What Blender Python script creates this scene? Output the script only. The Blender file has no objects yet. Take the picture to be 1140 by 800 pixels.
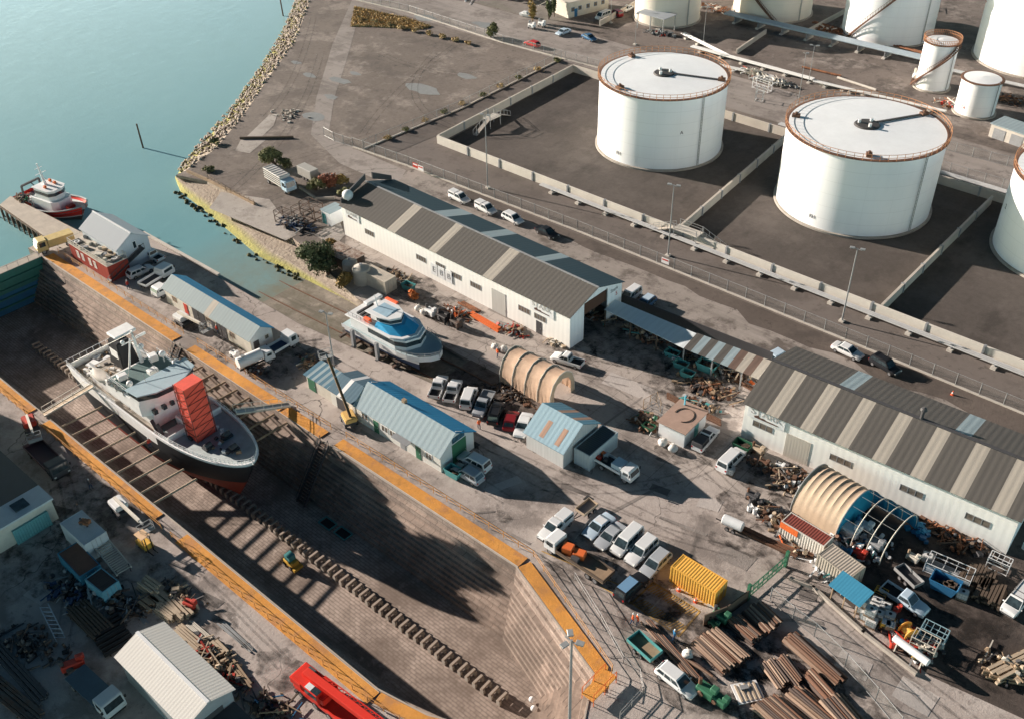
import bpy, bmesh, math, random
from math import sin, cos, pi, radians, sqrt, atan2, degrees
from mathutils import Vector, Matrix, geometry, noise
random.seed(7)
scn = bpy.context.scene
COL = scn.collection
# ---------------------------------------------------------------- camera and survey helper
# World frame: X runs along the dry dock and the sheds, Y across the yard towards the tank farm, Z up, metres.
FPX, TH, RO, CH = 1108.70, 0.646405, 0.0244856, 90.0
_A = radians(42)
def _rot(v): return Vector((v[0]*cos(_A)-v[1]*sin(_A), v[0]*sin(_A)+v[1]*cos(_A), v[2]))
_R = Vector((1, 0, 0)); _U = Vector((0, sin(TH), cos(TH))); _F = Vector((0, cos(TH), -sin(TH)))
CR = _rot(_R*cos(RO)-_U*sin(RO)); CU = _rot(_R*sin(RO)+_U*cos(RO)); CF = _rot(_F)
def P(x, y, z=0.0):
    """surveyed point of the site: photo pixel and known height to world X, Y"""
    d = CF*FPX + CR*(x-570) + CU*(400-y)
    k = (z-CH)/d.z
    return (d.x*k, d.y*k)
def P3(x, y, z=0.0):
    a = P(x, y, z); return Vector((a[0], a[1], z))
cam = bpy.data.cameras.new('camera'); co = bpy.data.objects.new('camera', cam); COL.objects.link(co)
co.matrix_world = Matrix(((CR.x, CU.x, -CF.x, 0), (CR.y, CU.y, -CF.y, 0), (CR.z, CU.z, -CF.z, CH), (0, 0, 0, 1)))
cam.sensor_width = 36; cam.lens = FPX/1140*36; cam.clip_start = 1; cam.clip_end = 6000
scn.camera = co
scn.view_settings.view_transform = 'Standard'; scn.view_settings.look = 'None'; scn.view_settings.exposure = 0
# ---------------------------------------------------------------- daylight
SUN_EL, SUN_AZ = radians(16.5), radians(193)          # azimuth of the sun in the world XY plane
sd = Vector((cos(SUN_AZ)*cos(SUN_EL), sin(SUN_AZ)*cos(SUN_EL), sin(SUN_EL)))
lt = bpy.data.lights.new('sun', 'SUN'); lo = bpy.data.objects.new('sun', lt); COL.objects.link(lo)
lt.energy = 11.0; lt.angle = radians(0.5); lt.color = (1.0, 0.875, 0.775)
lo.rotation_euler = sd.to_track_quat('Z', 'Y').to_euler(); lo.location = sd*300
w = bpy.data.worlds.new("World"); scn.world = w; w.use_nodes = True
nt = w.node_tree; bg = nt.nodes['Background']; sky = nt.nodes.new('ShaderNodeTexSky')
sky.sky_type = 'NISHITA'; sky.sun_disc = False; sky.sun_elevation = SUN_EL
sky.sun_rotation = radians(90)-SUN_AZ; sky.air_density = 1.0; sky.dust_density = 1.0; sky.ozone_density = 1.2
_g = nt.nodes.new('ShaderNodeTexCoord'); _s = nt.nodes.new('ShaderNodeSeparateXYZ'); nt.links.new(_g.outputs['Generated'], _s.inputs[0])
_m = nt.nodes.new('ShaderNodeMapRange'); _m.inputs[1].default_value = .02; _m.inputs[2].default_value = .32; _m.inputs[3].default_value = 1.0; _m.inputs[4].default_value = 0.0; _m.interpolation_type = 'SMOOTHSTEP'
nt.links.new(_s.outputs[2], _m.inputs[0])      # hazy bright horizon, deeper zenith
_c = nt.nodes.new('ShaderNodeMix'); _c.data_type = 'RGBA'; _c.inputs[6].default_value = (.14, .26, .31, 1); _c.inputs[7].default_value = (4.2, 5.1, 5.4, 1); nt.links.new(_m.outputs[0], _c.inputs[0])
_x = nt.nodes.new('ShaderNodeMix'); _x.data_type = 'RGBA'; _x.blend_type = 'MULTIPLY'; _x.inputs[0].default_value = 1; _x.clamp_result = False
nt.links.new(sky.outputs[0], _x.inputs[6]); nt.links.new(_c.outputs[2], _x.inputs[7]); nt.links.new(_x.outputs[2], bg.inputs[0]); bg.inputs[1].default_value = 0.11
# ---------------------------------------------------------------- mesh builder
class MB:
    def __init__(s): s.v = []; s.f = []; s.m = []
    def add(s, vs, fs, mi=0):
        o = len(s.v); s.v += [Vector(p) for p in vs]
        for f in fs: s.f.append([o+i for i in f]); s.m.append(mi)
        return s
    def box(s, c, d, rz=0.0, mi=0, top=None):
        x, y, z = d[0]/2, d[1]/2, d[2]/2; tx, ty = (x, y) if top is None else (x*top[0], y*top[1])
        vs = [(-x,-y,-z),(x,-y,-z),(x,y,-z),(-x,y,-z),(-tx,-ty,z),(tx,-ty,z),(tx,ty,z),(-tx,ty,z)]
        ca, sa = cos(rz), sin(rz)
        vs = [(c[0]+a*ca-b*sa, c[1]+a*sa+b*ca, c[2]+h) for a, b, h in vs]
        return s.add(vs, [(3,2,1,0),(4,5,6,7),(0,1,5,4),(1,2,6,5),(2,3,7,6),(3,0,4,7)], mi)
    def bx(s, x0, x1, y0, y1, z0, z1, mi=0): return s.box(((x0+x1)/2, (y0+y1)/2, (z0+z1)/2), (x1-x0, y1-y0, z1-z0), 0, mi)
    def prism(s, poly, z0, z1, mi=0, mt=None):
        n = len(poly); vs = [(p[0], p[1], z0) for p in poly]+[(p[0], p[1], z1) for p in poly]
        s.add(vs, [tuple(range(n-1, -1, -1))]+[(i, (i+1) % n, (i+1) % n+n, i+n) for i in range(n)], mi)
        o = len(s.v)-2*n; s.f.append([o+n+i for i in range(n)]); s.m.append(mi if mt is None else mt); return s
    def ext(s, prof, y0, y1, mi=0):     # profile in XZ, extruded along Y
        n = len(prof); vs = [(a, y0, b) for a, b in prof]+[(a, y1, b) for a, b in prof]
        return s.add(vs, [tuple(range(n)), tuple(range(2*n-1, n-1, -1))]+[(i+n, (i+1) % n+n, (i+1) % n, i) for i in range(n)], mi)
    def extx(s, prof, x0, x1, mi=0):    # profile in YZ, extruded along X
        n = len(prof); vs = [(x0, a, b) for a, b in prof]+[(x1, a, b) for a, b in prof]
        return s.add(vs, [tuple(range(n-1, -1, -1)), tuple(range(n, 2*n))]+[(i, (i+1) % n, (i+1) % n+n, i+n) for i in range(n)], mi)
    def bar(s, p0, p1, w, h=None, mi=0):
        p0, p1 = Vector(p0), Vector(p1); h = h or w; d = (p1-p0)
        if d.length < 1e-6: return s
        d.normalize(); up = Vector((0, 0, 1)) if abs(d.z) < .95 else Vector((1, 0, 0))
        a = d.cross(up).normalized()*w/2; b = a.normalized().cross(d).normalized()*h/2
        vs = [p+q for p in (p0, p1) for q in (-a-b, a-b, a+b, -a+b)]
        return s.add(vs, [(3,2,1,0),(4,5,6,7),(0,1,5,4),(1,2,6,5),(2,3,7,6),(3,0,4,7)], mi)
    def tube(s, p0, p1, r0, r1=None, n=8, mi=0, cap=True):
        p0, p1 = Vector(p0), Vector(p1); r1 = r0 if r1 is None else r1; d = (p1-p0).normalized()
        up = Vector((0, 0, 1)) if abs(d.z) < .95 else Vector((1, 0, 0)); a = d.cross(up).normalized(); b = a.cross(d)
        vs = [p0+(a*cos(2*pi*i/n)+b*sin(2*pi*i/n))*r0 for i in range(n)]+[p1+(a*cos(2*pi*i/n)+b*sin(2*pi*i/n))*r1 for i in range(n)]
        fs = [(i+n, (i+1) % n+n, (i+1) % n, i) for i in range(n)]
        if cap: fs += [tuple(range(n)), tuple(range(2*n-1, n-1, -1))]
        return s.add(vs, fs, mi)
    def path(s, pts, r, n=6, mi=0):
        for a, b in zip(pts[:-1], pts[1:]): s.tube(a, b, r, None, n, mi)
        return s
    def lathe(s, prof, c=(0, 0, 0), n=32, mi=0, a0=0, a1=2*pi):
        full = abs(a1-a0-2*pi) < 1e-6; k = n if full else n+1; o = len(s.v)
        for r, z in prof:
            for i in range(k):
                a = a0+(a1-a0)*i/n; s.v.append(Vector((c[0]+r*cos(a), c[1]+r*sin(a), c[2]+z)))
        for j in range(len(prof)-1):
            for i in range(n):
                i2 = (i+1) % k; s.f.append([o+j*k+i, o+j*k+i2, o+(j+1)*k+i2, o+(j+1)*k+i]); s.m.append(mi)
        return s
    def grid(s, rows, mi=0, close=False):   # rows of equal length points
        o = len(s.v); n = len(rows[0])
        for r in rows: s.v += [Vector(p) for p in r]
        for j in range(len(rows)-1):
            for i in range(n if close else n-1):
                i2 = (i+1) % n; s.f.append([o+j*n+i, o+j*n+i2, o+(j+1)*n+i2, o+(j+1)*n+i]); s.m.append(mi(j, i) if callable(mi) else mi)
        return s
    def blob(s, c, r, n=1, mi=0, jit=.25, sc=(1, 1, 1)):
        bm = bmesh.new(); bmesh.ops.create_icosphere(bm, subdivisions=n, radius=1)
        vs = []
        for v in bm.verts:
            k = r*(1+random.uniform(-jit, jit)); vs.append((c[0]+v.co.x*k*sc[0], c[1]+v.co.y*k*sc[1], c[2]+v.co.z*k*sc[2]))
        fs = [tuple(x.index for x in f.verts) for f in bm.faces]; bm.free(); return s.add(vs, fs, mi)
    def build(s, name, mats, parent=None, loc=(0, 0, 0), rz=0, bevel=0, smooth=False, norm=True, seg=1):
        me = bpy.data.meshes.new(name); me.from_pydata([tuple(v) for v in s.v], [], s.f)
        mats = mats if isinstance(mats, (list, tuple)) else [mats]
        for m in mats: me.materials.append(m)
        for p, i in zip(me.polygons, s.m): p.material_index = min(i, len(mats)-1)
        if norm or bevel:
            bm = bmesh.new(); bm.from_mesh(me)
            if norm: bmesh.ops.recalc_face_normals(bm, faces=bm.faces)
            if bevel:
                es = [e for e in bm.edges if len(e.link_faces) == 2 and e.calc_face_angle(0) > radians(28)]
                bmesh.ops.bevel(bm, geom=es, offset=bevel, segments=seg, affect='EDGES', clamp_overlap=True)
            bm.to_mesh(me); bm.free()
        if smooth:
            for p in me.polygons: p.use_smooth = True
            me.set_sharp_from_angle(angle=radians(smooth if smooth is not True else 40))
        o = bpy.data.objects.new(name, me); COL.objects.link(o); o.location = loc; o.rotation_euler = (0, 0, rz)
        if parent: o.parent = parent
        return o
def tag(o, label, cat, group=None, kind=None):
    o['label'] = label; o['category'] = cat
    if group: o['group'] = group
    if kind: o['kind'] = kind
    return o
def thing(name, label, cat, loc=(0, 0, 0), rz=0, group=None):
    o = bpy.data.objects.new(name, None); COL.objects.link(o); o.empty_display_size = .1
    if len(loc) == 2: loc = (loc[0], loc[1], 0)
    o.location = loc; o.rotation_euler = (0, 0, rz); return tag(o, label, cat, group)
def dup(root, loc=None, rz=None, label=None, group=None, scale=None):
    def rec(o, par):
        c = o.copy(); COL.objects.link(c)
        if par: c.parent = par; c.matrix_parent_inverse = o.matrix_parent_inverse
        for ch in o.children: rec(ch, c)
        return c
    r = rec(root, None)
    if loc is not None: r.location = (loc[0], loc[1], loc[2] if len(loc) > 2 else 0)
    if rz is not None: r.rotation_euler = (0, 0, rz)
    if label: r['label'] = label
    if group: r['group'] = group
    if scale: r.scale = scale
    return r
def struct(o): o['kind'] = 'structure'; return o
# ---------------------------------------------------------------- materials
def _n(nt, t, **k):
    n = nt.nodes.new(t)
    for a, b in k.items():
        if a in n.inputs.keys() if isinstance(a, str) else False: n.inputs[a].default_value = b
        else: setattr(n, a, b)
    return n
def newmat(name, rough=.6, metal=0):
    m = bpy.data.materials.new(name); m.use_nodes = True; t = m.node_tree; b = t.nodes['Principled BSDF']
    b.inputs['Roughness'].default_value = rough; b.inputs['Metallic'].default_value = metal
    if 'Specular IOR Level' in b.inputs: b.inputs['Specular IOR Level'].default_value = .3
    return m, t, b
def coords(t, scale=(1, 1, 1), world=False, rot=(0, 0, 0)):
    mp = t.nodes.new('ShaderNodeMapping'); mp.inputs['Scale'].default_value = scale; mp.inputs['Rotation'].default_value = rot
    if world: g = t.nodes.new('ShaderNodeNewGeometry'); t.links.new(g.outputs['Position'], mp.inputs[0])
    else: g = t.nodes.new('ShaderNodeTexCoord'); t.links.new(g.outputs['Object'], mp.inputs[0])
    return mp.outputs[0]
def noi(t, vec, scale, detail=4, rough=.6, lo=.35, hi=.65):
    n = t.nodes.new('ShaderNodeTexNoise'); n.inputs['Scale'].default_value = scale; n.inputs['Detail'].default_value = detail
    n.inputs['Roughness'].default_value = rough; t.links.new(vec, n.inputs['Vector'])
    r = t.nodes.new('ShaderNodeMapRange'); r.inputs[1].default_value = lo; r.inputs[2].default_value = hi
    t.links.new(n.outputs[0], r.inputs[0]); return r.outputs[0]
def mix(t, fac, a, b, mode='MIX'):
    x = t.nodes.new('ShaderNodeMix'); x.data_type = 'RGBA'; x.blend_type = mode
    for i, v in ((0, fac), (6, a), (7, b)):
        if isinstance(v, bpy.types.NodeSocket): t.links.new(v, x.inputs[i])
        elif i == 0: x.inputs[0].default_value = v
        else: x.inputs[i].default_value = (*v, 1) if len(v) == 3 else v
    return x.outputs[2]
def mul(t, a, b, op='MULTIPLY'):
    x = t.nodes.new('ShaderNodeMath'); x.operation = op; x.use_clamp = (op != 'SINE')
    for i, v in ((0, a), (1, b)):
        if isinstance(v, bpy.types.NodeSocket): t.links.new(v, x.inputs[i])
        else: x.inputs[i].default_value = v
    return x.outputs[0]
def bump(t, b, h, strength=.3, dist=.05):
    x = t.nodes.new('ShaderNodeBump'); x.inputs['Strength'].default_value = strength; x.inputs['Distance'].default_value = dist
    t.links.new(h, x.inputs['Height']); t.links.new(x.outputs[0], b.inputs['Normal'])
def sc(c, k): return tuple(min(1, x*k) for x in c)
_MC = {}
def paint(c, rough=.5, metal=0, dirt=.25, name='paint', world=False, s=1.0):
    key = (c, rough, metal, dirt, name, s)
    if key in _MC: return _MC[key]
    m, t, b = newmat(name, rough, metal); v = coords(t, world=world)
    f = noi(t, v, .9*s, 6, .7); g = noi(t, v, 7*s, 3, .7, .45, .75)
    col = mix(t, mul(t, f, dirt), c, tuple(x*.45+y for x, y in zip(c, (.03, .024, .02))))
    col = mix(t, mul(t, g, dirt*.6), col, tuple(x*.6 for x in c)); t.links.new(col, b.inputs['Base Color'])
    _MC[key] = m; return m
def rusty(c, amt=.5, name='rusty_steel', rough=.75):
    key = (c, amt, name)
    if key in _MC: return _MC[key]
    m, t, b = newmat(name, rough); v = coords(t)
    f = noi(t, v, 1.3, 8, .75, .5-.25*amt, .72-.2*amt); col = mix(t, f, c, (.16, .07, .035)); g = noi(t, v, 6, 4, .7)
    t.links.new(mix(t, mul(t, g, .5), col, (.06, .045, .04)), b.inputs['Base Color']); _MC[key] = m; return m
def corr(c, pitch=.6, axis=0, dirt=.3, name='corrugated_sheet', rough=.72, rust=0.0, streak=1.0, world=False, bs=.14):
    """ribbed metal sheet; ribs repeat along the given object axis"""
    key = ('c', c, pitch, axis, dirt, name, rust)
    if key in _MC: return _MC[key]
    m, t, b = newmat(name, rough); v = coords(t, world=world)
    sx = t.nodes.new('ShaderNodeSeparateXYZ'); t.links.new(v, sx.inputs[0])
    ph = mul(t, sx.outputs[axis], 2*pi/pitch); ph.node.use_clamp = False
    wv = mul(t, ph, 0, 'SINE'); mr = t.nodes.new('ShaderNodeMapRange'); mr.inputs[1].default_value = -1; mr.inputs[2].default_value = 1
    t.links.new(wv, mr.inputs[0]); wave = mr.outputs[0]
    s = [.12, .12, .12]; s[axis] = 2.2
    v2 = coords(t, tuple(s), world=world); f = noi(t, v2, 1.6, 5, .7, .3, .7); big = noi(t, v, .12, 4, .6)
    col = mix(t, mul(t, f, dirt*streak), c, tuple(x*.5 for x in c)); col = mix(t, mul(t, big, dirt*.7), col, tuple(x*.68+.01 for x in c))
    if rust: col = mix(t, mul(t, noi(t, v2, 2.1, 7, .75, .52, .7), rust), col, (.2, .1, .06))
    col = mix(t, mul(t, wave, .1), col, tuple(x*.5 for x in c))
    t.links.new(col, b.inputs['Base Color']); bump(t, b, wave, bs if 'wall' not in name and 'gable' not in name else .05, pitch*.1); b.inputs['Specular IOR Level'].default_value = .12; _MC[key] = m; return m
def ground(name, c, c2, cracks=0, fine=.25, patch=.06, stain=None, stain_amt=.6, rough=.9, slabs=None, tracks=None, c3=None):
    c, c2 = sc(c, .92), sc(c2, .92); c3 = c3 and sc(c3, .95); stain = stain and sc(stain, .85)
    gry = lambda q: q and tuple(x*.72+(q[0]*.3+q[1]*.59+q[2]*.11)*.28 for x in q)
    if name != 'orange_walkway': c, c2, c3, stain = gry(c), gry(c2), gry(c3), gry(stain)
    m, t, b = newmat(name, rough); v = coords(t, world=True)
    f = noi(t, v, patch, 7, .62, .38, .62); col = mix(t, f, c, c2)
    if c3: col = mix(t, noi(t, v, patch*2.7, 6, .7, .52, .6), col, c3)
    col = mix(t, mul(t, noi(t, v, 1.1, 6, .75, .4, .7), fine), col, tuple(x*.55 for x in c))
    col = mix(t, mul(t, noi(t, v, 6, 3, .8, .4, .7), fine*.8), col, tuple(x*1.5 for x in c))
    if tracks:      # wheel tracks stretched along X
        vt = coords(t, tracks, world=True); col = mix(t, mul(t, noi(t, vt, .5, 5, .7, .5, .68), .65), col, tuple(x*.55 for x in c))
    if stain:
        col = mix(t, mul(t, noi(t, v, .11, 8, .72, .5, .6), stain_amt), col, stain)
        col = mix(t, mul(t, noi(t, v, .5, 7, .75, .57, .66), stain_amt), col, tuple(x*.6 for x in stain))
    if slabs:
        br = t.nodes.new('ShaderNodeTexBrick'); br.offset = 0; br.inputs['Scale'].default_value = 1; br.inputs['Brick Width'].default_value = slabs
        br.inputs['Row Height'].default_value = slabs; br.inputs['Mortar Size'].default_value = .045; br.inputs['Color1'].default_value = (1, 1, 1, 1)
        br.inputs['Color2'].default_value = (.86, .86, .86, 1); br.inputs['Mortar'].default_value = (.45, .45, .45, 1); t.links.new(v, br.inputs['Vector'])
        col = mix(t, .75, col, br.outputs[0], 'MULTIPLY')
    if cracks:
        dn = t.nodes.new('ShaderNodeTexNoise'); dn.inputs['Scale'].default_value = .5; t.links.new(v, dn.inputs['Vector'])
        va = t.nodes.new('ShaderNodeVectorMath'); va.operation = 'MULTIPLY_ADD'; va.inputs[1].default_value = (3, 3, 0); t.links.new(dn.outputs['Color'], va.inputs[0]); t.links.new(v, va.inputs[2])
        vo = t.nodes.new('ShaderNodeTexVoronoi'); vo.feature = 'DISTANCE_TO_EDGE'; vo.inputs['Scale'].default_value = .085; t.links.new(va.outputs[0], vo.inputs['Vector'])
        r = t.nodes.new('ShaderNodeMapRange'); r.inputs[1].default_value = .002; r.inputs[2].default_value = .009; r.inputs[3].default_value = 1; r.inputs[4].default_value = 0
        t.links.new(vo.outputs['Distance'], r.inputs[0])
        k = mul(t, r.outputs[0], mul(t, noi(t, v, .07, 3, .6, .45, .6), cracks)); col = mix(t, k, col, (.09, .08, .074))
    t.links.new(col, b.inputs['Base Color']); bump(t, b, noi(t, v, 3, 6, .8, .2, .8), .5, .08); return m
def masonry(name, c, c2, bw, bh, axis='xy', dirt=(.05, .045, .04), amt=.6):
    m, t, b = newmat(name, .9)
    v = coords(t, world=True)
    sx = t.nodes.new('ShaderNodeSeparateXYZ'); t.links.new(v, sx.inputs[0]); cb = t.nodes.new('ShaderNodeCombineXYZ')
    t.links.new(sx.outputs[0], cb.inputs[0]); t.links.new(sx.outputs[1 if axis == 'xy' else 2], cb.inputs[1])
    br = t.nodes.new('ShaderNodeTexBrick'); br.inputs['Scale'].default_value = 1; br.inputs['Brick Width'].default_value = bw; br.inputs['Row Height'].default_value = bh
    br.inputs['Mortar Size'].default_value = .035; br.inputs['Color1'].default_value = (*c, 1); br.inputs['Color2'].default_value = (*c2, 1); br.inputs['Mortar'].default_value = (*sc(c, .4), 1)
    t.links.new(cb.outputs[0], br.inputs['Vector'])
    col = mix(t, mul(t, noi(t, v, .1, 7, .7, .42, .6), amt), br.outputs[0], dirt)
    col = mix(t, mul(t, noi(t, v, .9, 7, .8, .42, .7), amt*.7), col, sc(dirt, .7))
    vs = coords(t, (.5, .5, .5), world=True); col = mix(t, mul(t, noi(t, vs, .6, 4, .8, .58, .7), .35), col, sc(c, 1.7))
    t.links.new(col, b.inputs['Base Color']); bump(t, b, br.outputs['Fac'], -.5, .05); return m
def tankmat(c, name, rough=.36):
    m, t, b = newmat(name, rough); v = coords(t); sx = t.nodes.new('ShaderNodeSeparateXYZ'); t.links.new(v, sx.inputs[0])
    md = mul(t, sx.outputs[2], 2.45, 'MODULO'); md.node.use_clamp = False; r = t.nodes.new('ShaderNodeMapRange'); r.inputs[1].default_value = .05; r.inputs[2].default_value = .11; r.inputs[3].default_value = 1; r.inputs[4].default_value = 0; t.links.new(md, r.inputs[0])
    at = mul(t, sx.outputs[1], sx.outputs[0], 'ARCTAN2'); at.node.use_clamp = False; a2 = mul(t, at, 5.7, 'MULTIPLY'); a2.node.use_clamp = False; m2 = mul(t, a2, 1.0, 'PINGPONG'); m2.node.use_clamp = False; r2 = t.nodes.new('ShaderNodeMapRange'); r2.inputs[1].default_value = .006; r2.inputs[2].default_value = .02; r2.inputs[3].default_value = .7; r2.inputs[4].default_value = 0; t.links.new(m2, r2.inputs[0])
    vs = coords(t, (1, 1, .07)); st = noi(t, vs, .8, 6, .7, .45, .75); col = mix(t, mul(t, st, .16), c, sc(c, .72)); col = mix(t, mul(t, noi(t, v, .16, 4, .6), .12), col, sc(c, .8))
    col = mix(t, mul(t, r.outputs[0], .22), col, sc(c, .5)); col = mix(t, mul(t, r2.outputs[0], .2), col, sc(c, .5)); ru = noi(t, coords(t, (1, 1, .1)), 2.2, 7, .8, .66, .78); col = mix(t, mul(t, ru, .5), col, (.3, .17, .09))
    t.links.new(col, b.inputs['Base Color']); return m
def glass(c=(.02, .03, .035), rough=.08):
    key = ('g', c, rough)
    if key in _MC: return _MC[key]
    m, t, b = newmat('window_glass', rough); b.inputs['Base Color'].default_value = (*c, 1); b.inputs['Specular IOR Level'].default_value = .6
    v = coords(t); f = noi(t, v, 1.5, 3); t.links.new(mix(t, f, c, sc(c, 2.2)), b.inputs['Base Color']); _MC[key] = m; return m
WHITE = (.72, .73, .73)
m_white = paint(WHITE, .45, 0, .12, 'white_paint'); m_cream = paint((.62, .58, .5), .6, 0, .3, 'cream_paint')
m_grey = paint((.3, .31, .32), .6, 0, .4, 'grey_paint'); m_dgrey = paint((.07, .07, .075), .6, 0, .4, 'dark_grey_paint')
m_black = paint((.02, .02, .022), .6, 0, .4, 'black_rubber'); m_steel = paint((.38, .39, .39), .45, .3, .4, 'galvanised_steel')
m_red = paint((.5, .05, .03), .5, 0, .3, 'red_paint'); m_orange = paint((.75, .16, .04), .5, 0, .3, 'orange_paint')
m_safety = paint((.9, .13, .04), .7, 0, .12, 'orange_plastic'); m_yellow = paint((.75, .45, .07), .5, 0, .3, 'yellow_paint')
m_teal = paint((.09, .33, .33), .5, 0, .35, 'teal_paint'); m_green = paint((.04, .16, .09), .5, 0, .4, 'green_paint')
m_blue = paint((.03, .16, .32), .5, 0, .35, 'blue_paint'); m_navy = paint((.02, .05, .12), .5, 0, .35, 'navy_paint')
m_conc = paint((.42, .38, .33), .9, 0, .5, 'concrete', s=.6); m_conc_pale = paint((.58, .54, .48), .9, 0, .35, 'pale_concrete', s=.6)
m_rust = rusty((.2, .12, .08), .6); m_rust2 = rusty((.12, .11, .1), .3, 'weathered_steel'); m_rusto = rusty((.45, .18, .08), .5, 'rust_primer')
m_timber = paint((.36, .26, .17), .85, 0, .6, 'timber'); m_timber_d = paint((.13, .095, .07), .9, 0, .6, 'dark_timber'); m_timber_p = paint((.5, .4, .29), .85, 0, .45, 'pale_timber')
m_glass = glass(); m_glassb = glass((.03, .07, .1)); m_light = glass((.45, .45, .42), .15); m_tail = paint((.4, .02, .02), .3, 0, .1, 'tail_light_lens')
# ================================================================ THE SETTING
g_land = ground('gravel_dirt', (.18, .14, .113), (.25, .198, .162), patch=.035, fine=.6, stain=(.12, .095, .08), stain_amt=.6, c3=(.33, .27, .225))
g_yard = ground('yard_asphalt', (.42, .345, .3), (.5, .415, .36), cracks=.9, patch=.045, fine=.25, stain=(.17, .135, .115), stain_amt=.6, c3=(.52, .44, .385))
g_apron = ground('yard_concrete', (.46, .385, .33), (.54, .455, .395), cracks=.5, patch=.06, fine=.3, stain=(.2, .155, .13), stain_amt=.65, slabs=4.5)
g_lot = ground('dirt_lot', (.085, .062, .05), (.15, .11, .088), patch=.07, fine=.5, stain=(.055, .042, .036), stain_amt=.7, tracks=(.15, .9, 1))
g_strip = ground('gravel_lane', (.3, .25, .212), (.39, .33, .285), patch=.03, fine=.3, stain=(.13, .1, .082), stain_amt=.85, tracks=(.06, .55, 1))
g_wet = ground('damp_verge', (.12, .09, .072), (.165, .125, .1), patch=.08, fine=.35, stain=(.08, .062, .052))
g_fence = ground('dark_asphalt', (.155, .125, .106), (.205, .165, .142), cracks=.7, patch=.03, fine=.15, stain=(.12, .095, .08))
g_bund = ground('bund_gravel', (.088, .07, .058), (.13, .104, .088), patch=.035, fine=.45, stain=(.2, .16, .135), stain_amt=.3, tracks=(.3, .12, 1))
g_road = ground('pale_asphalt', (.3, .255, .225), (.38, .325, .29), cracks=.4, patch=.03, fine=.15, stain=(.18, .145, .125), tracks=(.05, .4, 1))
g_mark_y = paint((.6, .38, .13), .8, 0, .5, 'worn_yellow_line'); g_mark_w = paint((.62, .58, .52), .8, 0, .5, 'worn_white_line')
COPE = [(-163.5, 58.1), (-52.8, 58.4), (-37, 52.6), (-34.3, 47.5), (-39, 41.5), (-46.9, 37.9), (-53, 36.7), (-163.5, 36.6)]
FOOT = [(-163.5, 54.0), (-51, 53.6), (-43, 50.7), (-41.5, 47.5), (-44, 44.5), (-48, 42.2), (-54, 40.9), (-163.5, 40.6)]
BT = [P(*p) for p in ((196, 195), (231, 202), (283, 228), (334, 272), (362, 300), (398, 333), (432, 352))]
RIN = [P(*p) for p in ((207.5, 189.7), (240.5, 165), (270.7, 129), (298, 88), (328.5, 46.7), (345, 0))]
RIN += [(RIN[-1][0]-45, RIN[-1][1]+75), (-430, 420), (-700, 800), (-900, 1500)]
ROUT = [P(x, y, -2.2) for x, y in ((196.5, 192.5), (226, 156), (259.7, 118), (290, 76), (316, 34), (330, 0))]
ROUT += [(ROUT[-1][0]-47, ROUT[-1][1]+77), (-436, 418), (-706, 798), (-906, 1500)]
def sheet(name, poly, z, m, hole=False):
    vs = [Vector((p[0], p[1], z)) for p in poly]; tri = geometry.tessellate_polygon([vs])
    mb = MB(); mb.add(vs, [tuple(t) for t in tri]); o = mb.build(name, m, norm=False)
    me = o.data
    if me.polygons and me.polygons[0].normal.z < 0:
        for p in me.polygons: p.flip()
    return struct(o)
land = [(-163.5, -300)]+COPE[::-1]+[(-168.5, 58.1), (-168.5, 62), (-160, 62), (-160, 74.2), (-112, 74.2), (-84, 77), (-84, 84)]+BT[::-1]+RIN+[(1400, 1500), (1400, -300)]
sheet('ground', land, 0, g_land)
m_quay = masonry('quay_wall_stone', (.2, .17, .14), (.26, .22, .18), 1.2, .5, 'xz', (.05, .05, .035), .7)
mb = MB(); o = 0
sk = [(-163.5, -300), (-163.5, 36.6)]; mb.grid([[(*p, 0) for p in sk], [(*p, -9) for p in sk]])
sk = [(-163.5, 58.1), (-168.5, 58.1), (-168.5, 62), (-160, 62), (-160, 74.2), (-112, 74.2), (-84, 77)]; mb.grid([[(*p, 0) for p in sk], [(*p, -9) for p in sk]])
struct(mb.build('quay_wall', m_quay, norm=False))
# dry dock: stepped stone sides down to the floor
m_altar = masonry('dock_stone', (.38, .3, .25), (.45, .36, .3), 1.8, .59, 'xz', (.15, .12, .1), .7)
rows = [(0, 0), (-1.1, .02), (-1.1, .1), (-2.2, .12), (-2.2, .3)]
z, f = -2.2, .3
for k in range(9): z -= 5.3/9; rows.append((z, f)); f += .7/9; rows.append((z, f))
mb = MB(); mb.grid([[(a[0]+(b[0]-a[0])*f, a[1]+(b[1]-a[1])*f, z) for a, b in zip(COPE, FOOT)] for z, f in rows])
struct(mb.build('dock_wall', m_altar, norm=False))
m_dfloor = masonry('dock_floor_setts', (.45, .365, .31), (.5, .41, .35), .95, .42, 'xy', (.17, .13, .105), .8)
sheet('dock_floor', FOOT[:1]+FOOT[1:], -7.5, m_dfloor)
m_cope = paint((.47, .41, .35), .9, 0, .4, 'coping_stone')
mb = MB(); n = len(COPE)
def offs(poly, d):
    out = []
    for i, p in enumerate(poly):
        a = Vector(poly[max(i-1, 0)]); b = Vector(poly[min(i+1, len(poly)-1)]); t = (b-a).normalized(); nn = Vector((t.y, -t.x))
        out.append((p[0]-nn.x*d, p[1]-nn.y*d))
    return out
c1 = offs(COPE, .03); c2 = offs(COPE, .22)
mb.grid([[(*p, .09) for p in c1], [(*p, .09) for p in c2], [(*p, 0) for p in c2]]); mb.grid([[(*p, -.35) for p in c1], [(*p, .09) for p in c1]])
struct(mb.build('dock_kerb', m_cope, norm=False))
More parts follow.
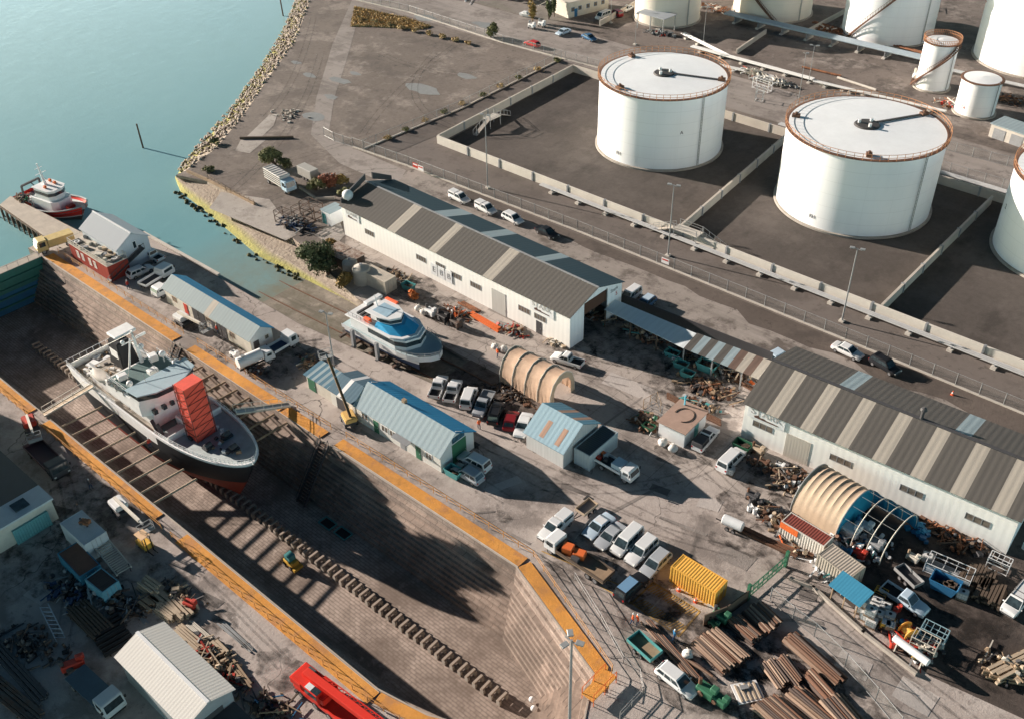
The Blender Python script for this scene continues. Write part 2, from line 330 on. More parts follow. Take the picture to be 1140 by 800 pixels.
# slipway, banks and shore
m_slip = ground('slipway_mud', (.2, .165, .12), (.3, .25, .19), patch=.12, fine=.5, stain=(.12, .11, .06), stain_amt=.6, tracks=(.04, 1.6, 1), c3=(.37, .31, .24))
def rz(s): return -.02 if s >= -84 else -.02-(-84-s)*.054
S = [-84, -90, -98, -106, -116, -128, -142, -160, -185, -215]
mb = MB(); mb.grid([[(s, t if s < -111 or t > 76 else max(t, 74.2+(s+112)*.1), rz(s)) for s in S] for t in (74.2, 79, 84, 92, 104)]); struct(mb.build('slipway_path', m_slip, norm=True))
m_bank, t_, b_ = newmat('bank_concrete', .9); v_ = coords(t_, world=True)
col = mix(t_, noi(t_, v_, .2, 7, .7), (.36, .3, .24), (.22, .17, .135)); col = mix(t_, mul(t_, noi(t_, v_, 1.2, 6, .8), .5), col, (.46, .4, .32))
sx_ = t_.nodes.new('ShaderNodeSeparateXYZ'); t_.links.new(v_, sx_.inputs[0]); mr_ = t_.nodes.new('ShaderNodeMapRange'); mr_.inputs[1].default_value = -1.3; mr_.inputs[2].default_value = -1.75
t_.links.new(sx_.outputs[2], mr_.inputs[0]); t_.links.new(mix(t_, mr_.outputs[0], col, mix(t_, noi(t_, v_, .8, 6, .8), (.42, .38, .11), (.3, .3, .12))), b_.inputs['Base Color']); bump(t_, b_, noi(t_, v_, 2, 6), .6, .12)
BB = [P(x, y, z) for x, y, z in ((195, 198, -2.3), (199, 214, -2.3), (232, 241, -2.3), (285, 286, -2.3), (341, 313, -2.3), (392, 340, -2.0), (425, 358, -1.2))]
bz = [-2.3, -2.3, -2.3, -2.3, -2.3, -1.9, -.9]
rws = []
for f, zf in ((0, 0), (.05, .28), (.35, .42), (.62, .55), (.8, .72), (.93, .9), (1, 1.25)):
    rws.append([(a[0]+(b[0]-a[0])*f, a[1]+(b[1]-a[1])*f, c*zf) for a, b, c in zip(BT, BB, bz)])
mb = MB(); mb.grid(rws); struct(mb.build('shore_bank', m_bank, norm=True))
m_rock = paint((.38, .32, .27), .95, 0, .6, 'shore_rock', s=.5)
mb = MB(); mb.grid([[(*p, .0) for p in RIN], [(a[0]*.4+b[0]*.6, a[1]*.4+b[1]*.6, -1.6) for a, b in zip(RIN, ROUT)], [(*p, -2.4) for p in ROUT], [(p[0]*1.0-(a[0]-p[0])*.6, p[1]-(a[1]-p[1])*.6, -5) for p, a in zip(ROUT, RIN)]]); struct(mb.build('shore_terrain', m_bank, norm=False))
mb = MB()
for i in range(len(RIN)-4):
    a, b, c, d = (Vector(p) for p in (RIN[i], RIN[i+1], ROUT[i], ROUT[i+1])); L = (b-a).length; far = a.length > 300
    for k in range(int(L*(14 if not far else 6))):
        u, v = random.random(), random.random()**.9; q = (a.lerp(b, u)).lerp(c.lerp(d, u), v*1.05); r = random.uniform(.18, .5)
        mb.blob((q.x, q.y, -2.3*v+.1), r, 0, random.choice((0, 0, 0, 1, 2)), .3, (1.2, .9, .7))
mr_ = paint((.5, .43, .36), .95, 0, .6, 'pale_rock', s=.5); my_ = paint((.3, .27, .13), .95, 0, .6, 'weedy_rock', s=.5)
tag(mb.build('shore_rocks', [m_rock, mr_, my_], norm=False), 'long sloping band of loose grey and tan rocks along the water edge', 'rocks', kind='stuff')
mb = MB()
for k in range(60):
    i = random.choice((1, 1, 2, 3)); a, b = Vector(BB[i]), Vector(BB[i+1]); q = a.lerp(b, random.random()); r = random.uniform(.18, .5)
    mb.blob((q.x+random.uniform(-.6, .6), q.y+random.uniform(-.9, .5), -2.2), r, 1, 0, .3)
tag(mb.build('weedy_rocks', paint((.12, .12, .06), .95, 0, .6, 'dark_weedy_rock'), norm=False), 'dark weedy rocks along the foot of the yellow stained slipway bank', 'rocks', kind='stuff')
# water
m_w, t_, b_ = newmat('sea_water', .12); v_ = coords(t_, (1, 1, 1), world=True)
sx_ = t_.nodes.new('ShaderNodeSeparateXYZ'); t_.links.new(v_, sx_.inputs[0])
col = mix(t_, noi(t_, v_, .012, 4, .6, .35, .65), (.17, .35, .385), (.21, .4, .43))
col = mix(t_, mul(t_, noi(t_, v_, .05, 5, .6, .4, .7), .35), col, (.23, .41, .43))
mrf = t_.nodes.new('ShaderNodeMapRange'); mrf.inputs[1].default_value = -165; mrf.inputs[2].default_value = -300; t_.links.new(sx_.outputs[0], mrf.inputs[0]); col = mix(t_, mrf.outputs[0], col, (.46, .66, .67))  # far water paler: distance haze and sky highlight painted into the colour
# shallow water over the slipway shows the mud
mrx = t_.nodes.new('ShaderNodeMapRange'); mrx.inputs[1].default_value = -150; mrx.inputs[2].default_value = -124; t_.links.new(sx_.outputs[0], mrx.inputs[0])
mry = t_.nodes.new('ShaderNodeMapRange'); mry.inputs[1].default_value = 60; mry.inputs[2].default_value = 74; t_.links.new(sx_.outputs[1], mry.inputs[0])
k_ = mul(t_, mul(t_, mrx.outputs[0], mry.outputs[0]), noi(t_, v_, .12, 5, .7, .1, .6)); t_.links.new(mix(t_, k_, col, (.24, .215, .15)), b_.inputs['Base Color'])
b_.inputs['Specular IOR Level'].default_value = .5
vw = coords(t_, (1, .45, 1), world=True, rot=(0, 0, radians(35))); nn1 = noi(t_, vw, .45, 5, .6, .2, .8); bump(t_, b_, mul(t_, nn1, noi(t_, v_, 1.6, 4, .7, .1, .9)), .2, .2)
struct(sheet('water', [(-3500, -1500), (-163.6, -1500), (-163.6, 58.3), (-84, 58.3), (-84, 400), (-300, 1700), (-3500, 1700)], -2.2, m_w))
# surface zones
R_ = lambda x0, x1, y0, y1: [(x0, y0), (x1, y0), (x1, y1), (x0, y1)]
CO = offs(COPE, .22)
sheet('yard_ground', [(-163.4, -200)]+CO[::-1]+[(-168.4, 58.2), (-168.4, 61.9), (-159.9, 61.9), (-159.9, 74.1), (-112, 74.1), (-83.9, 76.9), (-83.9, 84.2), (-83.9, 106.5), (-31, 106.5), (-31, 92), P(876, 560), P(925, 655), P(1035, 752), P(1140, 800), (120, 95), (120, -200)], .012, g_yard)
sheet('dirt_lot_ground', [P(876, 560), P(925, 655), P(1035, 752), P(1140, 800), (60, 90), (60, 106.8), (-30.9, 106.8), (-30.9, 92)], .016, g_lot)
bta = [P(396, 331), P(432, 351)]
sheet('apron_ground', [(-83.8, 84.4), bta[1], bta[0], P(380, 318), P(385, 262), (-124, 97.5), (-74, 97.5), (-74, 107), (-46, 107), (-46, 104), (-34, 104), (-34, 92), P(860, 560), P(700, 530), (-64, 84.4)], .02, g_apron)
m_track = ground('slip_track', (.17, .125, .1), (.24, .18, .145), patch=.1, fine=.5, stain=(.1, .07, .055), tracks=(.05, 1.3, 1))
sheet('slip_track_ground', [(-84.5, 77.2), (-64, 78.5), (-61, 80), (-61, 83.3), (-64, 84.6), (-84.5, 84.6)], .026, m_track)
sheet('lane_road', [P(455, 190), P(468, 190)]+[(-120, 123.6), (120, 119), (120, 107), (-75, 107.5), (-122, 107.5), (-134, 113)], .012, g_strip)
mb = MB()    # damp verge along the fence kerb
vs = []
for k in range(46):
    s = -122+k*3.4; vs.append(((s, 124.2, .02), (s, 120.3-1.1*(noise.noise((s*.13, 1, 2)))*2-(.6 if s > -60 else -1.2), .02)))
mb.grid([[a for a, b in vs], [b for a, b in vs]]); o = mb.build('verge_ground', g_wet); struct(o)
sheet('service_road', [(-152, 124.6), (150, 121), (150, 135.3), (-141.5, 135.3), (-144.5, 185.3), (-152.2, 188)], .012, g_fence)
sheet('bund_ground', [(-141, 136.5), (160, 132), (160, 184), (-144, 185)], .012, g_bund)
sheet('upper_road', [(-700, 188), (-152, 189.3), (-90, 189.3), (300, 182), (300, 196), (-95, 206), (-170, 208.5), (-700, 214)], .012, g_road)
rb = [(-700, 470), (-300, 285), P(392, 0), P(370, 50), P(352, 110), P(346, 150), P(378, 182), P(430, 205), P(446, 200)]
rb2 = [P(452, 190), P(400, 168), P(366, 148), P(372, 110), P(388, 60), P(402, 8), (-280, 300), (-700, 520)]
sheet('track_road', rb+rb2, .014, g_road)
g_conc2 = ground('concrete_pad', (.42, .37, .32), (.5, .44, .385), patch=.1, fine=.3, stain=(.25, .21, .18))
for q in (((275, 152), (300, 128), (309, 127), (305, 140), (292, 152)), ((262, 168), (268, 156), (296, 156), (278, 171)), ((233, 232), (246, 214), (300, 222), (330, 262), (318, 268)), ((350, 262), (377, 243), (384, 262), (372, 275)),):
    sheet('concrete_pad_ground', [P(*a) for a in q], .03, g_conc2)
g_pud = paint((.33, .34, .33), .06, 0, .3, 'standing_water')
for (x, y, r) in ((378, 90, 2.2), (369, 108, 1.6), (350, 130, 2.5), (470, 99, 3.5), (520, 85, 2), (395, 82, 1.3), (472, 20, 3), (540, 28, 3), (345, 84, 1.6), (330, 70, 1.2)):
    a = P(x, y); k = 12; sheet('puddle_water', [(a[0]+r*1.6*cos(2*pi*i/k)*random.uniform(.6, 1.1), a[1]+r*.8*sin(2*pi*i/k)*random.uniform(.6, 1.1)) for i in range(k)], .03, g_pud)
sheet('tank_farm_ground', [(-170, 209), (-95, 206.5), (300, 196), (300, 600), (-170, 600)], .012, ground('tank_farm_gravel', (.16, .125, .105), (.24, .19, .16), patch=.03, fine=.35, stain=(.1, .08, .068), stain_amt=.8, c3=(.34, .28, .24)))
sheet('far_yard_ground', [(-170, 600), (-170, 209), (-400, 214), (-700, 230), (-900, 1400), (900, 1400), (900, 600)], .014, ground('far_yard', (.25, .21, .18), (.33, .28, .24), patch=.02, fine=.3, stain=(.14, .12, .1), c3=(.2, .18, .13)))
# repairs, wet marks and tyre tracks on the yard
random.seed(77)
pm = [ground('asphalt_patch', (.27, .23, .2), (.33, .28, .25), patch=.3, fine=.3), ground('pale_patch', (.55, .48, .43), (.5, .44, .4), patch=.3, fine=.3), ground('dark_patch', (.17, .14, .125), (.22, .19, .165), patch=.4, fine=.4)]
for k, (x, y, a, b, r, q) in enumerate(((560, 540, 5, 1.4, 1.2, 1), (640, 545, 4, .7, .2, 2), (480, 560, 3.5, 1.6, .1, 1), (700, 560, 9, .5, 1.3, 0), (760, 585, 6, .5, .2, 0), (790, 560, 3, 2.2, .3, 1), (820, 620, 4, 2.6, .1, 0), (655, 505, 5, 1, .3, 0), (560, 350, 6, 1.2, 0, 0), (700, 430, 8, 3, .1, 1), (690, 460, 10, .35, 1.5, 0), (340, 380, 5, .5, .9, 2), (420, 490, 7, .5, 0, 0), (580, 600, 3, .4, .1, 0), (880, 690, 7, .4, .6, 0), (950, 740, 3.5, 2.5, .1, 1), (1020, 775, 4, 3, 0, 1), (900, 660, 2, 2, .4, 2), (235, 668, 3, 1.2, .2, 2), (60, 570, 4, 2.2, .4, 2), (45, 660, 3, 2.4, .2, 1), (220, 320, 5, .6, 0, 0), (330, 395, 6, 1.0, .1, 0), (735, 545, 2.6, 1.2, .2, 2), (540, 570, 2.5, .3, .8, 2), (700, 730, 4, .35, .8, 0), (690, 770, 3, 1.6, .5, 1))):
    c = P(x, y); pts = [(c[0]+(u*a*cos(r)-v*b*sin(r))*random.uniform(.9, 1.05), c[1]+(u*a*sin(r)+v*b*cos(r)-0)) for u, v in ((-.5, -.5), (0, -.5+random.uniform(-.05, .05)), (.5, -.5), (.5, .5), (.1, .5), (-.5, .5))]; pts = [(c[0]+(p[0]-c[0]), p[1]) for p in pts]
    sheet('patch_ground', pts, .028+.0006*k, pm[q])
def decal(name, c, a, sc_=.6, lo=.45, hi=.62):
    m, t, b = newmat(name, .55); b.inputs['Base Color'].default_value = (*c, 1); v = coords(t, world=True); t.links.new(mul(t, noi(t, v, sc_, 7, .75, lo, hi), a), b.inputs['Alpha']); return m
d_tyre, d_oil = decal('tyre_mark', (.04, .035, .032), .36, 1.1, .3, .7), decal('oil_stain', (.04, .034, .03), .62, .5, .44, .62)
mb = MB()
def ribbon(pts, w_=.28, z=.05):
    l, r = offs(pts, w_/2), offs(pts, -w_/2); mb.grid([[(*p, z) for p in l], [(*p, z) for p in r]])
for k, (p0, p1, p2) in enumerate((((540, 500), (640, 540), (760, 600)), ((560, 520), (660, 580), (820, 620)), ((600, 545), (720, 560), (800, 520)), ((650, 420), (720, 460), (820, 560)), ((470, 350), (560, 400), (700, 430)), ((330, 385), (450, 450), (560, 510)), ((320, 400), (420, 470), (560, 560)), ((620, 640), (700, 690), (720, 760)), ((880, 640), (960, 720), (1080, 810)), ((900, 670), (1000, 760), (1060, 810)), ((300, 130), (336, 95), (352, 20)), ((240, 200), (330, 180), (420, 150)), ((260, 215), (340, 150), (360, 60)), ((300, 225), (380, 190), (440, 192)), ((60, 520), (90, 600), (60, 720)), ((40, 540), (60, 640), (150, 660)), ((215, 650), (260, 690), (310, 745)), ((205, 640), (255, 700), (300, 740)), ((1030, 690), (1080, 700), (1120, 720)), ((480, 60), (420, 120), (520, 150)), ((520, 40), (440, 90), (400, 150)), ((420, 60), (500, 100), (590, 75)))):
    a, b, c = (Vector(P(*q)) for q in (p0, p1, p2)); pts = [tuple(a*(1-f)**2+b*2*f*(1-f)+c*f*f) for f in [i/18 for i in range(19)]]; ribbon(pts, .3, .052+.0004*k); ribbon(offs(pts, 1.5), .3, .0522+.0004*k)
struct(mb.build('tyre_track_surface', d_tyre, norm=False))
mb = MB()
for k, (x, y, r) in enumerate(((845, 530, 3.2), (640, 520, 2), (745, 505, 2), (520, 500, 1.6), (700, 640, 3), (650, 620, 4), (760, 440, 5), (780, 420, 5), (700, 380, 7), (590, 350, 3), (500, 345, 4), (455, 320, 4), (560, 450, 5), (530, 430, 5), (330, 330+55, 3), (210, 360, 2.5), (250, 390, 3), (300, 410, 2.5), (860, 600, 5), (900, 560, 4), (820, 560, 2), (740, 690, 5), (790, 740, 6), (860, 760, 7), (900, 790, 8), (600, 480, 4), (310, 745, 2.5), (235, 690, 2.5), (190, 640, 2.5), (100, 560, 6), (60, 620, 6), (1040, 650, 7), (1070, 720, 5), (640, 330+60, 3), (150, 300, 3), (180, 310, 3), (800, 600, 1.3), (690, 520, 1.5), (790, 510, 1.6), (560, 575, 1.0), (620, 600, 1.2))):
    a = P(x, y); n = 18; mb.add([(a[0]+r*1.3*cos(2*pi*i/n)*random.uniform(.75, 1.15), a[1]+r*sin(2*pi*i/n)*random.uniform(.75, 1.15), .062+.0004*k) for i in range(n)], [tuple(range(n))])
struct(mb.build('oil_stain_surface', d_oil, norm=False))
# painted bay markings
def line(mb, p, q, wd, z=.034):
    a, b = Vector(p), Vector(q); d = (b-a).normalized(); nn = Vector((-d.y, d.x))*wd/2
    mb.add([(*(a-nn), z), (*(b-nn), z), (*(b+nn), z), (*(a+nn), z)], [(0, 1, 2, 3)])
mb = MB(); c4 = [Vector(P(*q)) for q in ((703, 671), (727, 648), (779, 680), (755.5, 708))]
for i in range(4): line(mb, c4[i], c4[(i+1) % 4], .22)
cen = sum(c4, Vector((0, 0)))/4
e1 = (c4[2]-c4[1]); e2 = (c4[0]-c4[1])
for k in range(1, 19):       # short hatch strokes from both long sides
    f = k/19.
    for base, sgn in ((c4[1], 1), (c4[0], -1)):
        p = base+e1*f; q = p+e2*(.34 if sgn > 0 else -.34)+e1*(-.06 if sgn > 0 else .06); line(mb, p, q, .17)
for a, b in (((603, 613), (690, 651)), ((690, 651), (703, 672)), ((703, 672), (668, 652)), ((749, 651), (783, 672)), ((757, 645), (790, 666)),): line(mb, P(*a), P(*b), .16)
for k in range(7):
    a = Vector(P(750+k*5.2, 652+k*3.2)); b = Vector(P(758+k*5.2, 646+k*3.2)); line(mb, a, b, .2)
struct(mb.build('bay_markings', g_mark_y, norm=False))
mb = MB()
for a, b in (((722, 681), (748, 652)), ((738, 692), (762, 664)), ((640, 600), (655, 580)), ((664, 612), (682, 592)), ((680, 625), (700, 600)), ((512, 455), (522, 430)), ((498, 449), (507, 424)), ((546, 470), (556, 446)), ((560, 480), (568, 458)), ((575, 490), (582, 470)), ((620, 700), (640, 690))): line(mb, P(*a), P(*b), .14)
struct(mb.build('bay_lines', g_mark_w, norm=False))
# orange coated walkway strips on both sides of the dock
m_owalk = ground('orange_walkway', (.68, .3, .06), (.76, .36, .085), patch=.15, fine=.3, stain=(.4, .19, .06), stain_amt=.4, c3=(.52, .25, .1))
def strip(s0, s1, t0, t1, z=.14):
    mb = MB(); mb.bx(s0, s1, t0, t1, .1, z); mb.bx(s0, s1, t0-.05 if t0 > 45 else t1, t0 if t0 > 45 else t1+.05, .1, z+.03, 1); struct(mb.build('walkway_path', [m_owalk, m_conc_pale]))
for a in ((-163, -123.5, 58.33, 60.05), (-119.8, -97.2, 58.33, 60.05), (-96.8, -88.3, 58.33, 60.05), (-85.6, -52.6, 58.62, 60.35), (-163, -124.3, 34.95, 36.36), (-120.5, -92.3, 34.95, 36.36), (-87.0, -52.5, 34.6, 36.36)): strip(*a)
def pstrip(pts, wd, name='walkway_path', z=.14):
    mb = MB(); l = offs(pts, .24); r = offs(pts, .24+wd); mb.grid([[(*p, z) for p in l], [(*p, z) for p in r], [(*p, 0) for p in r]]); mb.grid([[(*p, 0) for p in l], [(*p, z) for p in l]]); struct(mb.build(name, m_owalk))
pstrip([(-52.6, 58.4), (-37.0, 52.65), (-36.4, 51.0)], 1.6); pstrip([(-36.0, 44.6), (-39, 41.5), (-46.9, 37.9), (-52.4, 36.75)], 1.35)
# ================================================================ TANK FARM
m_tank = tankmat((.88, .89, .89), 'tank_white'); m_tankc = tankmat((.74, .68, .58), 'tank_cream', .5)
m_troof = paint((.84, .87, .88), .4, 0, .16, 'tank_roof_white', s=.25); m_rim = rusty((.2, .11, .075), .5, 'rusty_rim'); m_rail = paint((.5, .24, .12), .6, 0, .3, 'rust_orange_rail')
m_mark = paint((.06, .05, .05), .6, 0, .1, 'stencil_black'); m_markr = paint((.55, .06, .04), .6, 0, .1, 'stencil_red')
def text(s, size, m, parent, loc, rot, name='lettering', ext=.01, align='CENTER', sx=1):
    c = bpy.data.curves.new(name, 'FONT'); c.body = s; c.size = size; c.extrude = ext; c.align_x = align; c.align_y = 'CENTER'; c.materials.append(m)
    o = bpy.data.objects.new(name, c); COL.objects.link(o); o.parent = parent; o.location = loc; o.rotation_euler = rot; o.scale = (sx, 1, 1)
    dg = bpy.context.evaluated_depsgraph_get(); me = bpy.data.meshes.new_from_object(o.evaluated_get(dg)); q = bpy.data.objects.new(name, me); COL.objects.link(q); q.parent = parent; q.location = loc; q.rotation_euler = rot; q.scale = (sx, 1, 1); bpy.data.objects.remove(o); return q
def tank(x, y, R, H, label, mat=m_tank, disc=True, rails=True, stair=None, mark=None, markc=None, cone=.35, spoke=40, grp=None, simple=False):
    t = thing('storage_tank', label, 'tank', (x, y, .02), 0, grp)
    mb = MB(); mb.lathe([(R+.45, 0), (R+.45, .35), (R+.02, .37)], n=96, mi=1)
    mb.lathe([(R, .3), (R, H*.33), (R, H*.66), (R, H)], n=96); o = mb.build('shell', [mat, m_conc], t, smooth=30, norm=False)
    mb = MB(); mb.lathe([(.01, H+cone), (R*.5, H+cone*.62), (R-.28, H+.05), (R-.28, H-.1)], n=96); mb.build('roof', m_troof, t, smooth=30, norm=False)
    mb = MB(); mb.lathe([(R-.3, H+.02), (R-.25, H+.06), (R+.0, H+.06), (R+.38, H-.0), (R+.38, H-.12), (R, H-.16)], n=96); mb.build('rim', m_rim, t, norm=False)
    if rails:
        mb = MB(); n = 64
        for i in range(n):
            a = 2*pi*i/n; p = ((R+.35)*cos(a), (R+.35)*sin(a)); mb.bar((*p, H-.05), (*p, H+1.1), .07)
        for h in (.55, 1.1): mb.lathe([(R+.32, H+h), (R+.38, H+h), (R+.38, H+h+.07), (R+.32, H+h+.07), (R+.32, H+h)], n=96)
        mb.build('railing', m_rail, t, norm=False)
    if disc:
        mb = MB(); mb.lathe([(.01, H+cone+.28), (R*.15, H+cone+.2), (R*.17, H+cone*.75)], n=32)
        a = radians(spoke); 
        for k in range(6):
            r0 = R*.15+(R*.8)*k/6; r1 = R*.15+(R*.8)*(k+1)/6; z0 = H+cone*(1-r0/R)+.2; z1 = H+cone*(1-r1/R)+.2
            mb.bar((r0*cos(a), r0*sin(a), z0), (r1*cos(a), r1*sin(a), z1), .5, .14)
        for k in range(3): b = a+2*k+.4; mb.tube((R*.1*cos(b), R*.1*sin(b), H+cone+.2), (R*.1*cos(b), R*.1*sin(b), H+cone+.8), .3, None, 8, 1)
        mb.build('centre_vent', [paint((.06, .055, .055), .6, 0, .3, 'dark_vent'), m_white], t)
        for b in (a, a+2.4, a+4.1):
            mb = MB(); mb.box((R*.9*cos(b), R*.9*sin(b), H+.35), (1.4, 1.0, .5), b); mb.tube((R*.9*cos(b), R*.9*sin(b), H+.5), (R*.9*cos(b), R*.9*sin(b), H+1), .25); mb.build('hatch', m_rim, t)
        mb = MB()
        for k in range(4):
            rr = R*(.32+.15*k); mb.lathe([(rr, H+cone*(1-rr/R)+.1), (rr+.05, H+cone*(1-rr/R)+.1)], n=72)
        b = radians(-58)     # ladder and pipes down the shell
    b = radians(-20); mb = MB()
    for d in (-.012, .012): mb.bar(((R+.25)*cos(b+d), (R+.25)*sin(b+d), .3), ((R+.25)*cos(b+d), (R+.25)*sin(b+d), H+.6), .09)
    for k in range(int(H/.6)): mb.bar(((R+.25)*cos(b-.012), (R+.25)*sin(b-.012), .5+k*.6), ((R+.25)*cos(b+.012), (R+.25)*sin(b+.012), .5+k*.6), .05)
    mb.build('ladder', m_steel, t)
    if stair:
        a0, a1 = radians(stair[0]), radians(stair[1]); mb = MB(); N = 34
        for i in range(N):
            f0, f1 = i/N, (i+1)/N; p = lambda f, r: ((R+r)*cos(a0+(a1-a0)*f), (R+r)*sin(a0+(a1-a0)*f), .3+(H-.3)*f)
            for r in (.25, 1.0): mb.bar(p(f0, r), p(f1, r), .12, .3)
            q = p(f0, 1.0); mb.bar(q, (q[0], q[1], q[2]+1.1), .06); q2 = p(f1, 1.0); mb.bar((q[0], q[1], q[2]+1.1), (q2[0], q2[1], q2[2]+1.1), .07); mb.bar(p(f0, .25), p(f0, 1.0), .25, .06)
        mb.build('spiral_stair', m_rim, t, norm=False)
    if mark:
        for txt, a, z, s in mark:
            a = radians(a); text(txt, s, markc or m_mark, t, ((R+.04)*cos(a), (R+.04)*sin(a), z), (pi/2, 0, a+pi/2), 'marking')
    return t
tank(-105.4, 164.5, 12.8, 14.8, 'large white storage tank inside the left bund bay, nearer the bare dirt field', spoke=22, mark=(('A', -38, 8, 1.0), ('FH', -95, 2.2, 1)))
tank(-63.2, 166.2, 13.8, 14.9, 'large white storage tank in the middle bay with a dark roof spoke', spoke=62, mark=(('FH', -95, 2.2, 1), ('8', -140, 3, 1.2)))
tank(-25.5, 172.3, 13, 14.8, 'large white storage tank cut off by the right edge of the picture', disc=True, mark=(('2', -150, 8, 1.2),))
tank(-149, 231.9, 8.8, 13, 'cream storage tank behind the grey roofed pump shelter', m_tankc, rails=False, disc=False)
tank(-129.3, 253.8, 10.5, 14, 'cream storage tank with a rusty diagonal stair, left of the tall white one', m_tankc, rails=False, disc=False, stair=(-55, -130))
tank(-97.6, 256.8, 11.3, 20, 'tall white tank with a rusty stair climbing its right side', stair=(-120, -30), disc=False, mark=(('C', -165, 16, 1.8),), markc=m_markr)
tank(-60.5, 262, 15.5, 19, 'huge white tank at the top right behind the slim tank', stair=(-85, 10), disc=False, mark=(('C', -158, 13, 2.4),), markc=m_markr)
tank(-73.9, 228.6, 3.7, 10.8, 'slim tall white tank with an orange railing and a red letter', disc=False, stair=(-150, -10), mark=(('C', -140, 7, 1.6),), markc=m_markr)
tank(-61.1, 220.6, 4.1, 7.7, 'short pale tank with faceted roof beside the slim tank', rails=False, disc=False, mark=(('T4', -110, 2, .9),), markc=m_markr)
tank(-49.5, 236.0, 5, 10, 'white tank partly cut off by the right picture edge, above the garage block', rails=False, disc=False)
m_wallc = paint((.52, .47, .41), .9, 0, .3, 'bund_concrete', s=.4); m_wallw = paint((.66, .62, .55), .85, 0, .25, 'pale_bund_face', s=.4)
def wall(name, label, pts, h, th, m=m_wallc, pil=9, cat='wall', grp=None, mp=None):
    a = pts[0]; t = thing(name, label, cat, (a[0], a[1], .0), 0, grp); mb = MB(); mp_ = MB(); L0 = 0
    for p, q in zip(pts[:-1], pts[1:]):
        P0 = Vector((p[0]-a[0], p[1]-a[1], h/2)); P1 = Vector((q[0]-a[0], q[1]-a[1], h/2)); d = (P1-P0).normalized(); L = (P1-P0).length
        mb.bar(P0-d*th/2, P1+d*th/2, th, h)
        if pil:
            n = int(L/pil)
            for k in range(1, n+1): c = P0+d*(L*k/(n+1)); mp_.box((c.x, c.y, h/2), (.35, th+.3, h+.06), atan2(d.y, d.x))
    mb.build('wall', m, t)
    if mp_.v: mp_.build('pilaster', mp or m_grey, t)
    return t
wall('bund_wall', 'long low pale bund wall running beside the pipeline in front of the two big tanks', [(-141.5, 135.6), (150, 131.4)], 1.8, .35, m_wallw)
wall('bund_wall', 'bund wall closing the left end of the tank yard', [(-141.7, 136), (-144.4, 184.6)], 1.8, .35)
wall('bund_wall', 'bund wall behind the two big tanks, along the upper pipeline', [(-144.2, 185.0), (160, 179)], 1.8, .35)
wall('bund_wall', 'cross wall dividing the left and middle tank bays', [(-81.3, 136.3), (-85.6, 183)], 1.7, .4)
wall('bund_wall', 'cross wall dividing the middle and right tank bays', [(-43, 135), (-43, 181)], 1.7, .4)
wall('bund_wall', 'short wall between the cream tanks and the tall white tank', [P(968, 0), P(898, 38)], 1.2, .4, pil=0)
wall('bund_wall', 'low pale wall in front of the cream tank by the road', [P(668, 29), P(706, 8)], 1.5, .4, pil=0)
wall('bund_wall', 'thin wall between dark bays under the upper pipe bridge', [P(820, 60), P(852, 38)], 1.2, .4, pil=0)
m_pipe = paint((.55, .56, .56), .4, .2, .25, 'pipe_silver'); m_pipew = paint((.72, .72, .7), .45, 0, .2, 'pipe_white')
def pipes(label, p, q, n, r, z, step, m=m_pipe, sup=True, gap=.5):
    t = thing('pipeline', label, 'pipeline', (*p, 0)); d = Vector((q[0]-p[0], q[1]-p[1], 0)); L = d.length; d.normalize(); nn = Vector((-d.y, d.x, 0))
    for k in range(n):
        mb = MB(); o = nn*(k-(n-1)/2)*gap; mb.tube(o+Vector((0, 0, z)), o+d*L+Vector((0, 0, z)), r, None, 10)
        mb.build('pipe', m, t, smooth=True)
    if sup:
        for k in range(min(int(L/step), 60)):
            c = d*(k+.5)*step; mb = MB(); mb.box((c.x, c.y, .2), (.8, gap*n+.9, .4), atan2(d.y, d.x)); mb.box((c.x, c.y, (z)/2), (.18, gap*n, z-r), atan2(d.y, d.x), 1); mb.build('support', [m_conc_pale, m_grey], t)
    return t
pipes('twin silver pipeline on concrete sleepers along the front of the pale bund wall', (-112, 134.0), (60, 131.2), 3, .13, .7, 6.5, gap=.42)
pipes('silver pipeline on sleepers behind the bund wall of the big tanks', (-90, 187.2), (60, 183.8), 3, .17, .9, 6, gap=.5)
pipes('broad blue grey pipe bridge in front of the cream tanks', P(808, 22), P(1026, 73), 5, .25, 1.9, 7, paint((.42, .5, .55), .4, .1, .25, 'pipe_blue_grey'), gap=.62)
pipes('white pipes running from the pump shelter towards the middle of the tank farm', P(770, 55), P(905, 92), 3, .2, .8, 6, m_pipew)
pipes('white pipes beside the short pale tank', P(905, 94), P(1052, 128), 2, .2, .8, 6, m_pipew)
pipes('rusty orange pipe lying on the gravel right of the pump yard', P(893, 76), P(936, 86), 1, .25, .3, 6, m_rusto, False)
pipes('pale pipe ending at the gravel patch beside the orange one', P(932, 88), P(975, 102), 1, .3, .35, 6, m_conc_pale, False)
pipes('rusty pipes heaped below the tall white tank', P(905, 27), P(1028, 62), 3, .15, .6, 9, m_rusto, True)
